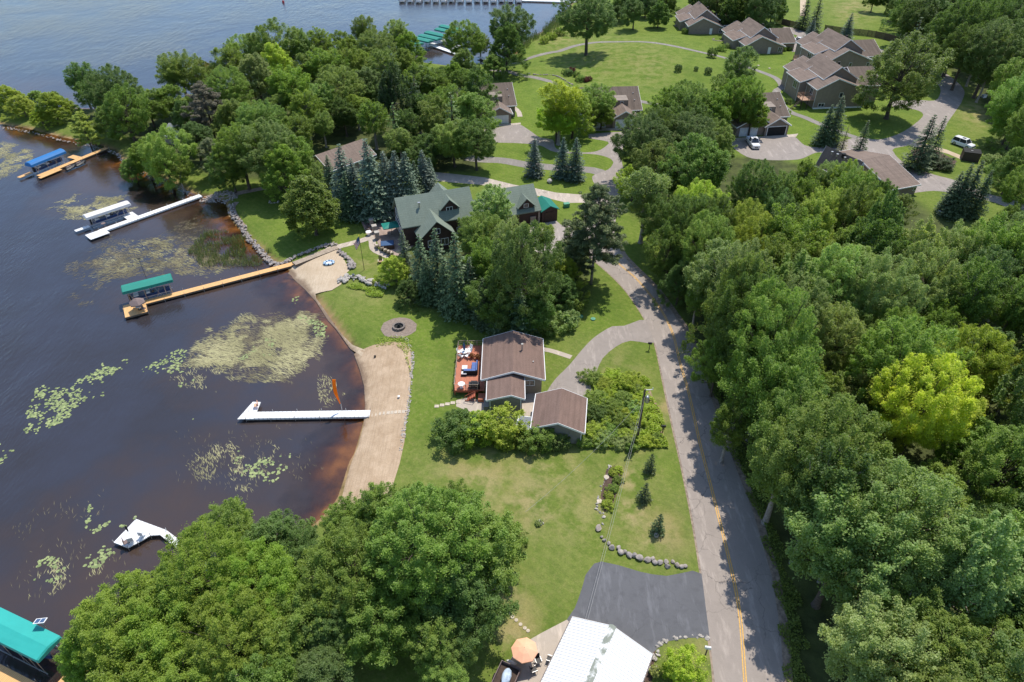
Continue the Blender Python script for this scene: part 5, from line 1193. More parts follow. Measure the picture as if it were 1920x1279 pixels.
groundcover('undergrowth', 'grassy fringe around the upper edge of the lower beach', [(700, 640), (730, 630), (762, 634), (772, 650), (770, 700), (763, 700), (760, 660), (740, 642), (705, 648)], 1500, .35, .09, (.28, .36, .08), 44)

# ------------------------------------------------------------------ docks and boat lifts
def L2W(o, ang):
    return lambda u, w_: (o[0] + u * cos(ang) - w_ * sin(ang), o[1] + u * sin(ang) + w_ * cos(ang))
def dock(name, label, p0, p1, width, z, mat, extra=(), post=True, plank=None, group=None, posth=.35):
    """deck from p0 (lake end) to p1 (shore end) in photo pixels at height z; extra = rectangles (u0,u1,w0,w1) in its frame"""
    A = Vector(G(*p0, z)); B = Vector(G(*p1, z)); d = B - A; ang = atan2(d.y, d.x); L = d.length
    t = thing(name, label, 'dock', (A.x, A.y, 0), ang, group)
    mb = MB(); mb.box(0, L, -width / 2, width / 2, z - .1, z)
    for (u0, u1, w0, w1) in extra: mb.box(u0, u1, w0, w1, z - .1, z + .003)
    mb.build('deck', mat, t)
    fr = MB()
    for (u0, u1, w0, w1) in ((0, L, -width / 2, width / 2),) + tuple(extra):
        vs = [(x_, y_, z_) for z_ in (z - .3, z - .02) for e in (.003, .035) for x_, y_ in ((u0 - e, w0 - e), (u1 + e, w0 - e), (u1 + e, w1 + e), (u0 - e, w1 + e))]
        q4 = [(i, (i + 1) % 4) for i in range(4)]
        fr.add(vs, [(4 + a, 4 + b, 12 + b, 12 + a) for a, b in q4] + [(b, a, 8 + a, 8 + b) for a, b in q4] + [(8 + a, 12 + a, 12 + b, 8 + b)[::-1] for a, b in q4] + [(a, 4 + a, 4 + b, b) for a, b in q4])
    fr.build('frame', plank or M['postwood'], t)
    if post:
        k = int(L / 3)
        for i in range(k + 1):
            for s in (-1, 1): MB().tube((i * L / k if k else 0, s * (width / 2 + .08), -1.6), (i * L / k if k else 0, s * (width / 2 + .08), z + posth), .035, .035, 5).build('post', M['metal'], t)
        for (u0, u1, w0, w1) in extra:
            for u in (u0 - .06, u1 + .06):
                for w_ in (w0 + .1, w1 - .1): MB().tube((u, w_, -1.6), (u, w_, z + posth), .035, .035, 5).build('post', M['metal'], t)
    return t, (A, ang, L)
def boatlift(label, p, ang, L, Wd, zt, mat, boat=True, barrel=False, drop=.45, peak=.28, hull=None):
    """p = centre of canopy at height zt"""
    x, y = G(*p, zt); t = thing('boat_lift', label, 'boat lift', (x, y, 0), ang)
    mb = MB(); n = 6; sec = []
    for i in range(n + 1):
        a = -1 + 2 * i / n; zz = zt + peak * (1 - abs(a)) if not barrel else zt + peak * (1 - a * a) ** .6
        sec.append((a * Wd / 2, zz))
    sec = [(-Wd / 2 - .05, zt - drop)] + sec + [(Wd / 2 + .05, zt - drop)]
    m = len(sec); ls = [-L / 2 - .12, -L / 2, -L / 4, 0, L / 4, L / 2, L / 2 + .12]
    vs = []
    for j, l in enumerate(ls):
        k = 1.0 if 0 < j < len(ls) - 1 else .93
        for a, z in sec: vs.append((l, a * k, zt - drop + (z - (zt - drop)) * (k if k == 1 else .75) + random.uniform(-.015, .015)))
    fs = [(j * m + i, (j + 1) * m + i, (j + 1) * m + i + 1, j * m + i + 1) for j in range(len(ls) - 1) for i in range(m - 1)]
    fs += [tuple(range(m)), tuple(reversed(range((len(ls) - 1) * m, len(ls) * m)))]
    mb.add(vs, fs); mb.build('canopy', mat, t)
    mb = MB()
    for sx in (-.42, -.1, .3, .42):
        for sy in (-1, 1): mb.tube((sx * L, sy * Wd * .46, -1.5), (sx * L, sy * Wd * .46, zt - drop + .3), .04, .04, 6)
    for sy in (-1, 1):
        mb.tube((-L * .45, sy * Wd * .46, .35), (L * .45, sy * Wd * .46, .35), .05, .05, 5); mb.tube((-L * .48, sy * Wd * .46, zt - drop + .1), (L * .48, sy * Wd * .46, zt - drop + .1), .03, .03, 5)
        for sx in (-.42, .1): mb.tube((sx * L, sy * Wd * .46, zt - drop), (sx * L + .9, sy * Wd * .46, .4), .025, .025, 4); mb.tube((sx * L + .9, sy * Wd * .46, zt - drop), (sx * L, sy * Wd * .46, .4), .025, .025, 4)
    mb.build('frame', M['metal'], t)
    if boat:
        b = thing('motorboat', label.replace('boat lift', 'motorboat').split(' with')[0] + ', boat under its canopy' if False else boat, 'boat', (x, y, .55), ang)
        hull_boat(b, L * .8, Wd * .62, hull or M['boat_blue'])
    return t
def hull_boat(t, L, Wd, mat):
    mb = MB(); n = 9; prof = []
    for i in range(n):
        u = i / (n - 1); wd = Wd / 2 * (1 - max(0, (u - .55) / .45) ** 2.2); wd = max(wd, .04)
        prof.append((-L / 2 + L * u, wd, .75 + .25 * max(0, u - .5)))
    vs = []
    for x, wd, h in prof: vs += [(x, -wd, h), (x, -wd * .75, .25), (x, 0, 0.0), (x, wd * .75, .25), (x, wd, h)]
    fs = [(i * 5 + k, i * 5 + k + 1, (i + 1) * 5 + k + 1, (i + 1) * 5 + k) for i in range(n - 1) for k in range(4)] + [(4, 3, 2, 1, 0)]
    mb.add(vs, [f[::-1] for f in fs]); mb.build('hull', mat, t)
    vs = []
    for x, wd, h in prof: vs += [(x, -wd * .94, h - .05), (x, wd * .94, h - .05)]
    mb = MB(); mb.add(vs, [(i * 2, i * 2 + 1, (i + 1) * 2 + 1, (i + 1) * 2) for i in range(n - 1)][:: 1]); 
    mb.build('cover', M['boat_cover'], t)
    mb = MB()
    mb.box(L * .05, L * .09, -Wd * .36, Wd * .36, .72, 1.15); mb.build('windshield', M['glass'], t)
    mb = MB()
    for s in (-1, 1): mb.box(-.1 * L, 0, s * Wd * .22 - .22, s * Wd * .22 + .22, .72, 1.0)
    mb.box(-.42 * L, -.30 * L, -Wd * .36, Wd * .36, .72, .95); mb.build('seat', M['white_canvas'], t)
    mb = MB(); mb.box(-L / 2 - .35, -L / 2 - .02, -.2, .2, .1, 1.2); mb.build('outboard_motor', M['black_plastic'], t)
# long cedar dock
A, B = Vector(G(229, 572, .55)), Vector(G(549, 493, .55)); angL = atan2((B - A).y, (B - A).x)
dk, (oA, aA, LA) = dock('dock', 'long orange-brown cedar dock reaching the beach from the green boat lift', (231, 577), (551, 494), 1.25, .55, M['cedar_dock'], extra=((0, 3.3, -3.1, -.625),))
dock('boardwalk', 'weathered grey boardwalk crossing the north beach beside the rock wall', (551, 494), (632, 463), 1.3, 1.12, M['weathered'], post=False)
boatlift('boat lift with green canopy beside the long cedar dock', (275, 530), aA, 7.4, 2.3, 3.0, M['green_canvas'], boat='dark covered motorboat under the green canopy of the cedar dock')
x, y = L2W(oA, aA)(2.3, -1.9)
def parasol(name, label, x, y, z, r, h, mat, n=8, closed=False, drop=.35, tilt=0):
    t = thing(name, label, 'umbrella', (x, y, z), random.uniform(0, .7))
    if tilt: t.rotation_euler = (tilt, 0, .3)
    mb = MB(); mb.tube((0, 0, 0), (0, 0, h), .03, .03, 6); mb.disc((0, 0), .28, 0, .08, 12); mb.build('pole', M['darkwood'], t)
    mb = MB()
    if closed:
        mb.tube((0, 0, h * .42), (0, 0, h * .7), .16, .19, 8); mb.tube((0, 0, h * .7), (0, 0, h * 1.02), .19, .02, 8)
    else:
        ring = [(r * cos(2 * pi * i / n), r * sin(2 * pi * i / n), h - drop) for i in range(n)]; mid = [(p[0] * .45, p[1] * .45, h - drop * .33) for p in ring]
        val = [(p[0], p[1], p[2] - .16) for p in ring]
        vs = [(0, 0, h)] + mid + ring + val + [(0, 0, h - .05)]
        fs = [(0, 1 + i, 1 + (i + 1) % n) for i in range(n)] + [(1 + i, 1 + n + i, 1 + n + (i + 1) % n, 1 + (i + 1) % n) for i in range(n)] + [(1 + n + i, 1 + 2 * n + i, 1 + 2 * n + (i + 1) % n, 1 + n + (i + 1) % n) for i in range(n)]
        mb.add(vs, fs)
    mb.build('canopy', mat, t); return t
parasol('patio_umbrella', 'taupe parasol on the wide end of the long cedar dock', x, y, .55, 1.25, 2.2, M['canvas_grey'], 6, drop=.75)
round_table(x, y, .553, 'small round table under the taupe parasol on the cedar dock', .5)
for k, (du, dw, r) in enumerate([(-.9, .5, 200), (.9, -.3, 80)]):
    t = thing('dock_chair', ['chair on the lake side of the cedar dock table', 'chair on the shore side of the cedar dock table'][k], 'chair', (x + du, y + dw, .553), radians(r), 'chairs at the cedar dock table')
    mb = MB(); mb.box(-.25, .25, -.25, .25, .4, .46); mb.build('seat', M['canvas_grey'], t); mb = MB(); mb.box(-.25, .25, .22, .27, .46, .9); mb.build('backrest', M['canvas_grey'], t)
    mb = MB()
    for sx in (-.22, .22):
        for sy in (-.22, .22): mb.tube((sx, sy, 0), (sx, sy, .398), .018, .018, 4)
    mb.build('leg', M['metal'], t)
# solar post behind green lift
x, y = G(270, 521, 1)
t = thing('solar_post', 'thin post with a small panel behind the green boat canopy', 'post', (x, y + .6, 0)); mb = MB(); mb.tube((0, 0, -1), (0, 0, 4.4), .035, .035, 6); mb.build('pole', M['postwood'], t); mb = MB(); mb.box(-.25, .25, -.15, .15, 4.4, 4.45); mb.build('panel', M['dark'], t)
# white dock
dk, (oW, aW, LW) = dock('dock', 'white angled dock wrapping the white-canopied boat lift', (188, 433), (376, 366), 1.35, .5, M['white_dock'], plank=M['grey_dock'])
f = L2W(oW, aW)
for q in ((-2.6, .9, -2.1, .5), (5.5, 7.6, .68, 3.3), (-3.2, -.6, 3.1, 4.0)): MB().box(*q, .41, .503).build('platform', M['white_dock'], dk)
x0, y0 = G(200, 395, 2.6)
boatlift('boat lift with white canopy beside the white dock', (200, 392), aW - .02, 8.2, 1.9, 2.6, M['white_canvas'], boat='open motorboat moored under the white canopy')
x, y = G(196, 425, .5); round_table(x, y, .51, 'small round table on the end of the white canopied dock', .4, mat=M['canvas_grey'])
# blue lift dock
dk, (oB, aB, LB) = dock('dock', 'far orange cedar dock by the blue boat canopy and watercraft', (72, 330), (200, 277), 1.3, .5, M['cedar_dock'])
for q in ((-.6, 4.6, -1.6, -.66), (-2.4, .6, 2.7, 3.7), (9.6, 11.2, .66, 3.4)): MB().box(*q, .41, .503).build('platform', M['cedar_dock'], dk)
boatlift('boat lift with bright blue canopy at the far left dock', (85, 295), aB + .02, 8.4, 2.2, 2.7, M['blue_canvas'], boat='dark motorboat under the bright blue canopy', barrel=True, peak=.45)
f = L2W(oB, aB)
for k, (u, w_) in enumerate([(6.2, -2.4), (8.6, -2.5)]):
    x, y = f(u, w_)
    t = thing('jet_ski', ['black personal watercraft nearer the lake end of the far cedar dock', 'black personal watercraft nearer the shore on the far cedar dock'][k], 'jet ski', (x, y, .25), aB + .1, 'watercraft beside the far cedar dock')
    mb = MB(); vs = []
    for xx, wd, h in ((-1.4, .45, .45), (-.6, .5, .5), (.3, .48, .55), (1.0, .32, .6), (1.45, .06, .55)): vs += [(xx, -wd, h * .55), (xx, -wd * .6, 0), (xx, wd * .6, 0), (xx, wd, h * .55), (xx, wd * .4, h), (xx, -wd * .4, h)]
    fs = [(i * 6 + k2, i * 6 + (k2 + 1) % 6, (i + 1) * 6 + (k2 + 1) % 6, (i + 1) * 6 + k2) for i in range(4) for k2 in range(6)] + [(5, 4, 3, 2, 1, 0), (24, 25, 26, 27, 28, 29)]
    mb.add(vs, [f_[::-1] for f_ in fs]); mb.build('hull', M['black_plastic'], t, smooth=False)
    mb = MB(); mb.box(-1.1, .1, -.2, .2, .5, .72); mb.build('seat', M['canvas_grey'], t); mb = MB(); mb.tube((.45, -.35, .95), (.45, .35, .95), .025, .025, 5); mb.tube((.45, 0, .5), (.45, 0, .95), .06, .04, 5); mb.build('handlebar', M['metal'], t)
# white L dock
dk, (oC, aC, LC) = dock('dock', 'white L-shaped dock running out from the lower beach', (463, 778.5), (693, 775), 1.2, .55, M['white_dock'], plank=M['grey_dock'])
mb = MB(); P = GL([(445, 786), (474, 753.5), (489, 754), (482, 771.5), (476, 785)], .55); o2 = [Matrix.Rotation(-aC, 4, 'Z') @ Vector((a - oC.x, b - oC.y, 0)) for a, b in P]
mb.poly_prism([(p.x, p.y) for p in o2], .45, .556); mb.build('platform', M['white_dock'], dk)
x, y = G(481, 764, .55)
t = thing('folding_chair', 'red and white folding chair on the white L-shaped dock corner', 'chair', (x, y, .56), radians(-70))
mb = MB(); mb.box(-.28, .28, -.28, .28, .38, .44); mb.build('seat', M['orange_canvas'], t); mb = MB(); mb.box(-.28, .28, .25, .3, .44, 1.0); mb.build('backrest', M['orange_canvas'], t)
mb = MB(); 
for s in (-.28, .28): mb.tube((s, -.3, 0), (s, .3, .95), .02, .02, 4); mb.tube((s, .3, 0), (s, -.3, .6), .02, .02, 4)
mb.build('frame', M['metal'], t)
# orange wind banner
x, y = G(642, 768, .55)
t = thing('feather_banner', 'tall orange feather banner standing on the white L-shaped dock', 'banner', (x, y - .15, .55), radians(8))
mb = MB(); pts = [Vector((0, 0, -.6)), Vector((0, 0, 1.2)), Vector((-.12, .1, 2.6)), Vector((-.16, .25, 4.2)), Vector((-.05, .4, 5.2))]; mb.path(pts, [.03, .025, .02, .015, .01], 5); mb.build('pole', M['metal'], t)
mb = MB(); vs = []
for i in range(13):
    u = i / 12; z = 1.2 + 3.95 * u; c0 = Vector((-.18 * sin(u * 2.6), .42 * u ** 1.5, z)); wv = .14 + .36 * sin(min(u * 1.15, 1) * pi * .62) * .9
    for th_ in (-.012, .012): vs += [c0 + Vector((0.01, th_, 0)), c0 + Vector((-wv, th_ + .08 * sin(u * 9), .02))]
fs = []
for i in range(12):
    a = i * 4; fs += [(a, a + 1, a + 5, a + 4), (a + 3, a + 2, a + 6, a + 7), (a, a + 4, a + 6, a + 2), (a + 1, a + 3, a + 7, a + 5)]
mb.add(vs, fs); mb.build('sail', M['orange'], t)
# white triangle dock
P = GL([(213, 1017), (255, 973), (312, 994), (300, 1003), (282, 1004), (258, 1018), (240, 1027)], .55)
t = thing('dock', 'white diamond-shaped dock platform poking out from under the maples', 'dock', (P[0][0], P[0][1], 0)); mb = MB(); mb.poly_prism([(a - P[0][0], b - P[0][1]) for a, b in P], .43, .55); mb.build('deck', M['white_dock'], t)
for a, b in P[:3] + P[4:]: MB().tube((a - P[0][0], b - P[0][1], -1.2), (a - P[0][0], b - P[0][1], .95), .04, .04, 5).build('post', M['metal'], t)
Q = GL([(300, 1003), (312, 994), (420, 1075), (405, 1085)], .55); mb = MB(); mb.poly_prism([(a - P[0][0], b - P[0][1]) for a, b in Q], .43, .547); mb.build('gangway', M['white_dock'], t)
for k, (a, b, rz) in enumerate([(248, 1016, 200), (269, 1005, 170), (240, 1020, 120)]):
    x, y = G(a, b, .55); c = thing('lawn_chair', ['white lawn chair in the middle of the white diamond dock', 'striped lawn chair nearest the trees on the white diamond dock', 'grey lawn chair at the corner of the white diamond dock'][k], 'chair', (x, y, .553), radians(rz), 'chairs on the white diamond dock')
    cm = [M['white_canvas'], M['grey_dock'], M['canvas_grey']][k]
    mb = MB(); mb.box(-.28, .28, -.28, .28, .36, .42); mb.build('seat', cm, c); mb = MB(); mb.box(-.28, .28, .27, .32, .42, 1.0); mb.build('backrest', cm, c)
    mb = MB()
    for sx in (-.26, .26):
        for sy in (-.25, .28): mb.tube((sx, sy, 0), (sx, sy, .358), .018, .018, 4)
    mb.build('leg', M['metal'], c)
x, y = G(250, 1000, .55); t = thing('umbrella_stand', 'closed dark umbrella standing on the white diamond dock', 'umbrella', (x - .1, y - .4, .553)); mb = MB(); mb.tube((0, 0, 0), (0, 0, 2.0), .025, .02, 5); mb.build('pole', M['metal'], t); mb = MB(); mb.tube((0, 0, .9), (0, 0, 1.5), .07, .12, 7); mb.tube((0, 0, 1.5), (0, 0, 2.0), .12, .01, 7); mb.build('canopy', M['dark'], t)
# bottom-left lift
Pa, Pb = Vector(G(16, 1146, 3.4)), Vector(G(112, 1192, 3.4)); aT = atan2((Pb - Pa).y, (Pb - Pa).x)
Pc = Vector(G(64, 1236, 3.4)); cc = (Pa + Pb) / 2
wd = abs((Pc - Pb).dot(Vector((-sin(aT), cos(aT)))))
cen = Pb + Vector((-cos(aT), -sin(aT))) * 4.2 + Vector((sin(aT), -cos(aT))) * wd / 2
pc = PX(cen.x, cen.y, 3.4)
boatlift('boat lift with wide teal canopy in the bottom left corner', pc, aT, 8.4, wd, 3.4, M['teal_canvas'], boat='dark motorboat under the wide teal canopy', peak=.22)
f = L2W(cen, aT)
t = thing('dock', 'orange cedar dock in front of the wide teal canopy', 'dock', (cen.x, cen.y, 0), aT)
mb = MB(); mb.box(-8, 8.5, -wd / 2 - 2.2, -wd / 2 - .9, .4, .5); mb.box(3.2, 8.5, wd / 2 + .25, wd / 2 + 1.3, .4, .5); mb.box(5.4, 6.6, -wd / 2 - .9, wd / 2 + .25, .4, .497); mb.build('deck', M['cedar_dock'], t)
for u in (-7, -3.5, 0, 3.5, 7):
    for w_ in (-wd / 2 - 2.28, -wd / 2 - .82): MB().tube((u, w_, -1), (u, w_, .9), .04, .04, 5).build('post', M['metal'], t)
x, y = G(75, 1164, 4.2)
t = thing('solar_charger', 'small tilted solar panel on a post behind the teal canopy', 'solar panel', (x, y, 0), aT + .5)
mb = MB(); mb.tube((0, 0, -1), (0, 0, 4.1), .04, .04, 6); mb.build('post', M['metal'], t)
mb = MB(); Mx = Matrix.Translation((0, 0, 4.15)) @ Matrix.Rotation(radians(-18), 4, 'X'); mb.box(-.5, .5, -.34, .34, 0, .04, M=Mx); pn = mb.build('frame', M['white'], t)
mb = MB(); mb.box(-.42, -.03, -.27, .27, .043, .05, M=Mx); mb.box(.03, .42, -.27, .27, .043, .05, M=Mx); mb.build('cell', M['navy'], pn)
# marina at the top
for i, (a, b, a2, b2, wpx) in enumerate([(802, 80, 815, 73, 3.2), (0, 0, 0, 0, 0)][:1]): pass
MAR = [((806, 83), (858, 70)), ((806, 83), (858, 101)), ((845, 92), (864, 84)), ((898, 106), (919, 114))]
t = thing('marina_dock', 'white harbour dock frame by the row of green boat canopies', 'dock', (*G(806, 83, .5), 0))
o = Vector(G(806, 83, .5)); mb = MB()
for k, (p, q) in enumerate(MAR):
    a = Vector(G(*p, .5)); b = Vector(G(*q, .5)); d = (b - a).normalized() * (b - a).length; nrm = Vector((-d.y, d.x)).normalized() * .9
    mb.poly_prism([tuple((a + nrm - o)), tuple((b + nrm - o)), tuple((b - nrm - o)), tuple((a - nrm - o))], .38, .5 + .004 * k)
mb.build('deck', M['white_dock'], t)
for k, (a, b) in enumerate([(844, 51), (836, 57), (817, 63), (806, 69), (790, 73), (772, 78)]):
    boatlift('boat lift with green canopy in the small harbour, ' + ['farthest of the row', 'second farthest of the row', 'third farthest of the row', 'fourth farthest of the row', 'fifth, partly behind trees', 'nearest, behind the peninsula trees'][k], (a, b), radians(-38), 8.5, 2.8, 2.8, M['green_canvas'], boat=False)
t = thing('marina_dock', 'long pale dock at the top edge of the lake', 'dock', (*G(950, 2, .5), 0)); o = Vector(G(950, 2, .5)); mb = MB()
q = [G(978, -2, .5), G(1090, 2, .5), G(1090, 4.5, .5), G(978, 1.2, .5)]; mb.poly_prism([(a - o.x, b - o.y) for a, b in q], .35, .5)
q = [G(740, -12, .5), G(985, -8, .5), G(985, -6, .5), G(740, -10, .5)]; mb.poly_prism([(a - o.x, b - o.y) for a, b in q], .35, .49); mb.build('deck', M['white_dock'], t)
for i in range(15):
    a = 755 + i * 15.5; x, y = G(a, 1.5 + (i % 3) * .5, .2)
    b = thing('pontoon_boat', 'moored pontoon boat at the top of the lake, ' + ('leftmost' if i == 0 else 'rightmost' if i == 14 else ['second', 'third', 'fourth', 'fifth', 'sixth', 'seventh', 'eighth', 'ninth', 'tenth', 'eleventh', 'twelfth', 'thirteenth', 'fourteenth'][i - 1] + ' from the left'), 'boat', (x, y, .1), radians(90 + random.uniform(-4, 4)), 'boats moored at the far marina')
    mb = MB()
    for s in (-1, 1): mb.tube((-3.2, s * .95, .1), (3.2, s * .95, .1), .3, .3, 8); mb.tube((3.2, s * .95, .1), (3.9, s * .95, .3), .3, .03, 8)
    mb.build('pontoon', M['silver'], b)
    mb = MB(); mb.box(-3.3, 3.4, -1.3, 1.3, .42, .52); mb.build('deck', M['white_canvas'], b)
    mb = MB(); mb.box(-3.2, 3.2, -1.3, -1.25, .52, 1.2); mb.box(-3.2, 3.2, 1.25, 1.3, .52, 1.2); mb.box(3.15, 3.2, -1.25, 1.25, .52, 1.2); mb.build('side_panel', random.choice([M['boat_blue'], M['white_canvas'], M['boat_cover'], M['boat_cover']]), b)
    mb = MB(); mb.box(-2.4, .6, -1.2, 1.2, 2.5, 2.56)
    for sx in (-2.3, .5):
        for s in (-1.2, 1.2): mb.tube((sx, s, .5), (sx, s, 2.5), .03, .03, 4)
    mb.build('bimini_top', random.choice([M['boat_cover'], M['navy'], M['white_canvas'], M['boat_blue']]), b)
    mb = MB(); mb.box(-2.9, -1.8, -1.1, 1.1, .52, .95); mb.box(1.8, 2.9, -1.1, -.5, .52, .95); mb.box(1.8, 2.9, .5, 1.1, .52, .95); mb.build('seat', M['white_canvas'], b)
x, y = G(531, 4, .2); t = thing('buoy', 'small red buoy floating far out near the top of the lake', 'buoy', (x, y, 0)); mb = MB(); mb.tube((0, 0, -.3), (0, 0, .7), .5, .4, 10); mb.tube((0, 0, .7), (0, 0, 1.5), .12, .05, 6); mb.build('float', M['red'], t)

# ------------------------------------------------------------------ water plants
def patch_mask(polys, X, Y):
    m = np.zeros(X.shape, bool)
    for P in polys: m |= inpoly(X, Y, GL(P, 0))
    return m
def vnoise(X, Y, s, seed):
    r = np.random.default_rng(seed); T = r.random((256, 256)); x = X / s; y = Y / s
    i = np.floor(x).astype(int); j = np.floor(y).astype(int); fx = x - i; fy = y - j; fx = fx * fx * (3 - 2 * fx); fy = fy * fy * (3 - 2 * fy)
    g = lambda a, b: T[a % 256, b % 256]
    return (g(i, j) * (1 - fx) + g(i + 1, j) * fx) * (1 - fy) + (g(i, j + 1) * (1 - fx) + g(i + 1, j + 1) * fx) * fy
def scatter(polys, n, thr, scale, seed, soft_edge=True):
    r = np.random.default_rng(seed); out = []
    for P in polys:
        W_ = GL(P, 0); xs = [p[0] for p in W_]; ys = [p[1] for p in W_]
        A_ = abs(sum(W_[i][0] * W_[(i + 1) % len(W_)][1] - W_[(i + 1) % len(W_)][0] * W_[i][1] for i in range(len(W_)))) / 2
        m = int(n * (max(xs) - min(xs)) * (max(ys) - min(ys)) )
        X = r.uniform(min(xs), max(xs), m); Y = r.uniform(min(ys), max(ys), m)
        jx = X + (vnoise(X, Y, 2.5, seed + 1) - .5) * 4; jy = Y + (vnoise(X, Y, 2.5, seed + 2) - .5) * 4
        ok = inpoly(jx, jy, W_); gx_ = sum(p[0] for p in W_) / len(W_); gy_ = sum(p[1] for p in W_) / len(W_)
        core = sum(inpoly(gx_ + (jx - gx_) / q, gy_ + (jy - gy_) / q, W_).astype(float) for q in (.9, .78, .62)); ok &= r.random(m) < .28 + .24 * core; nz = .65 * vnoise(X, Y, scale, seed + 3) + .35 * vnoise(X, Y, scale * .35, seed + 4)
        ok &= nz > thr + r.uniform(-.08, .08, m); ok &= sdist(X, Y) < -.4
        out.append(np.stack([X[ok], Y[ok]], -1))
    return np.concatenate(out)
def weedmat(name, a, b_):
    m, n, b = newmat(name); at = n.nodes.new('ShaderNodeAttribute'); at.attribute_name = 'tint'
    n.links.new(mixc(n, at.outputs['Fac'], a, b_), b.inputs['Base Color']); b.inputs['Roughness'].default_value = .7; b.inputs['Specular IOR Level'].default_value = .2; return m
def blades(name, P, L, Wd, ang, spread, mat, z, label, seed, cat='water weed', curl=None):
    r = np.random.default_rng(seed); n = len(P); a = ang + r.normal(0, spread, n)
    if curl is not None: a = a + curl(P[:, 0], P[:, 1])
    l = L * r.uniform(.5, 1.3, n); d = np.stack([np.cos(a), np.sin(a)], -1); q = np.stack([-d[:, 1], d[:, 0]], -1) * Wd * r.uniform(.6, 1.3, (n, 1))
    zz = z + r.uniform(0, .012, n)
    def v(p): return np.concatenate([p, zz[:, None]], 1)
    V = np.stack([v(P - d * l[:, None] / 2), v(P - q / 2 + d * l[:, None] * .1), v(P + d * l[:, None] / 2), v(P + q / 2 + d * l[:, None] * .1)], 1).reshape(-1, 3)
    me = np_mesh(name, V, np.arange(n * 4).reshape(-1, 4), mat, {'tint': np.repeat(np.clip(vnoise(P[:, 0], P[:, 1], 3.0, seed + 9) * .7 + r.uniform(0, .4, n), 0, 1), 4)})
    o = bpy.data.objects.new(name, me); col.objects.link(o); return tag(o, label, cat, None, 'stuff')
M['weed'] = weedmat('ribbon_weed', (.20, .19, .085), (.44, .41, .22)); M['weed_dim'] = weedmat('submerged_weed', (.10, .09, .05), (.22, .19, .11))
M['lily'] = weedmat('lily_pads', (.15, .20, .08), (.34, .39, .17)); M['reed'] = weedmat('reeds', (.16, .23, .05), (.34, .36, .13))
BED = [[(372, 640), (400, 620), (445, 600), (500, 588), (560, 575), (596, 585), (608, 625), (603, 665), (575, 690), (545, 702), (520, 718), (440, 716), (400, 700), (372, 690), (340, 700), (352, 665)]]
flow = -.32
crl = lambda X, Y: (vnoise(X, Y, 9, 77) - .5) * 1.2
P = scatter(BED, 46, .40, 2.2, 100); blades('ribbon_weed', P, 1.0, .075, flow, .22, M['weed'], .006, 'dense pale yellow ribbon weed bed floating between the two lower docks', 5, curl=crl)
P = scatter(BED, 22, .2, 3.2, 104); blades('ribbon_weed', P, .9, .08, flow, .35, M['weed_dim'], .003, 'dull weed under the pale floating bed', 6, curl=crl)
UP = [[(160, 490), (200, 462), (250, 447), (310, 440), (365, 447), (415, 470), (425, 500), (380, 520), (340, 520), (330, 505), (240, 520), (190, 530)], [(360, 480), (420, 470), (450, 500), (400, 515)]]
P = scatter(UP, 24, .40, 2.0, 110); blades('ribbon_weed', P, 1.0, .075, 0.1, .35, M['weed_dim'], .004, 'submerged yellowish weed between the white and long cedar docks', 7, curl=crl)
P = scatter(UP, 14, .55, 1.6, 111); blades('ribbon_weed', P, .9, .06, 0.1, .3, M['weed'], .007, 'brighter strands floating between the white and long cedar docks', 8, curl=crl)
SP = [[(90, 380), (150, 365), (200, 372), (240, 360), (270, 380), (210, 400), (160, 412), (110, 412)], [(0, 262), (40, 270), (60, 300), (20, 330), (-30, 340)], [(120, 500), (200, 420), (240, 470), (210, 560), (140, 590)], [(300, 440), (370, 400), (400, 440), (330, 455)]]
P = scatter(SP[:2], 26, .42, 2.5, 120); blades('ribbon_weed', P, .9, .09, .2, .5, M['weed'], .006, 'pale weed patches around the white and far cedar docks', 9)
P = scatter([SP[2], SP[3]], 9, .5, 2.0, 122); blades('ribbon_weed', P, .9, .07, .8, .4, M['weed_dim'], .005, 'thin weed strands off the white dock', 10)
LOW = [[(330, 860), (380, 830), (470, 820), (520, 850), (530, 900), (450, 920), (380, 890), (330, 890)], [(60, 1090), (130, 1040), (200, 1030), (190, 1070), (100, 1110), (60, 1120)], [(300, 700), (360, 660), (400, 700), (420, 730), (380, 735), (320, 720)], [(590, 700), (650, 690), (640, 760), (590, 770)]]
P = scatter(LOW, 15, .5, 1.7, 130); blades('ribbon_weed', P, .8, .06, -1.0, .35, M['weed'], .006, 'sparse combed weed strands in the lower lake', 11)
P = scatter([[(330, 800), (560, 790), (620, 860), (560, 950), (400, 930), (320, 900)], [(40, 950), (220, 900), (240, 1080), (100, 1140), (20, 1120)]], 2.2, .45, 2.5, 131); blades('ribbon_weed', P, .7, .045, -1.1, .3, M['weed_dim'], .005, 'scattered thin weed strands in the lower lake', 12)
def lilies(P, size, label, seed):
    r = np.random.default_rng(seed); n = len(P); k = 7; s = size * r.uniform(.6, 1.3, n); ph = r.uniform(0, 6.28, n); zz = .012 + r.uniform(0, .02, n)
    ang = ph[:, None] + np.linspace(.25, 2 * pi - .25, k)[None]
    V = np.zeros((n, k + 1, 3)); V[:, 0, :2] = P; V[:, 1:, 0] = P[:, :1] + np.cos(ang) * s[:, None]; V[:, 1:, 1] = P[:, 1:] + np.sin(ang) * s[:, None]; V[..., 2] = zz[:, None]
    me = np_mesh('lily_pads', V.reshape(-1, 3), np.arange(n * (k + 1)).reshape(-1, k + 1), M['lily'], {'tint': np.repeat(r.uniform(0, 1, n), k + 1)}, k=k + 1)
    o = bpy.data.objects.new('lily_pads', me); col.objects.link(o); return tag(o, label, 'lily pads', None, 'stuff')
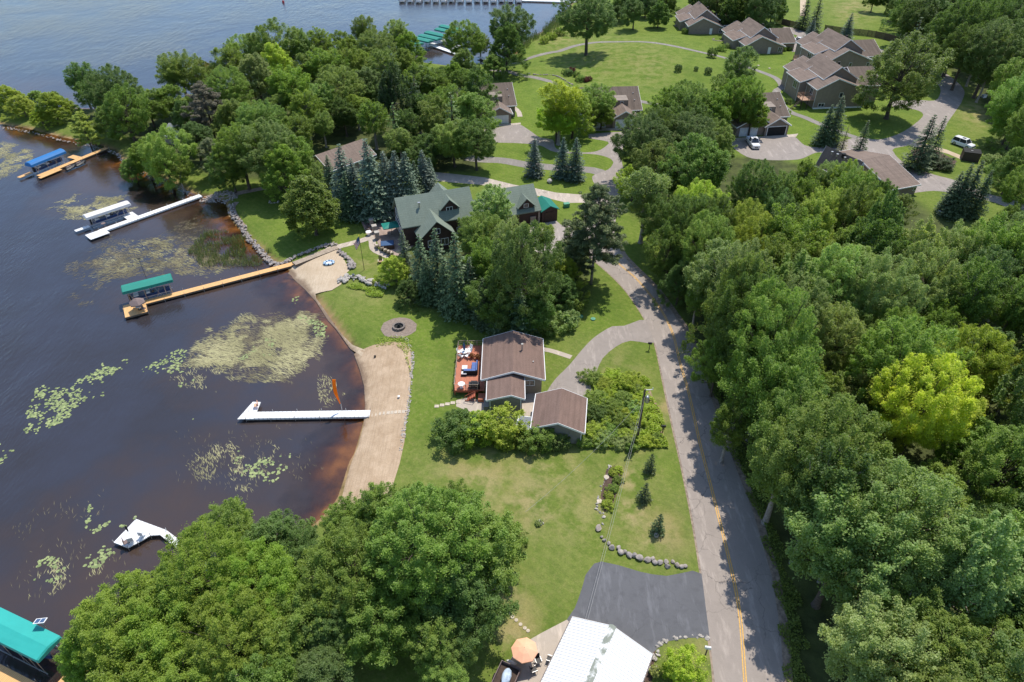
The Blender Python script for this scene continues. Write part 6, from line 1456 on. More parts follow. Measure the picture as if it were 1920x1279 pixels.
LIL = [[(5, 830), (30, 800), (60, 770), (60, 725), (95, 722), (140, 728), (185, 730), (200, 740), (150, 765), (125, 790), (60, 830), (10, 845)], [(135, 725), (160, 695), (215, 672), (240, 690), (200, 715), (150, 728)]]
P = scatter(LIL, 17, .50, 1.5, 140); lilies(P, .17, 'yellow-green lily pads in a long drifting band at the left', 13)
P = scatter([[(270, 680), (330, 655), (370, 665), (360, 690), (320, 700), (280, 700)], [(325, 715), (350, 708), (360, 722), (335, 728)], [(560, 590), (610, 600), (618, 640), (585, 640)], [(545, 555), (560, 560), (552, 572)], [(460, 640), (520, 635), (500, 680), (450, 670)], [(380, 750), (385, 790), (360, 790)]], 13, .47, 1.4, 142); lilies(P, .16, 'lily pads around the pale weed bed', 14)
P = scatter([[(160, 1030), (185, 995), (240, 985), (225, 1040), (190, 1060), (150, 1065)], [(75, 1050), (120, 1030), (130, 1060), (80, 1110)], [(255, 965), (285, 960), (280, 975)], [(175, 960), (190, 958), (192, 970), (176, 972)], [(430, 830), (520, 850), (540, 900), (500, 925), (440, 880)], [(140, 940), (200, 990), (170, 1000)], [(-5, 845), (45, 850), (40, 870), (-5, 865)]], 13, .46, 1.2, 144); lilies(P, .16, 'lily pad clusters beside the white diamond dock', 15)
# reeds
def reeds(poly, dens, h, label, seed, mat, thr=.2):
    r = np.random.default_rng(seed); W_ = GL(poly, 0); xs = [p[0] for p in W_]; ys = [p[1] for p in W_]; m = int(dens * (max(xs) - min(xs)) * (max(ys) - min(ys)))
    X = r.uniform(min(xs), max(xs), m); Y = r.uniform(min(ys), max(ys), m); ok = inpoly(X + (vnoise(X, Y, 2, 5) - .5) * 6, Y + (vnoise(X, Y, 2, 6) - .5) * 6, W_) & (vnoise(X, Y, 2.2, seed) > thr); X, Y = X[ok], Y[ok]; n = len(X)
    hh = h * r.uniform(.5, 1.15, n); a = r.uniform(0, 6.28, n); w_ = .035; tx, ty = r.normal(.15, .22, n) * hh, r.normal(-.1, .22, n) * hh
    z0 = np.maximum(hz(X, Y), 0)
    V = np.stack([np.stack([X - np.cos(a) * w_, Y - np.sin(a) * w_, z0], -1), np.stack([X + np.cos(a) * w_, Y + np.sin(a) * w_, z0], -1), np.stack([X + tx * .6 + np.cos(a) * w_ * .7, Y + ty * .6 + np.sin(a) * w_ * .7, z0 + hh * .75], -1), np.stack([X + tx, Y + ty, z0 + hh], -1)], 1).reshape(-1, 3)
    me = np_mesh('reeds', V, np.arange(n * 4).reshape(-1, 4), mat, {'tint': np.repeat(np.clip(vnoise(X, Y, 2.5, seed + 3) + r.uniform(-.2, .2, n), 0, 1), 4)})
    o = bpy.data.objects.new('reeds', me); col.objects.link(o); return tag(o, label, 'reeds', None, 'stuff')
reeds([(370, 450), (400, 435), (440, 440), (465, 455), (490, 475), (508, 490), (480, 500), (430, 500), (400, 490), (375, 470)], 30, .9, 'green and rusty reeds standing in the shallows by the rock wall', 21, M['reed'])
reeds([(1005, 68), (1030, 50), (1052, 25), (1065, 25), (1055, 50), (1030, 68), (985, 90), (965, 100), (960, 90), (985, 78)], 9, 2.0, 'tall reeds along the harbour shore by the lone tree', 23, M['reed'], .1)
# long rough grass tufts on the near lawns give the turf a nap
def turf(poly, dens, h, seed, label, mat):
    r = np.random.default_rng(seed); W_ = GL(poly); xs = [p[0] for p in W_]; ys = [p[1] for p in W_]; m = int(dens * (max(xs) - min(xs)) * (max(ys) - min(ys)))
    X = r.uniform(min(xs), max(xs), m); Y = r.uniform(min(ys), max(ys), m); ok = inpoly(X, Y, W_); X, Y = X[ok], Y[ok]; n = len(X)
    hh = h * r.uniform(.5, 1.4, n); a = r.uniform(0, 6.28, n); w_ = .07; tx, ty = r.normal(0, .5, n) * hh, r.normal(0, .5, n) * hh; z0 = hz(X, Y)
    V = np.stack([np.stack([X - np.cos(a) * w_, Y - np.sin(a) * w_, z0], -1), np.stack([X + np.cos(a) * w_, Y + np.sin(a) * w_, z0], -1), np.stack([X + tx * .6 + np.cos(a) * w_ * .7, Y + ty * .6 + np.sin(a) * w_ * .7, z0 + hh * .75], -1), np.stack([X + tx, Y + ty, z0 + hh], -1)], 1).reshape(-1, 3)
    me = np_mesh('grass', V, np.arange(n * 4).reshape(-1, 4), mat, {'tint': np.repeat(np.clip(vnoise(X, Y, 2.5, seed + 3) * .8 + r.uniform(-.1, .3, n), 0, 1), 4)})
    o = bpy.data.objects.new('grass', me); col.objects.link(o); return tag(o, label, 'grass', None, 'stuff')
M['tuft'] = weedmat('rough_grass', (.13, .18, .04), (.34, .33, .13)); M['brush'] = weedmat('brush', (.13, .22, .04), (.34, .40, .10))
if False: turf([(750, 900), (850, 850), (1100, 845), (1262, 840), (1310, 1070), (1120, 1060), (1080, 1140), (960, 1200), (900, 1180), (1000, 1000), (960, 920)], 7, .11, 33, 'patchy dry lawn tufts around the bottom lawn', M['tuft'])

# ------------------------------------------------------------------ rocks
def rock_geo(rng, r, flat=.7):
    bm = bmesh.new(); bmesh.ops.create_icosphere(bm, subdivisions=2, radius=1.0)
    a = [Vector(rng.normal(size=3)).normalized() for _ in range(12)]; k = rng.uniform(.52, .86, 12)
    sx, sy = rng.uniform(.8, 1.25), rng.uniform(.75, 1.1)
    V = []
    for v in bm.verts:
        p = v.co.copy()
        for n_, kk in zip(a, k):
            d = p.dot(n_)
            if d > kk: p -= n_ * (d - kk)
        V.append((p.x * r * sx, p.y * r * sy, p.z * r * flat))
    F = [tuple(v.index for v in f.verts) for f in bm.faces]; bm.free(); return V, F
_rr = np.random.default_rng(5); ROCKS = [rock_geo(_rr, 1.0, .75) for _ in range(8)]
def add_rock(mb, x, y, z, r, rng):
    V, F = ROCKS[rng.integers(8)]; a = rng.uniform(0, 6.28); ca, sa = cos(a), sin(a)
    mb.add([(x + r * (vx * ca - vy * sa), y + r * (vx * sa + vy * ca), z + r * vz) for vx, vy, vz in V], F)
def rockline(name, label, pts, width, r, dens, mat, cat='rock wall', seed=1, zb=0.0, kind=None, lift=.35):
    rng = np.random.default_rng(seed); L = smooth_line(GL(pts), .5); mb = MB()
    tot = sum((L[i + 1] - L[i]).length for i in range(len(L) - 1)); n = int(tot * dens)
    for i in range(n):
        k = rng.uniform(0, len(L) - 1.001); j = int(k); p = L[j].lerp(L[j + 1], k - j); d = (L[j + 1] - L[j]).normalized(); w_ = rng.uniform(-width / 2, width / 2)
        x, y = p.x - d.y * w_, p.y + d.x * w_; rr = r * rng.uniform(.6, 1.4); add_rock(mb, x, y, max(hz1(x, y), -.1) + rr * lift + zb * (1 - abs(w_) / width), rr, rng)
    o = mb.build(name, mat); return tag(o, label, cat, None, kind)
rockline('rock_wall', 'curved boulder retaining wall between the shaded lawn and the reedy shallows', c5([(150, 235), (165, 300), (215, 380), (262, 440), (300, 520), (360, 580), (420, 650), (500, 730), (560, 765)]), 1.1, .26, 10, M['rock'], seed=2, zb=.3)
rockline('rock_wall', 'boulder wall along the lawn behind the weathered boardwalk', c5([(560, 745), (640, 740), (720, 715), (800, 690), (880, 660), (980, 630), (1060, 605), (1085, 625)]), .8, .27, 8, M['rock'], seed=3, zb=.2)
rockline('rock_wall', 'grey boulder wall on the right side of the north beach', c5([(1120, 670), (1160, 710), (1200, 750), (1235, 800), (1225, 830)]), 1.0, .30, 9, M['rock'], seed=4, zb=.25)
rockline('rock_wall', 'pale boulder wall running from the beach toward the blue spruces', c5([(1145, 950), (1170, 900), (1220, 905), (1290, 915), (1370, 940), (1440, 970), (1500, 985), (1560, 990)]), 1.5, .34, 9, M['palerock'], seed=5, zb=.25)
rockline('rock_shore', 'dark rubble lining the peninsula shore below the trees', [(-60, 226), (0, 232), (50, 240), (118, 257), (188, 272), (215, 281), (235, 302), (262, 316), (289, 331), (323, 339), (353, 358), (373, 365)], .9, .22, 5, M['rock'], seed=6, lift=.1)
rockline('rock_shore', 'rubble around the small inlet beside the white dock', [(373, 367), (395, 368), (425, 370), (440, 366), (432, 360), (400, 360), (385, 366)], 1.6, .25, 12, M['rock'], seed=7, lift=.2)
rockline('stone_edging', 'line of small white stones along the right edge of the lower beach', [(740, 628), (757, 632), (768, 645), (773, 665), (773, 690), (769, 725), (766, 760), (760, 790), (755, 825), (750, 845)], .5, .13, 9, M['palerock'], 'stone edging', seed=8)
rockline('stone_edging', 'pale stones round the trunk of the shaded tree near the inlet', [(503, 376), (508, 381), (517, 381), (524, 378)], .5, .16, 7, M['palerock'], 'stone edging', seed=9)
rockline('stone_edging', 'flagstones edging the black driveway beside the white roof', [(1231, 1213), (1243, 1205), (1262, 1198), (1285, 1194), (1310, 1195), (1330, 1196)], .45, .2, 5, M['palerock'], 'stone edging', seed=10, lift=.1)
rockline('stone_edging', 'rocks and rubble between the hidden house and the lawn', [(880, 1125), (900, 1090), (918, 1070), (930, 1068), (925, 1095), (915, 1110)], .9, .2, 9, M['palerock'], 'stone edging', seed=11)
rockline('stone_edging', 'stones bordering the white-roofed workshop and its shrub bed', [(1226, 1222), (1230, 1240), (1228, 1265)], .9, .28, 5, M['palerock'], 'stone edging', seed=12)
BO = [(1123, 992, .42), (1128, 1008, .24), (1133, 1014, .28), (1141, 1020, .3), (1147, 1028, .42), (1160, 1028, .36), (1163, 1037, .42), (1172, 1036, .32), (1180, 1043, .42), (1190, 1043, .4), (1198, 1048, .48), (1213, 1051, .42), (1224, 1050, .4), (1227, 1056, .36), (1238, 1056, .42), (1249, 1054, .32), (1252, 1063, .40), (1262, 1055, .3), (1269, 1061, .38), (1279, 1064, .34)]
rb = np.random.default_rng(40)
ordn = ['first', 'second', 'third', 'fourth', 'fifth', 'sixth', 'seventh', 'eighth', 'ninth', 'tenth', 'eleventh', 'twelfth', 'thirteenth', 'fourteenth', 'fifteenth', 'sixteenth', 'seventeenth', 'eighteenth', 'nineteenth', 'last']
for i, (a, b, r) in enumerate(BO):
    x, y = G(a, b); mb = MB(); add_rock(mb, 0, 0, r * .45, r, rb); o = mb.build('boulder', M['rock'], loc=(x, y, hz1(x, y))); tag(o, f'{"pale" if r > .38 else "grey"} boulder edging the bed above the black driveway, {ordn[i]} from its left end', 'boulder', 'boulders edging the bed above the black driveway')
for a, b, r, l, m_ in [(1230, 1005, .38, 'lone pale rock beside the nearest of the three small spruces', 'palerock'), (1031, 343, .85, 'lone pinkish boulder on the grass below the two blue spruces', 'palerock'), (1284, 1063, .3, 'small rock by the road at the black driveway corner', 'rock')]:
    x, y = G(a, b); mb = MB(); add_rock(mb, 0, 0, r * .45, r, rb); tag(mb.build('boulder', M[m_], loc=(x, y, 1)), l, 'boulder')
rockline('rock_pile', 'small rock pile with weeds in the middle of the bottom lawn', [(1003, 979), (1010, 978), (1016, 983)], .5, .17, 9, M['palerock'], 'rock pile', seed=14)
for i, (a, b) in enumerate([(1137, 895), (1124, 940)]):
    x, y = G(a, b); mb = MB(); mb.disc((0, 0), .32, 0, .07, 14); tag(mb.build('stepping_stone', M['stepstone'], loc=(x, y, 1.005)), ['upper', 'lower'][i] + ' round pale stepping stone left of the lawn garden bed', 'stepping stone')
rockline('stone_edging', 'little white stones beside the lawn garden bed', [(1144, 873), (1134, 905), (1127, 915), (1119, 957), (1133, 965), (1130, 975), (1128, 985)], .3, .14, 3, M['palerock'], 'stone edging', seed=15)
for i, (a, b) in enumerate([(953, 1151), (961, 1157), (968, 1163), (976, 1171), (984, 1178), (990, 1183)]):
    x, y = G(a, b); mb = MB(); mb.disc((0, 0), .19, 0, .06, 9); tag(mb.build('stepping_stone', M['stepstone'], loc=(x, y, 1.005)), f'cream stepping stone on the bottom lawn, {ordn[i]} from the tree', 'stepping stone', 'stepping stones from the maple to the lower patio')
for i in range(5):
    a = 819 + i * 10; b = 762 - i * 2.1; x, y = G(a, b); mb = MB(); mb.box(-.3, .3, -.26, .26, 0, .05); tag(mb.build('stepping_stone', M['stepstone'], loc=(x, y, 1.005)), f'square cream paver leading to the cabin steps, {ordn[i]} from the beach side', 'stepping stone', 'square pavers leading to the cabin steps')
for i in range(9):
    a = 699 + i * 7.2; x, y = G(a, 774 - i * .2, .9); mb = MB(); mb.box(-.2, .2, -.28, .28, 0, .05); tag(mb.build('stepping_stone', M['stepstone'], loc=(x, y, hz1(x, y) + .035)), f'sand-coloured paver crossing the lower beach, {ordn[i]} from the dock', 'stepping stone', 'pavers crossing the lower beach')
# fire pits
def firering(px, py, r, label, mat, pad=None):
    x, y = G(px, py)
    if pad: sheet('fire_pit_pad', [(x + pad * cos(a) * random.uniform(.95, 1.05), y + pad * .95 * sin(a)) for a in np.linspace(0, 2 * pi, 20)[:-1]], M['mulch2'], .012, 1.0, world=True)
    t = thing('fire_pit', label, 'fire pit', (x, y, 1.02)); mb = MB(); n = 14
    for i in range(n):
        for k in range(2):
            a = 2 * pi * (i + .5 * k) / n; Mx = Matrix.Rotation(a, 4, 'Z'); mb.box(r - .14, r + .14, -pi * r / n * .93, pi * r / n * .93, k * .17, k * .17 + .16, M=Mx)
    mb.build('stone_ring', mat, t); mb = MB(); mb.disc((0, 0), r - .15, 0, .06, 14); mb.build('ash_bed', M['dark'], t)
    return t
M['mulch2'] = flat('gravel_pad', (.24, .19, .155), .95, .25, 3)
t = firering(748, 614, .85, 'stone fire ring on a round gravel pad in the lawn', M['brick'], 2.75)
mb = MB(); mb.tube((0, 0, 0), (0, 0, .6), .3, .12, 8); mb.build('centre_stone', M['dark'], t)
firering(726, 505, .65, 'pale stone fire ring by the two lawn chairs', M['palerock'])
for k, (a, b, rz) in enumerate([(714, 493, 10), (729, 493, -25)]):
    x, y = G(a, b); t = thing('adirondack_chair', ['left wooden adirondack chair facing the pale fire ring', 'right angled wooden adirondack chair facing the pale fire ring'][k], 'chair', (x, y, 1.0), radians(rz), 'wooden chairs by the pale fire ring')
    mb = MB(); Mx = Matrix.Translation((0, 0, .3)) @ Matrix.Rotation(radians(-10), 4, 'X'); mb.box(-.3, .3, -.4, .3, 0, .05, M=Mx); mb.build('seat', M['deck_brown'], t)
    mb = MB(); Mx = Matrix.Translation((0, .22, .3)) @ Matrix.Rotation(radians(-22), 4, 'X')
    for i in range(5): mb.box(-.3 + i * .125, -.2 + i * .125, 0, .04, 0, .85 + .08 * (2 - abs(i - 2)), M=Mx)
    mb.build('backrest', M['darkwood'], t)
    mb = MB(); mb.box(-.46, -.32, -.45, .35, .55, .59); mb.box(.32, .46, -.45, .35, .55, .59); mb.build('armrest', M['stepstone'], t)
    mb = MB()
    for s in (-.38, .38): mb.box(s - .03, s + .03, -.42, -.34, 0, .548); mb.box(s - .03, s + .03, .25, .33, 0, .548)
    mb.build('leg', M['darkwood'], t)
# flagpole
x, y = G(683, 506); fp = thing('flagpole', 'tall thin flagpole with drooping American flag beside the north beach', 'flagpole', (x, y, 1.0))
mb = MB(); mb.tube((0, 0, 0), (0, 0, 6.6), .05, .03, 8); mb.build('pole', M['black_plastic'], fp)
mb = MB(); mb.tube((0, 0, 6.6), (0, 0, 6.8), .09, .09, 8); mb.build('finial', M['yellow_plastic'], fp)
def flag():
    nx_, nz_ = 14, 13; vs = []; mi = []; fs = []
    for i in range(nx_ + 1):
        for j in range(nz_ + 1):
            u = i / nx_; v = j / nz_; X = -u * 1.15 * (1 - .25 * v); Yy = .16 * sin(u * 7 + v * 2) ; Z = 6.45 - v * 1.3 - u * 1.25 + .1 * sin(u * 6)
            vs.append((X, Yy, Z))
    for i in range(nx_):
        for j in range(nz_):
            fs.append((i * (nz_ + 1) + j, i * (nz_ + 1) + j + 1, (i + 1) * (nz_ + 1) + j + 1, (i + 1) * (nz_ + 1) + j))
            mi.append(2 if (i < nx_ * .42 and j < 7) else (0 if j % 2 == 0 else 1))
    mb = MB(); mb.v = vs; mb.f = fs; mb.m = mi; fo = mb.build('flag', [M['red'], M['white_cloth'], M['navy']], fp)
    st = MB()
    for a in range(5):
        for b in range(4):
            u = .04 + a * .07; v = .05 + b * .125; X = -u * 1.15 * (1 - .25 * v); Yy = .16 * sin(u * 7 + v * 2); Z = 6.45 - v * 1.3 - u * 1.25 + .1 * sin(u * 6)
            for s in (-.012, .012): st.add([(X + .028 * (1 if k % 2 == 0 else .42) * cos(k * pi / 5 + .3), Yy + s, Z + .028 * (1 if k % 2 == 0 else .42) * sin(k * pi / 5 + .3)) for k in range(10)], [tuple(range(10))])
    st.build('star', M['white_cloth'], fo)
    sol = fo.modifiers.new('th', 'SOLIDIFY'); sol.thickness = .012
flag()
# inflatable on sand
x, y = G(617, 494); t = thing('inflatable_raft', 'round blue and white inflatable raft lying on the north beach', 'raft', (x, y, 1.0), .3)
def torus(mb, R, r, z, n=24, m=8, sx=1.3, mi=lambda i: 0):
    for i in range(n):
        vs = []
        for ii in (i, i + 1):
            a = 2 * pi * ii / n
            for j in range(m): b = 2 * pi * j / m; vs.append(((R + r * cos(b)) * cos(a) * sx, (R + r * cos(b)) * sin(a), z + r * sin(b)))
        mb.add(vs, [(j, m + j, m + (j + 1) % m, (j + 1) % m) for j in range(m)], mi(i))
mb = MB(); torus(mb, .62, .17, .19, mi=lambda i: i % 3 // 2); mb.build('ring', [flat('pale_blue_vinyl', (.45, .62, .78), .4, .1), M['navy']], t)
mb = MB(); mb.disc((0, 0), .5, .08, .14, 16); mb.build('floor', M['white_cloth'], t)
# septic lids
for k, (a, b) in enumerate([(1089, 594), (1112, 599)]):
    x, y = G(a, b); mb = MB(); mb.disc((0, 0), .38, 0, .16, 16); mb.disc((0, 0), .12, .16, .2, 8); tag(mb.build('septic_lid', M['box_green'], loc=(x, y, 1)), ['left', 'right'][k] + ' green domed septic lid on the lawn above the cabin driveway', 'septic lid', 'green septic lids')
# utility pole
x, y = G(1194.6, 824); up = thing('utility_pole', 'weathered wooden utility pole with grey transformer beside the road', 'utility pole', (x, y, 1.0))
H_ = 8.5
mb = MB(); mb.tube((0, 0, -.5), (0, 0, H_), .17, .12, 10); mb.build('pole', M['postwood'], up)
mb = MB(); mb.tube((-.05, 0, H_ - .1), (.95, .0, H_ - .02), .05, .05, 5); mb.build('crossarm', M['white'], up)
mb = MB(); mb.tube((.42, -.05, H_ - 2.0), (.42, -.05, H_ - 1.15), .24, .24, 12); mb.tube((.42, -.05, H_ - 1.15), (.42, -.05, H_ - 1.05), .24, .12, 12); tr_ = mb.build('transformer', M['siding_grey'] if False else M['metal'], up)
mb = MB(); 
for s in (-.1, .12): mb.tube((.42 + s, -.05, H_ - 1.05), (.42 + s, -.05, H_ - .75), .04, .03, 6)
mb.build('bushing', M['white'], tr_)
mb = MB(); mb.tube((.9, 0, H_ - .02), (.9, 0, H_ + .25), .05, .04, 6); mb.build('insulator', M['white'], up)
mb = MB(); mb.box(-.25, -.1, -.25, -.1, 1.6, 2.3); mb.build('meter_box', M['metal'], up)
M['wire'] = flat('wire_cable', (.33, .33, .32), .8, .05)
def wire(name, label, p, q, sag, r=.018, mat=None, n=24, ext=0):
    p, q = Vector(p), Vector(q); pts = []
    for i in range(n + 1):
        u = i / n; c = p.lerp(q, u); pts.append(Vector((c.x, c.y, c.z - sag * 4 * u * (1 - u))) - p)
    mb = MB(); mb.path(pts, [r] * (n + 1), 4); o = mb.build(name, mat or M['wire'], loc=p); return tag(o, label, 'wire')
P0 = Vector((x, y, 1 + H_))
for k, (a, b, zz, off) in enumerate([(1097, 1163, 4.4, -.1), (1101, 1165, 4.4, .12)]):
    q = Vector((*G(a, b, zz), zz)); wire('power_wire', ['left', 'right'][k] + ' of the two wires from the utility pole to the white roof', (P0.x + off, P0.y, P0.z - 1.2 + off), q, .9, .014)
q = Vector((*G(985, 960, 4.5), 4.5)); wire('power_wire', 'thin dashed-looking wire from the utility pole to the foreground maple', (P0.x - .1, P0.y, P0.z - 1.6), q, .9, .012)
# mailboxes and posts
def mailbox(px, py, rz, label, c=None, h=1.1):
    x, y = G(px, py); t = thing('mailbox', label, 'mailbox', (x, y, 1), rz); mb = MB(); mb.box(-.05, .05, -.05, .05, 0, h); mb.build('post', M['postwood'], t)
    mb = MB(); mb.box(-.12, .12, -.28, .28, h + .003, h + .2); mb.tube((0, -.28, h + .2), (0, .28, h + .2), .12, .12, 8); mb.build('box', c or M['black_plastic'], t)
mailbox(1217, 656, 1.4, 'black mailbox at the mouth of the cabin driveway'); mailbox(1242, 812, 1.5, 'dark mailbox on a thin post beside the road below the utility pole'); mailbox(1323, 1227, 1.4, 'pale mailbox on a post at the bottom of the road', M['white'])
x, y = G(1229, 1198 - 12)
# lower patio furniture
x, y = G(983, 1238, 1)
parasol('patio_umbrella', 'large peach-orange parasol over the lower patio', x, y, 1.02, 1.25, 2.35, M['orange_canvas'], 8, drop=.5)
round_table(x, y, 1.02, 'round glass table under the peach-orange parasol', .6, mat=M['metal'])
def patio_chair(px, py, rz, label, mat, grp=None, z=1.02, name='patio_chair'):
    x, y = G(px, py, z); t = thing(name, label, 'chair', (x, y, z), radians(rz), grp)
    mb = MB(); mb.box(-.26, .26, -.26, .26, .4, .44); mb.build('seat', mat, t); mb = MB(); Mx = Matrix.Translation((0, .25, .44)) @ Matrix.Rotation(radians(-14), 4, 'X'); mb.box(-.26, .26, 0, .04, 0, .55, M=Mx); mb.build('backrest', mat, t)
    mb = MB()
    for sx in (-.27, .27):
        for sy in (-.25, .27): mb.tube((sx, sy, 0), (sx, sy, .62), .016, .016, 4)
        mb.tube((sx, -.25, .62), (sx, .27, .62), .018, .018, 4)
    mb.build('frame', M['metal'] if mat is not M['white'] else mat, t)
patio_chair(1009, 1243, 20, 'dark patio chair right of the peach-orange parasol', M['black_plastic'], 'chairs on the lower patio'); patio_chair(1001, 1260, 110, 'dark patio chair in the parasol shadow on the lower patio', M['black_plastic'], 'chairs on the lower patio'); patio_chair(1030, 1240, 250, 'dark patio chair against the white-roofed workshop', M['black_plastic'], 'chairs on the lower patio')
x, y = G(955, 1262, 1.5); t = thing('utility_trailer', 'dark open trailer carrying a pale covered load at the bottom edge', 'trailer', (x - .3, y - .5, 1.0), radians(-24))
mb = MB(); mb.box(-.95, .95, -1.6, 1.2, .45, .55); mb.build('bed', M['darkwood'], t); mb = MB(); mb.box(-.98, -.92, -1.6, 1.2, .55, .95); mb.box(.92, .98, -1.6, 1.2, .55, .95); mb.box(-.92, .92, 1.14, 1.2, .55, .95); mb.build('rail', M['canvas_grey'], t)
mb = MB()
for s in (-1.08, 1.08): mb.tube((s - .09, -.2, .33), (s + .09, -.2, .33), .32, .32, 14)
mb.build('wheel', M['tyre'], t)
t = thing('covered_load', 'pale blue tarp-covered load on the dark trailer', 'tarp', (x - .3, y - .5, 1.555), radians(-20)); mb = MB(); V, F = ROCKS[2]; mb.add([(a * .55, b * .9 - .1, c * .5 + .3) for a, b, c in V], F); mb.build('tarp', flat('pale_tarp', (.45, .55, .66), .5, .3, 3), t, smooth=True)
t = thing('cushion', 'white cushion at the head of the dark trailer', 'cushion', (*G(958, 1242, 1.3), 1.3), radians(-20)); mb = MB(); V, F = ROCKS[1]; mb.add([(a * .65, b * .28, c * .25) for a, b, c in V], F); mb.build('pad', M['white_cloth'], t, smooth=True)
# cabin deck furniture (deck top at z = 1.95)
DT = 1.953
x, y = G(871, 665, DT); parasol('patio_umbrella', 'closed blue parasol over the white table on the red deck', x, y, DT, .5, 2.3, M['navy'], closed=True)
round_table(x, y, DT, 'round white dining table under the closed blue parasol', .6)
for k, (a, b, r) in enumerate([(862, 664, 70), (880, 663, 290), (876, 671, 240), (865, 672, 150), (881, 658, 320)]): patio_chair(a, b, r, 'white deck chair ' + ['left of', 'right of', 'in front right of', 'in front left of', 'behind'][k] + ' the closed blue parasol', M['white'], 'white chairs around the closed blue parasol', DT)
x, y = G(885.5, 695, DT); t = thing('sectional_sofa', 'blue-cushioned L-shaped sectional sofa on the red deck', 'sofa', (x, y, DT), 0)
mb = MB(); mb.box(-.1, .8, -.9, 1.3, 0, .3); mb.box(-1.2, -.1, -.9, -.1, 0, .3); mb.box(.72, .8, -.9, 1.3, .303, .75); mb.box(-1.2, .72, -.98, -.9, 0, .75); mb.build('frame', M['dark'], t)
mb = MB(); mb.box(-.08, .55, -.87, -.12, .305, .45); mb.box(-.08, .55, -.1, .6, .305, .45); mb.box(-.08, .55, .62, 1.28, .305, .45); mb.box(-1.17, -.1, -.87, -.12, .305, .45); mb.build('seat_cushion', M['cushion'], t)
mb = MB(); mb.box(.56, .715, -.85, .2, .455, .85); mb.box(.56, .715, .22, 1.28, .455, .85); mb.build('back_cushion', M['cushion'], t)
x, y = G(871.5, 693, DT); t = thing('coffee_table', 'dark coffee table with pale top between deck sofa pieces', 'table', (x, y, DT)); mb = MB(); mb.box(-.35, .35, -.4, .4, 0, .38); mb.build('base', M['dark'], t); mb = MB(); mb.box(-.38, .38, -.43, .43, .383, .44); mb.build('top', M['white_canvas'], t)
x, y = G(871.5, 703, DT); t = thing('ottoman', 'pale-topped ottoman at the end of the deck sofa', 'ottoman', (x - .1, y, DT)); mb = MB(); mb.box(-.38, .38, -.33, .33, 0, .3); mb.build('base', M['dark'], t); mb = MB(); mb.box(-.36, .36, -.31, .31, .303, .42); mb.build('pad', M['white_canvas'], t)
x, y = G(865.5, 727, DT); round_table(x, y, DT, 'small round white table at the near end of the red deck', .48)
x, y = G(889.5, 727, DT); t = thing('gas_grill', 'black covered gas grill at the near rail of the red deck', 'grill', (x, y, DT))
mb = MB(); mb.box(-.75, .75, -.3, .3, 0, .85); mb.build('cabinet', M['black_plastic'], t); mb = MB(); mb.tube((-.42, 0, .86), (.42, 0, .86), .32, .32, 12); mb.build('lid', M['black_plastic'], t); mb = MB(); mb.tube((-.35, -.33, 1.0), (.35, -.33, 1.0), .02, .02, 5); mb.build('handle', M['metal'], t)
for k, (a, b) in enumerate([(885, 671.5), (889, 673)]):
    x, y = G(a, b, DT); t = thing('potted_plant', ['terracotta pot with dry plant behind the deck sofa', 'second terracotta pot with plant by the cabin door'][k], 'plant', (x + k * .5, y, DT)); mb = MB(); mb.tube((0, 0, 0), (0, 0, .35), .15, .22, 10); mb.build('pot', M['redwood'], t)
    f_ = bpy.data.objects.new('foliage', PR['bush_b']['crown']); col.objects.link(f_); f_.parent = t; f_.scale = (.2,) * 3; f_.location = (0, 0, .25); f_.color = (.2, .1, .04, 1)
# beach bits
for k, (a, b) in enumerate([(703, 668), (748, 746)]):
    x, y = G(a, b, .9); t = thing('beach_toy', ['dark toy lying on the upper part of the lower beach', 'pale toy lying by the stones of the lower beach'][k], 'beach toy', (x, y, hz1(x, y) + .05)); mb = MB(); mb.tube((0, 0, 0), (0, 0, .3), .12, .18, 8); mb.build('bucket', [M['dark'], M['white_cloth']][k], t)

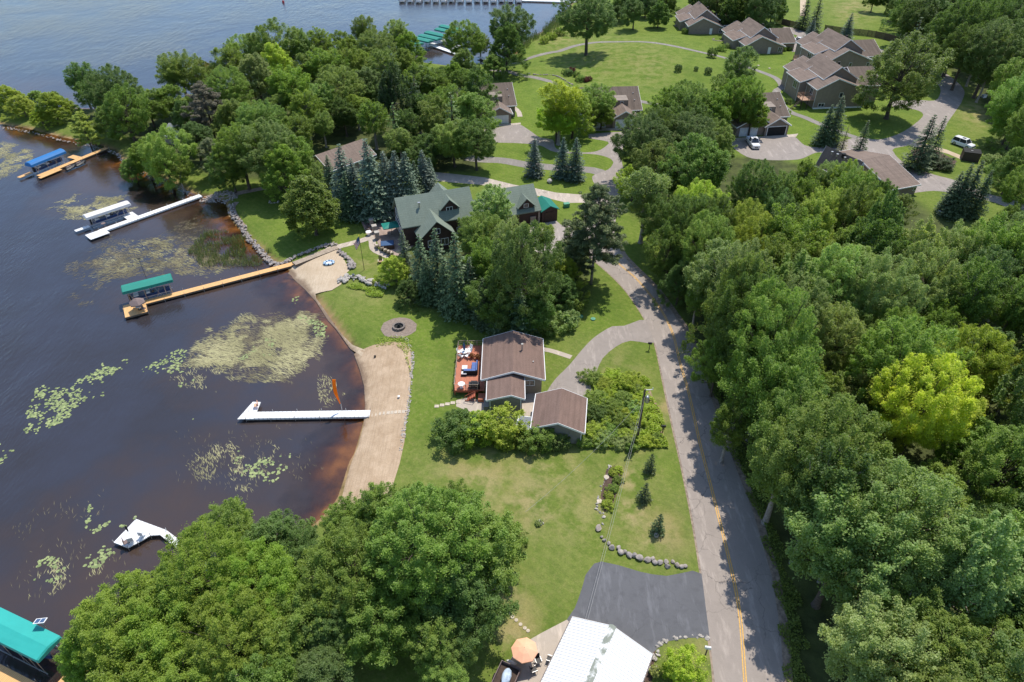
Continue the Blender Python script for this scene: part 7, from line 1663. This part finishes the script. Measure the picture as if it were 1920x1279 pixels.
# ------------------------------------------------------------------ vehicles
def car(name, label, px, py, rz, L, Wd, Ht, style, cat):
    x, y = G(px, py, 1); t = thing(name, label, cat, (x, y, 1.02), rz); h = Wd / 2
    g, bl = .28, Ht * .56
    mb = MB()
    if style == 'sedan': prof = [(-.5, .62), (-.49, .50), (-.47, .92), (-.30, 1.0), (-.22, 1.0), (.2, 1.0), (.30, .96), (.47, .86), (.5, .6)]
    hood = .9 * bl
    n = 7
    xs = [-.5, -.485, -.3, .0, .22, .46, .5]; tp = {'suv': [.75, 1.0, 1.0, 1.0, 1.0, .86, .62], 'pickup': [.8, .92, .92, 1.0, 1.0, .92, .7], 'sedan': [.7, .95, 1.0, 1.0, .98, .82, .55]}[style]
    wdv = [.86, .96, 1, 1, 1, .94, .82]; vs = []
    for xx, tt_, ww in zip(xs, tp, wdv):
        zt = g + (bl - g) * tt_; vs += [(xx * L, -h * ww, g), (xx * L, -h * ww, g + (zt - g) * .7), (xx * L, -h * ww * .92, zt), (xx * L, h * ww * .92, zt), (xx * L, h * ww, g + (zt - g) * .7), (xx * L, h * ww, g)]
    fs = [(i * 6 + k, (i + 1) * 6 + k, (i + 1) * 6 + (k + 1) % 6, i * 6 + (k + 1) % 6) for i in range(n - 1) for k in range(6)] + [(0, 1, 2, 3, 4, 5)[::1], tuple((n - 1) * 6 + k for k in (5, 4, 3, 2, 1, 0))]
    mb.add(vs, fs); mb.build('body', M['white_car'], t)
    c = {'suv': (-.47, -.42, .14, .26), 'pickup': (-.10, -.07, .14, .25), 'sedan': (-.36, -.22, .12, .27)}[style]
    def green(mb, inset, z0, z1, k):
        b0, t0, t1, b1 = [q * L for q in c]; b0 += inset; b1 -= inset
        w0, w1 = h * .9 - k, h * .74 - k
        mb.add([(b0, -w0, z0), (b1, -w0, z0), (b1, w0, z0), (b0, w0, z0), (t0, -w1, z1), (t1, -w1, z1), (t1, w1, z1), (t0, w1, z1)], [(0, 1, 5, 4), (1, 2, 6, 5), (2, 3, 7, 6), (3, 0, 4, 7), (4, 5, 6, 7)])
    mb = MB(); green(mb, 0, bl + .002, Ht - .06, 0); mb.build('window', M['glass'], t)
    b0, t0, t1, b1 = [q * L for q in c]; w1 = h * .78
    mb = MB(); mb.box(t0 - .03, t1 + .03, -w1, w1, Ht - .058, Ht)
    for s in (-1, 1):
        for xa, xb in ((b0, t0), (b1, t1), ((b0 + b1) / 2 - .02, (t0 + t1) / 2)): mb.tube((xa, s * h * .905, bl), (xb, s * h * .755, Ht - .05), .05, .05, 4)
    rf_ = mb.build('roof', M['white_car'], t)
    mb = MB(); mb.box((t0 + t1) / 2 + .1, (t0 + t1) / 2 + .9, -.35, .35, Ht + .003, Ht + .012); mb.build('sunroof', M['glass'], rf_)
    if style == 'pickup':
        mb = MB(); mb.box(-.475 * L, -.11 * L, -h * .8, h * .8, bl * .92 - .0, bl * .92 + .012); mb.build('bed', M['boat_cover'], t)
        mb = MB(); mb.box(-.49 * L, -.11 * L, -h * .93, -h * .81, bl * .9, bl + .03); mb.box(-.49 * L, -.11 * L, h * .81, h * .93, bl * .9, bl + .03); mb.box(-.5 * L, -.478 * L, -h * .81, h * .81, bl * .9, bl + .03); mb.build('bed_rail', M['white_car'], t)
    for sx in (-.31, .31):
        for s in (-1, 1):
            mb = MB(); mb.tube((sx * L, s * h * .82, .37), (sx * L, s * h * 1.01, .37), .37, .37, 16); wl = mb.build('wheel', M['tyre'], t)
            mb = MB(); mb.tube((sx * L, s * h * 1.01, .37), (sx * L, s * h * 1.02, .37), .22, .2, 10); mb.build('rim', M['metal'], wl)
    for s in (-1, 1):
        mb = MB(); mb.box(.49 * L, .503 * L, s * h * .62 - .17, s * h * .62 + .17, bl * .66, bl * .8); mb.build('headlight', M['silver'], t)
        mb = MB(); mb.box(-.505 * L, -.498 * L, s * h * .72 - .1, s * h * .72 + .1, bl * .65, bl * .85); mb.build('taillight', M['red'], t)
        mb = MB(); mb.box(.2 * L, .23 * L, s * (h + .1) - .09, s * (h + .1) + .09, bl + .05, bl + .22); mb.build('mirror', M['white_car'], t)
    mb = MB(); mb.box(.494 * L, .506 * L, -h * .4, h * .4, bl * .5, bl * .74); mb.build('grille', M['black_plastic'], t)
    mb = MB(); mb.box(-.40 * L, .40 * L, -h * .9, h * .9, .2, g - .003); mb.build('underbody', M['black_plastic'], t)
def heading(p, q):
    a, b = G(*p), G(*q); return atan2(b[1] - a[1], b[0] - a[0])
car('suv_car', 'white SUV parked on the grass beside the dark wooden enclosure', 1804, 274, heading((1785, 267), (1822, 280)), 5.0, 1.95, 1.85, 'suv', 'car')
car('pickup_truck', 'white pickup truck parked in front of the open garage bay', 1411, 272, heading((1400, 255), (1422, 286)), 5.8, 2.0, 1.9, 'pickup', 'truck')
car('sedan_car', 'white sedan half hidden behind the second townhouse', 1501, 79, heading((1490, 75), (1504, 76)), 4.8, 1.85, 1.45, 'sedan', 'car')
# enclosure, utility boxes
P = c8([(1450, 965), (1610, 970)]); 
x, y = G(1822, 303); t = thing('dumpster_enclosure', 'dark brown board dumpster enclosure near the white SUV', 'enclosure', (x, y + 1.2, 1), radians(-22))
mb = MB(); mb.box(-1.7, 1.7, -1.35, 1.35, 0, 2.0); mb.build('board_wall', M['brownbox'], t); mb = MB(); mb.box(-1.75, 1.75, -1.4, 1.4, 2.003, 2.08); tp = mb.build('lid', M['dark'], t); mb = MB(); mb.box(-.3, .1, -.2, .1, 2.083, 2.12); mb.build('hatch', M['metal'], tp)
sheet('gravel_pull_in', c8([(960, 1095), (1050, 1070), (1300, 1140), (1450, 1200), (1440, 1232), (1320, 1180), (1150, 1130), (990, 1112)]), M['sand_pale'], .02, 1.5)
for a, b, l in [(1844, 183, 'pale green utility box on the slope above the white SUV'), (1763, 402, 'small pale utility box on the lawn near the dark spruces'), (1062, 388, 'small green utility box beside the lodge driveway')]:
    x, y = G(a, b); t = thing('utility_box', l, 'utility box', (x, y, hz1(x, y)), .3); mb = MB(); mb.box(-.55, .55, -.4, .4, 0, .75); mb.build('cabinet', M['box_green'] if a < 1100 else M['grey_dock'], t); mb = MB(); mb.box(-.58, .58, -.43, .43, .753, .82); mb.build('lid', M['box_green'] if a < 1100 else M['white'], t)
# fences
def fence(name, label, pts, h, mat, sp=2.4):
    L = smooth_line(GL(pts), sp); o = L[0]; t = thing(name, label, 'fence', (o.x, o.y, 0)); mb = MB(); pb = MB()
    for i in range(len(L) - 1):
        a, b = L[i], L[i + 1]; za, zb = hz1(a.x, a.y), hz1(b.x, b.y); d = (b - a).normalized(); nn = Vector((-d.y, d.x)) * .03
        A0, B0 = Vector((a.x - o.x, a.y - o.y, za)), Vector((b.x - o.x, b.y - o.y, zb)); N3 = Vector((nn.x, nn.y, 0))
        k = int((b - a).length / .16)
        for j in range(k):
            p = A0.lerp(B0, (j + .1) / k); q = A0.lerp(B0, (j + .9) / k); up_ = Vector((0, 0, h)); mb.add([p - N3, q - N3, q + N3, p + N3, p - N3 + up_, q - N3 + up_, q + N3 + up_, p + N3 + up_], [(0, 3, 2, 1), (4, 5, 6, 7), (0, 1, 5, 4), (1, 2, 6, 5), (2, 3, 7, 6), (3, 0, 4, 7)])
        pb.tube(A0 - Vector((0, 0, .3)), A0 + Vector((0, 0, h + .15)), .09, .09, 5)
    mb.build('board_panel', mat, t); pb.build('post', mat, t)
fence('board_fence', 'dark board fence between the townhouse road and the fairway', [(1450, 45), (1465, 46), (1480, 50), (1500, 53)], 2.0, M['postwood']); fence('board_fence', 'dark board fence running behind the blue spruce to the woods', [(1545, 58), (1580, 63), (1640, 70), (1685, 82), (1705, 92)], 2.0, M['postwood'])
rockline('garden_wall', 'low curved stone edging of the golf lawn flower bed', c2([(1040, 418), (1090, 425), (1180, 425), (1230, 440), (1270, 465), (1290, 475)]), .25, .22, 5, M['rock'], 'garden wall', seed=30, lift=.5)
# tiny lawn fixtures near townhouses
for k, (a, b) in enumerate([(1421, 128), (1442, 132), (1345, 93), (1491, 199)]):
    x, y = G(a, b); mb = MB(); mb.disc((0, 0), .35, 0, .18, 12); tag(mb.build('well_cover', M['stepstone'], loc=(x, y, hz1(x, y))), ['left of the two pale covers on the green behind the townhouses', 'right of the two pale covers on the green behind the townhouses', 'pale cover on the grass near the curved path hedge', 'pale slab below the raised deck stairs'][k], 'well cover')
# planted terraces by townhouses
for k, (a, b, sx) in enumerate([(1357, 100, 2.4), (1278, 50, 2.4), (1347, 76, 2.0)]):
    x, y = G(a, b); t = thing('planter_wall', ['curved stone planter at the corner of the second townhouse', 'stone planter by the farthest townhouse', 'wooden garden terrace left of the second townhouse'][k], 'planter', (x, y, 1)); mb = MB(); rg = np.random.default_rng(k)
    for i in range(26):
        a2 = pi * .7 + i / 26 * pi * 1.5; add_rock(mb, sx * cos(a2), sx * .8 * sin(a2), .25, .3, rg)
    mb.build('stone_ring', M['stone'], t)

# ------------------------------------------------------------------ a place for every tree's label
LMK = [(960, 665, 'the cabin'), (1050, 770, 'the garage'), (800, 400, 'the lodge'), (745, 614, 'the gravel fire pit'), (1200, 780, 'the utility pole'), (1150, 1220, 'the white-roofed workshop'), (1200, 1130, 'the black driveway'), (255, 1000, 'the white diamond dock'),
       (60, 1200, 'the teal boat canopy'), (985, 1210, 'the orange parasol'), (700, 850, 'the lower beach'), (280, 540, 'the green boat canopy'), (200, 395, 'the white boat canopy'), (85, 300, 'the blue boat canopy'), (600, 500, 'the north beach'), (583, 388, 'the egg-shaped tree'), (700, 340, 'the blue spruce row'),
       (940, 200, 'the half-hidden townhouse'), (1170, 210, 'the two-garage townhouse'), (1440, 220, 'the open garage bay'), (1411, 270, 'the white pickup'), (1640, 320, 'the brown garage wing'), (1600, 180, 'the nearest townhouse'), (1580, 110, 'the deck townhouse'), (1430, 75, 'the second townhouse'), (1320, 40, 'the farthest townhouse'),
       (1103, 60, 'the lone shade tree'), (1085, 145, 'the golf lawn flower bed'), (820, 70, 'the harbour canopies'), (1804, 272, 'the white SUV'), (1765, 270, 'the twin island firs'), (1740, 770, 'the bright lime crown'), (1250, 560, 'the road bend'), (1117, 430, 'the tall roadside pine'), (1290, 720, 'the road above the pole'), (1350, 950, 'the small lawn spruces'),
       (1400, 1180, 'the black driveway mouth'), (1031, 343, 'the pinkish boulder'), (1830, 350, 'the dark spruce cluster'), (650, 275, 'the brown spruce-side roof'), (345, 235, 'the grey roof on the peninsula'), (1150, 330, 'the drive junction'), (1560, 560, 'the grey-green crowns mid-wood'), (1910, 600, 'the wood at the right edge'), (1850, 950, 'the lower right wood'), (1600, 1000, 'the wood beside the lower road'),
       (1700, 1220, 'the bottom right corner wood'), (1740, 60, 'the top right wood'), (1430, 430, 'the yellow-green maples'), (490, 250, 'the big peninsula crowns'), (840, 220, 'the tall grove'), (560, 120, 'the back shore of the peninsula'), (240, 190, 'the dark clump of the peninsula'), (870, 1060, 'the hidden house at the bottom'), (520, 1100, 'the foreground maples')]
KN = {'maple_a': 'spreading broadleaf tree', 'maple_b': 'lumpy-crowned broadleaf tree', 'oak_a': 'rounded broadleaf tree', 'oak_b': 'ragged broadleaf tree', 'oak_c': 'narrow-topped broadleaf tree', 'aspen_a': 'slim fine-leaved tree', 'aspen_b': 'loose fine-leaved tree', 'dense': 'dense egg-shaped tree', 'young': 'young tree', 'bush_a': 'tall leafy shrub', 'bush_b': 'low leafy shrub', 'ball': 'round clipped shrub', 'spruce_a': 'full spruce', 'spruce_b': 'narrow spruce', 'fir_thin': 'thin-branched fir', 'snag': 'bare-branched dying tree', 'plume': 'plume-branched poplar', 'elm': 'vase-shaped broadleaf tree', 'airy': 'open-crowned broadleaf tree', 'spruce_s': 'little spruce', 'pine_a': 'tall pine', 'pine_b': 'sparse pine'}
groups = {}
for rec in TREES:
    t, label, look, kind, x, y, R = rec
    z = 6 if t['category'] == 'tree' else 1; px, py = PX(x, y, 1 + z)
    if label: continue
    best = min(LMK, key=lambda m: (m[0] - px) ** 2 + 1.6 * (m[1] - py) ** 2)
    dx, dy = px - best[0], py - best[1]
    rel = 'close to' if dx * dx + dy * dy < 900 else ('beyond' if dy < -abs(dx) * .7 else 'in front of' if dy > abs(dx) * .7 else 'left of' if dx < 0 else 'right of')
    lb = f'{look} {KN[kind]} {rel} {best[2]}'
    groups.setdefault(lb, []).append((px, t))
    t['group'] = ('shrubs ' if z == 1 else 'trees ') + 'around ' + best[2]
for lb, L in groups.items():
    if len(L) == 1: L[0][1]['label'] = lb; continue
    L.sort(key=lambda q: q[0]); n = len(L)
    for i, (px, t) in enumerate(L):
        o_ = 'leftmost' if i == 0 else 'rightmost' if i == n - 1 else ('middle one' if n == 3 else ['second', 'third', 'fourth', 'fifth', 'sixth', 'seventh', 'eighth', 'ninth', 'tenth', 'eleventh', 'twelfth'][min(i - 1, 10)] + ' from left')
        t['label'] = lb + ', ' + o_
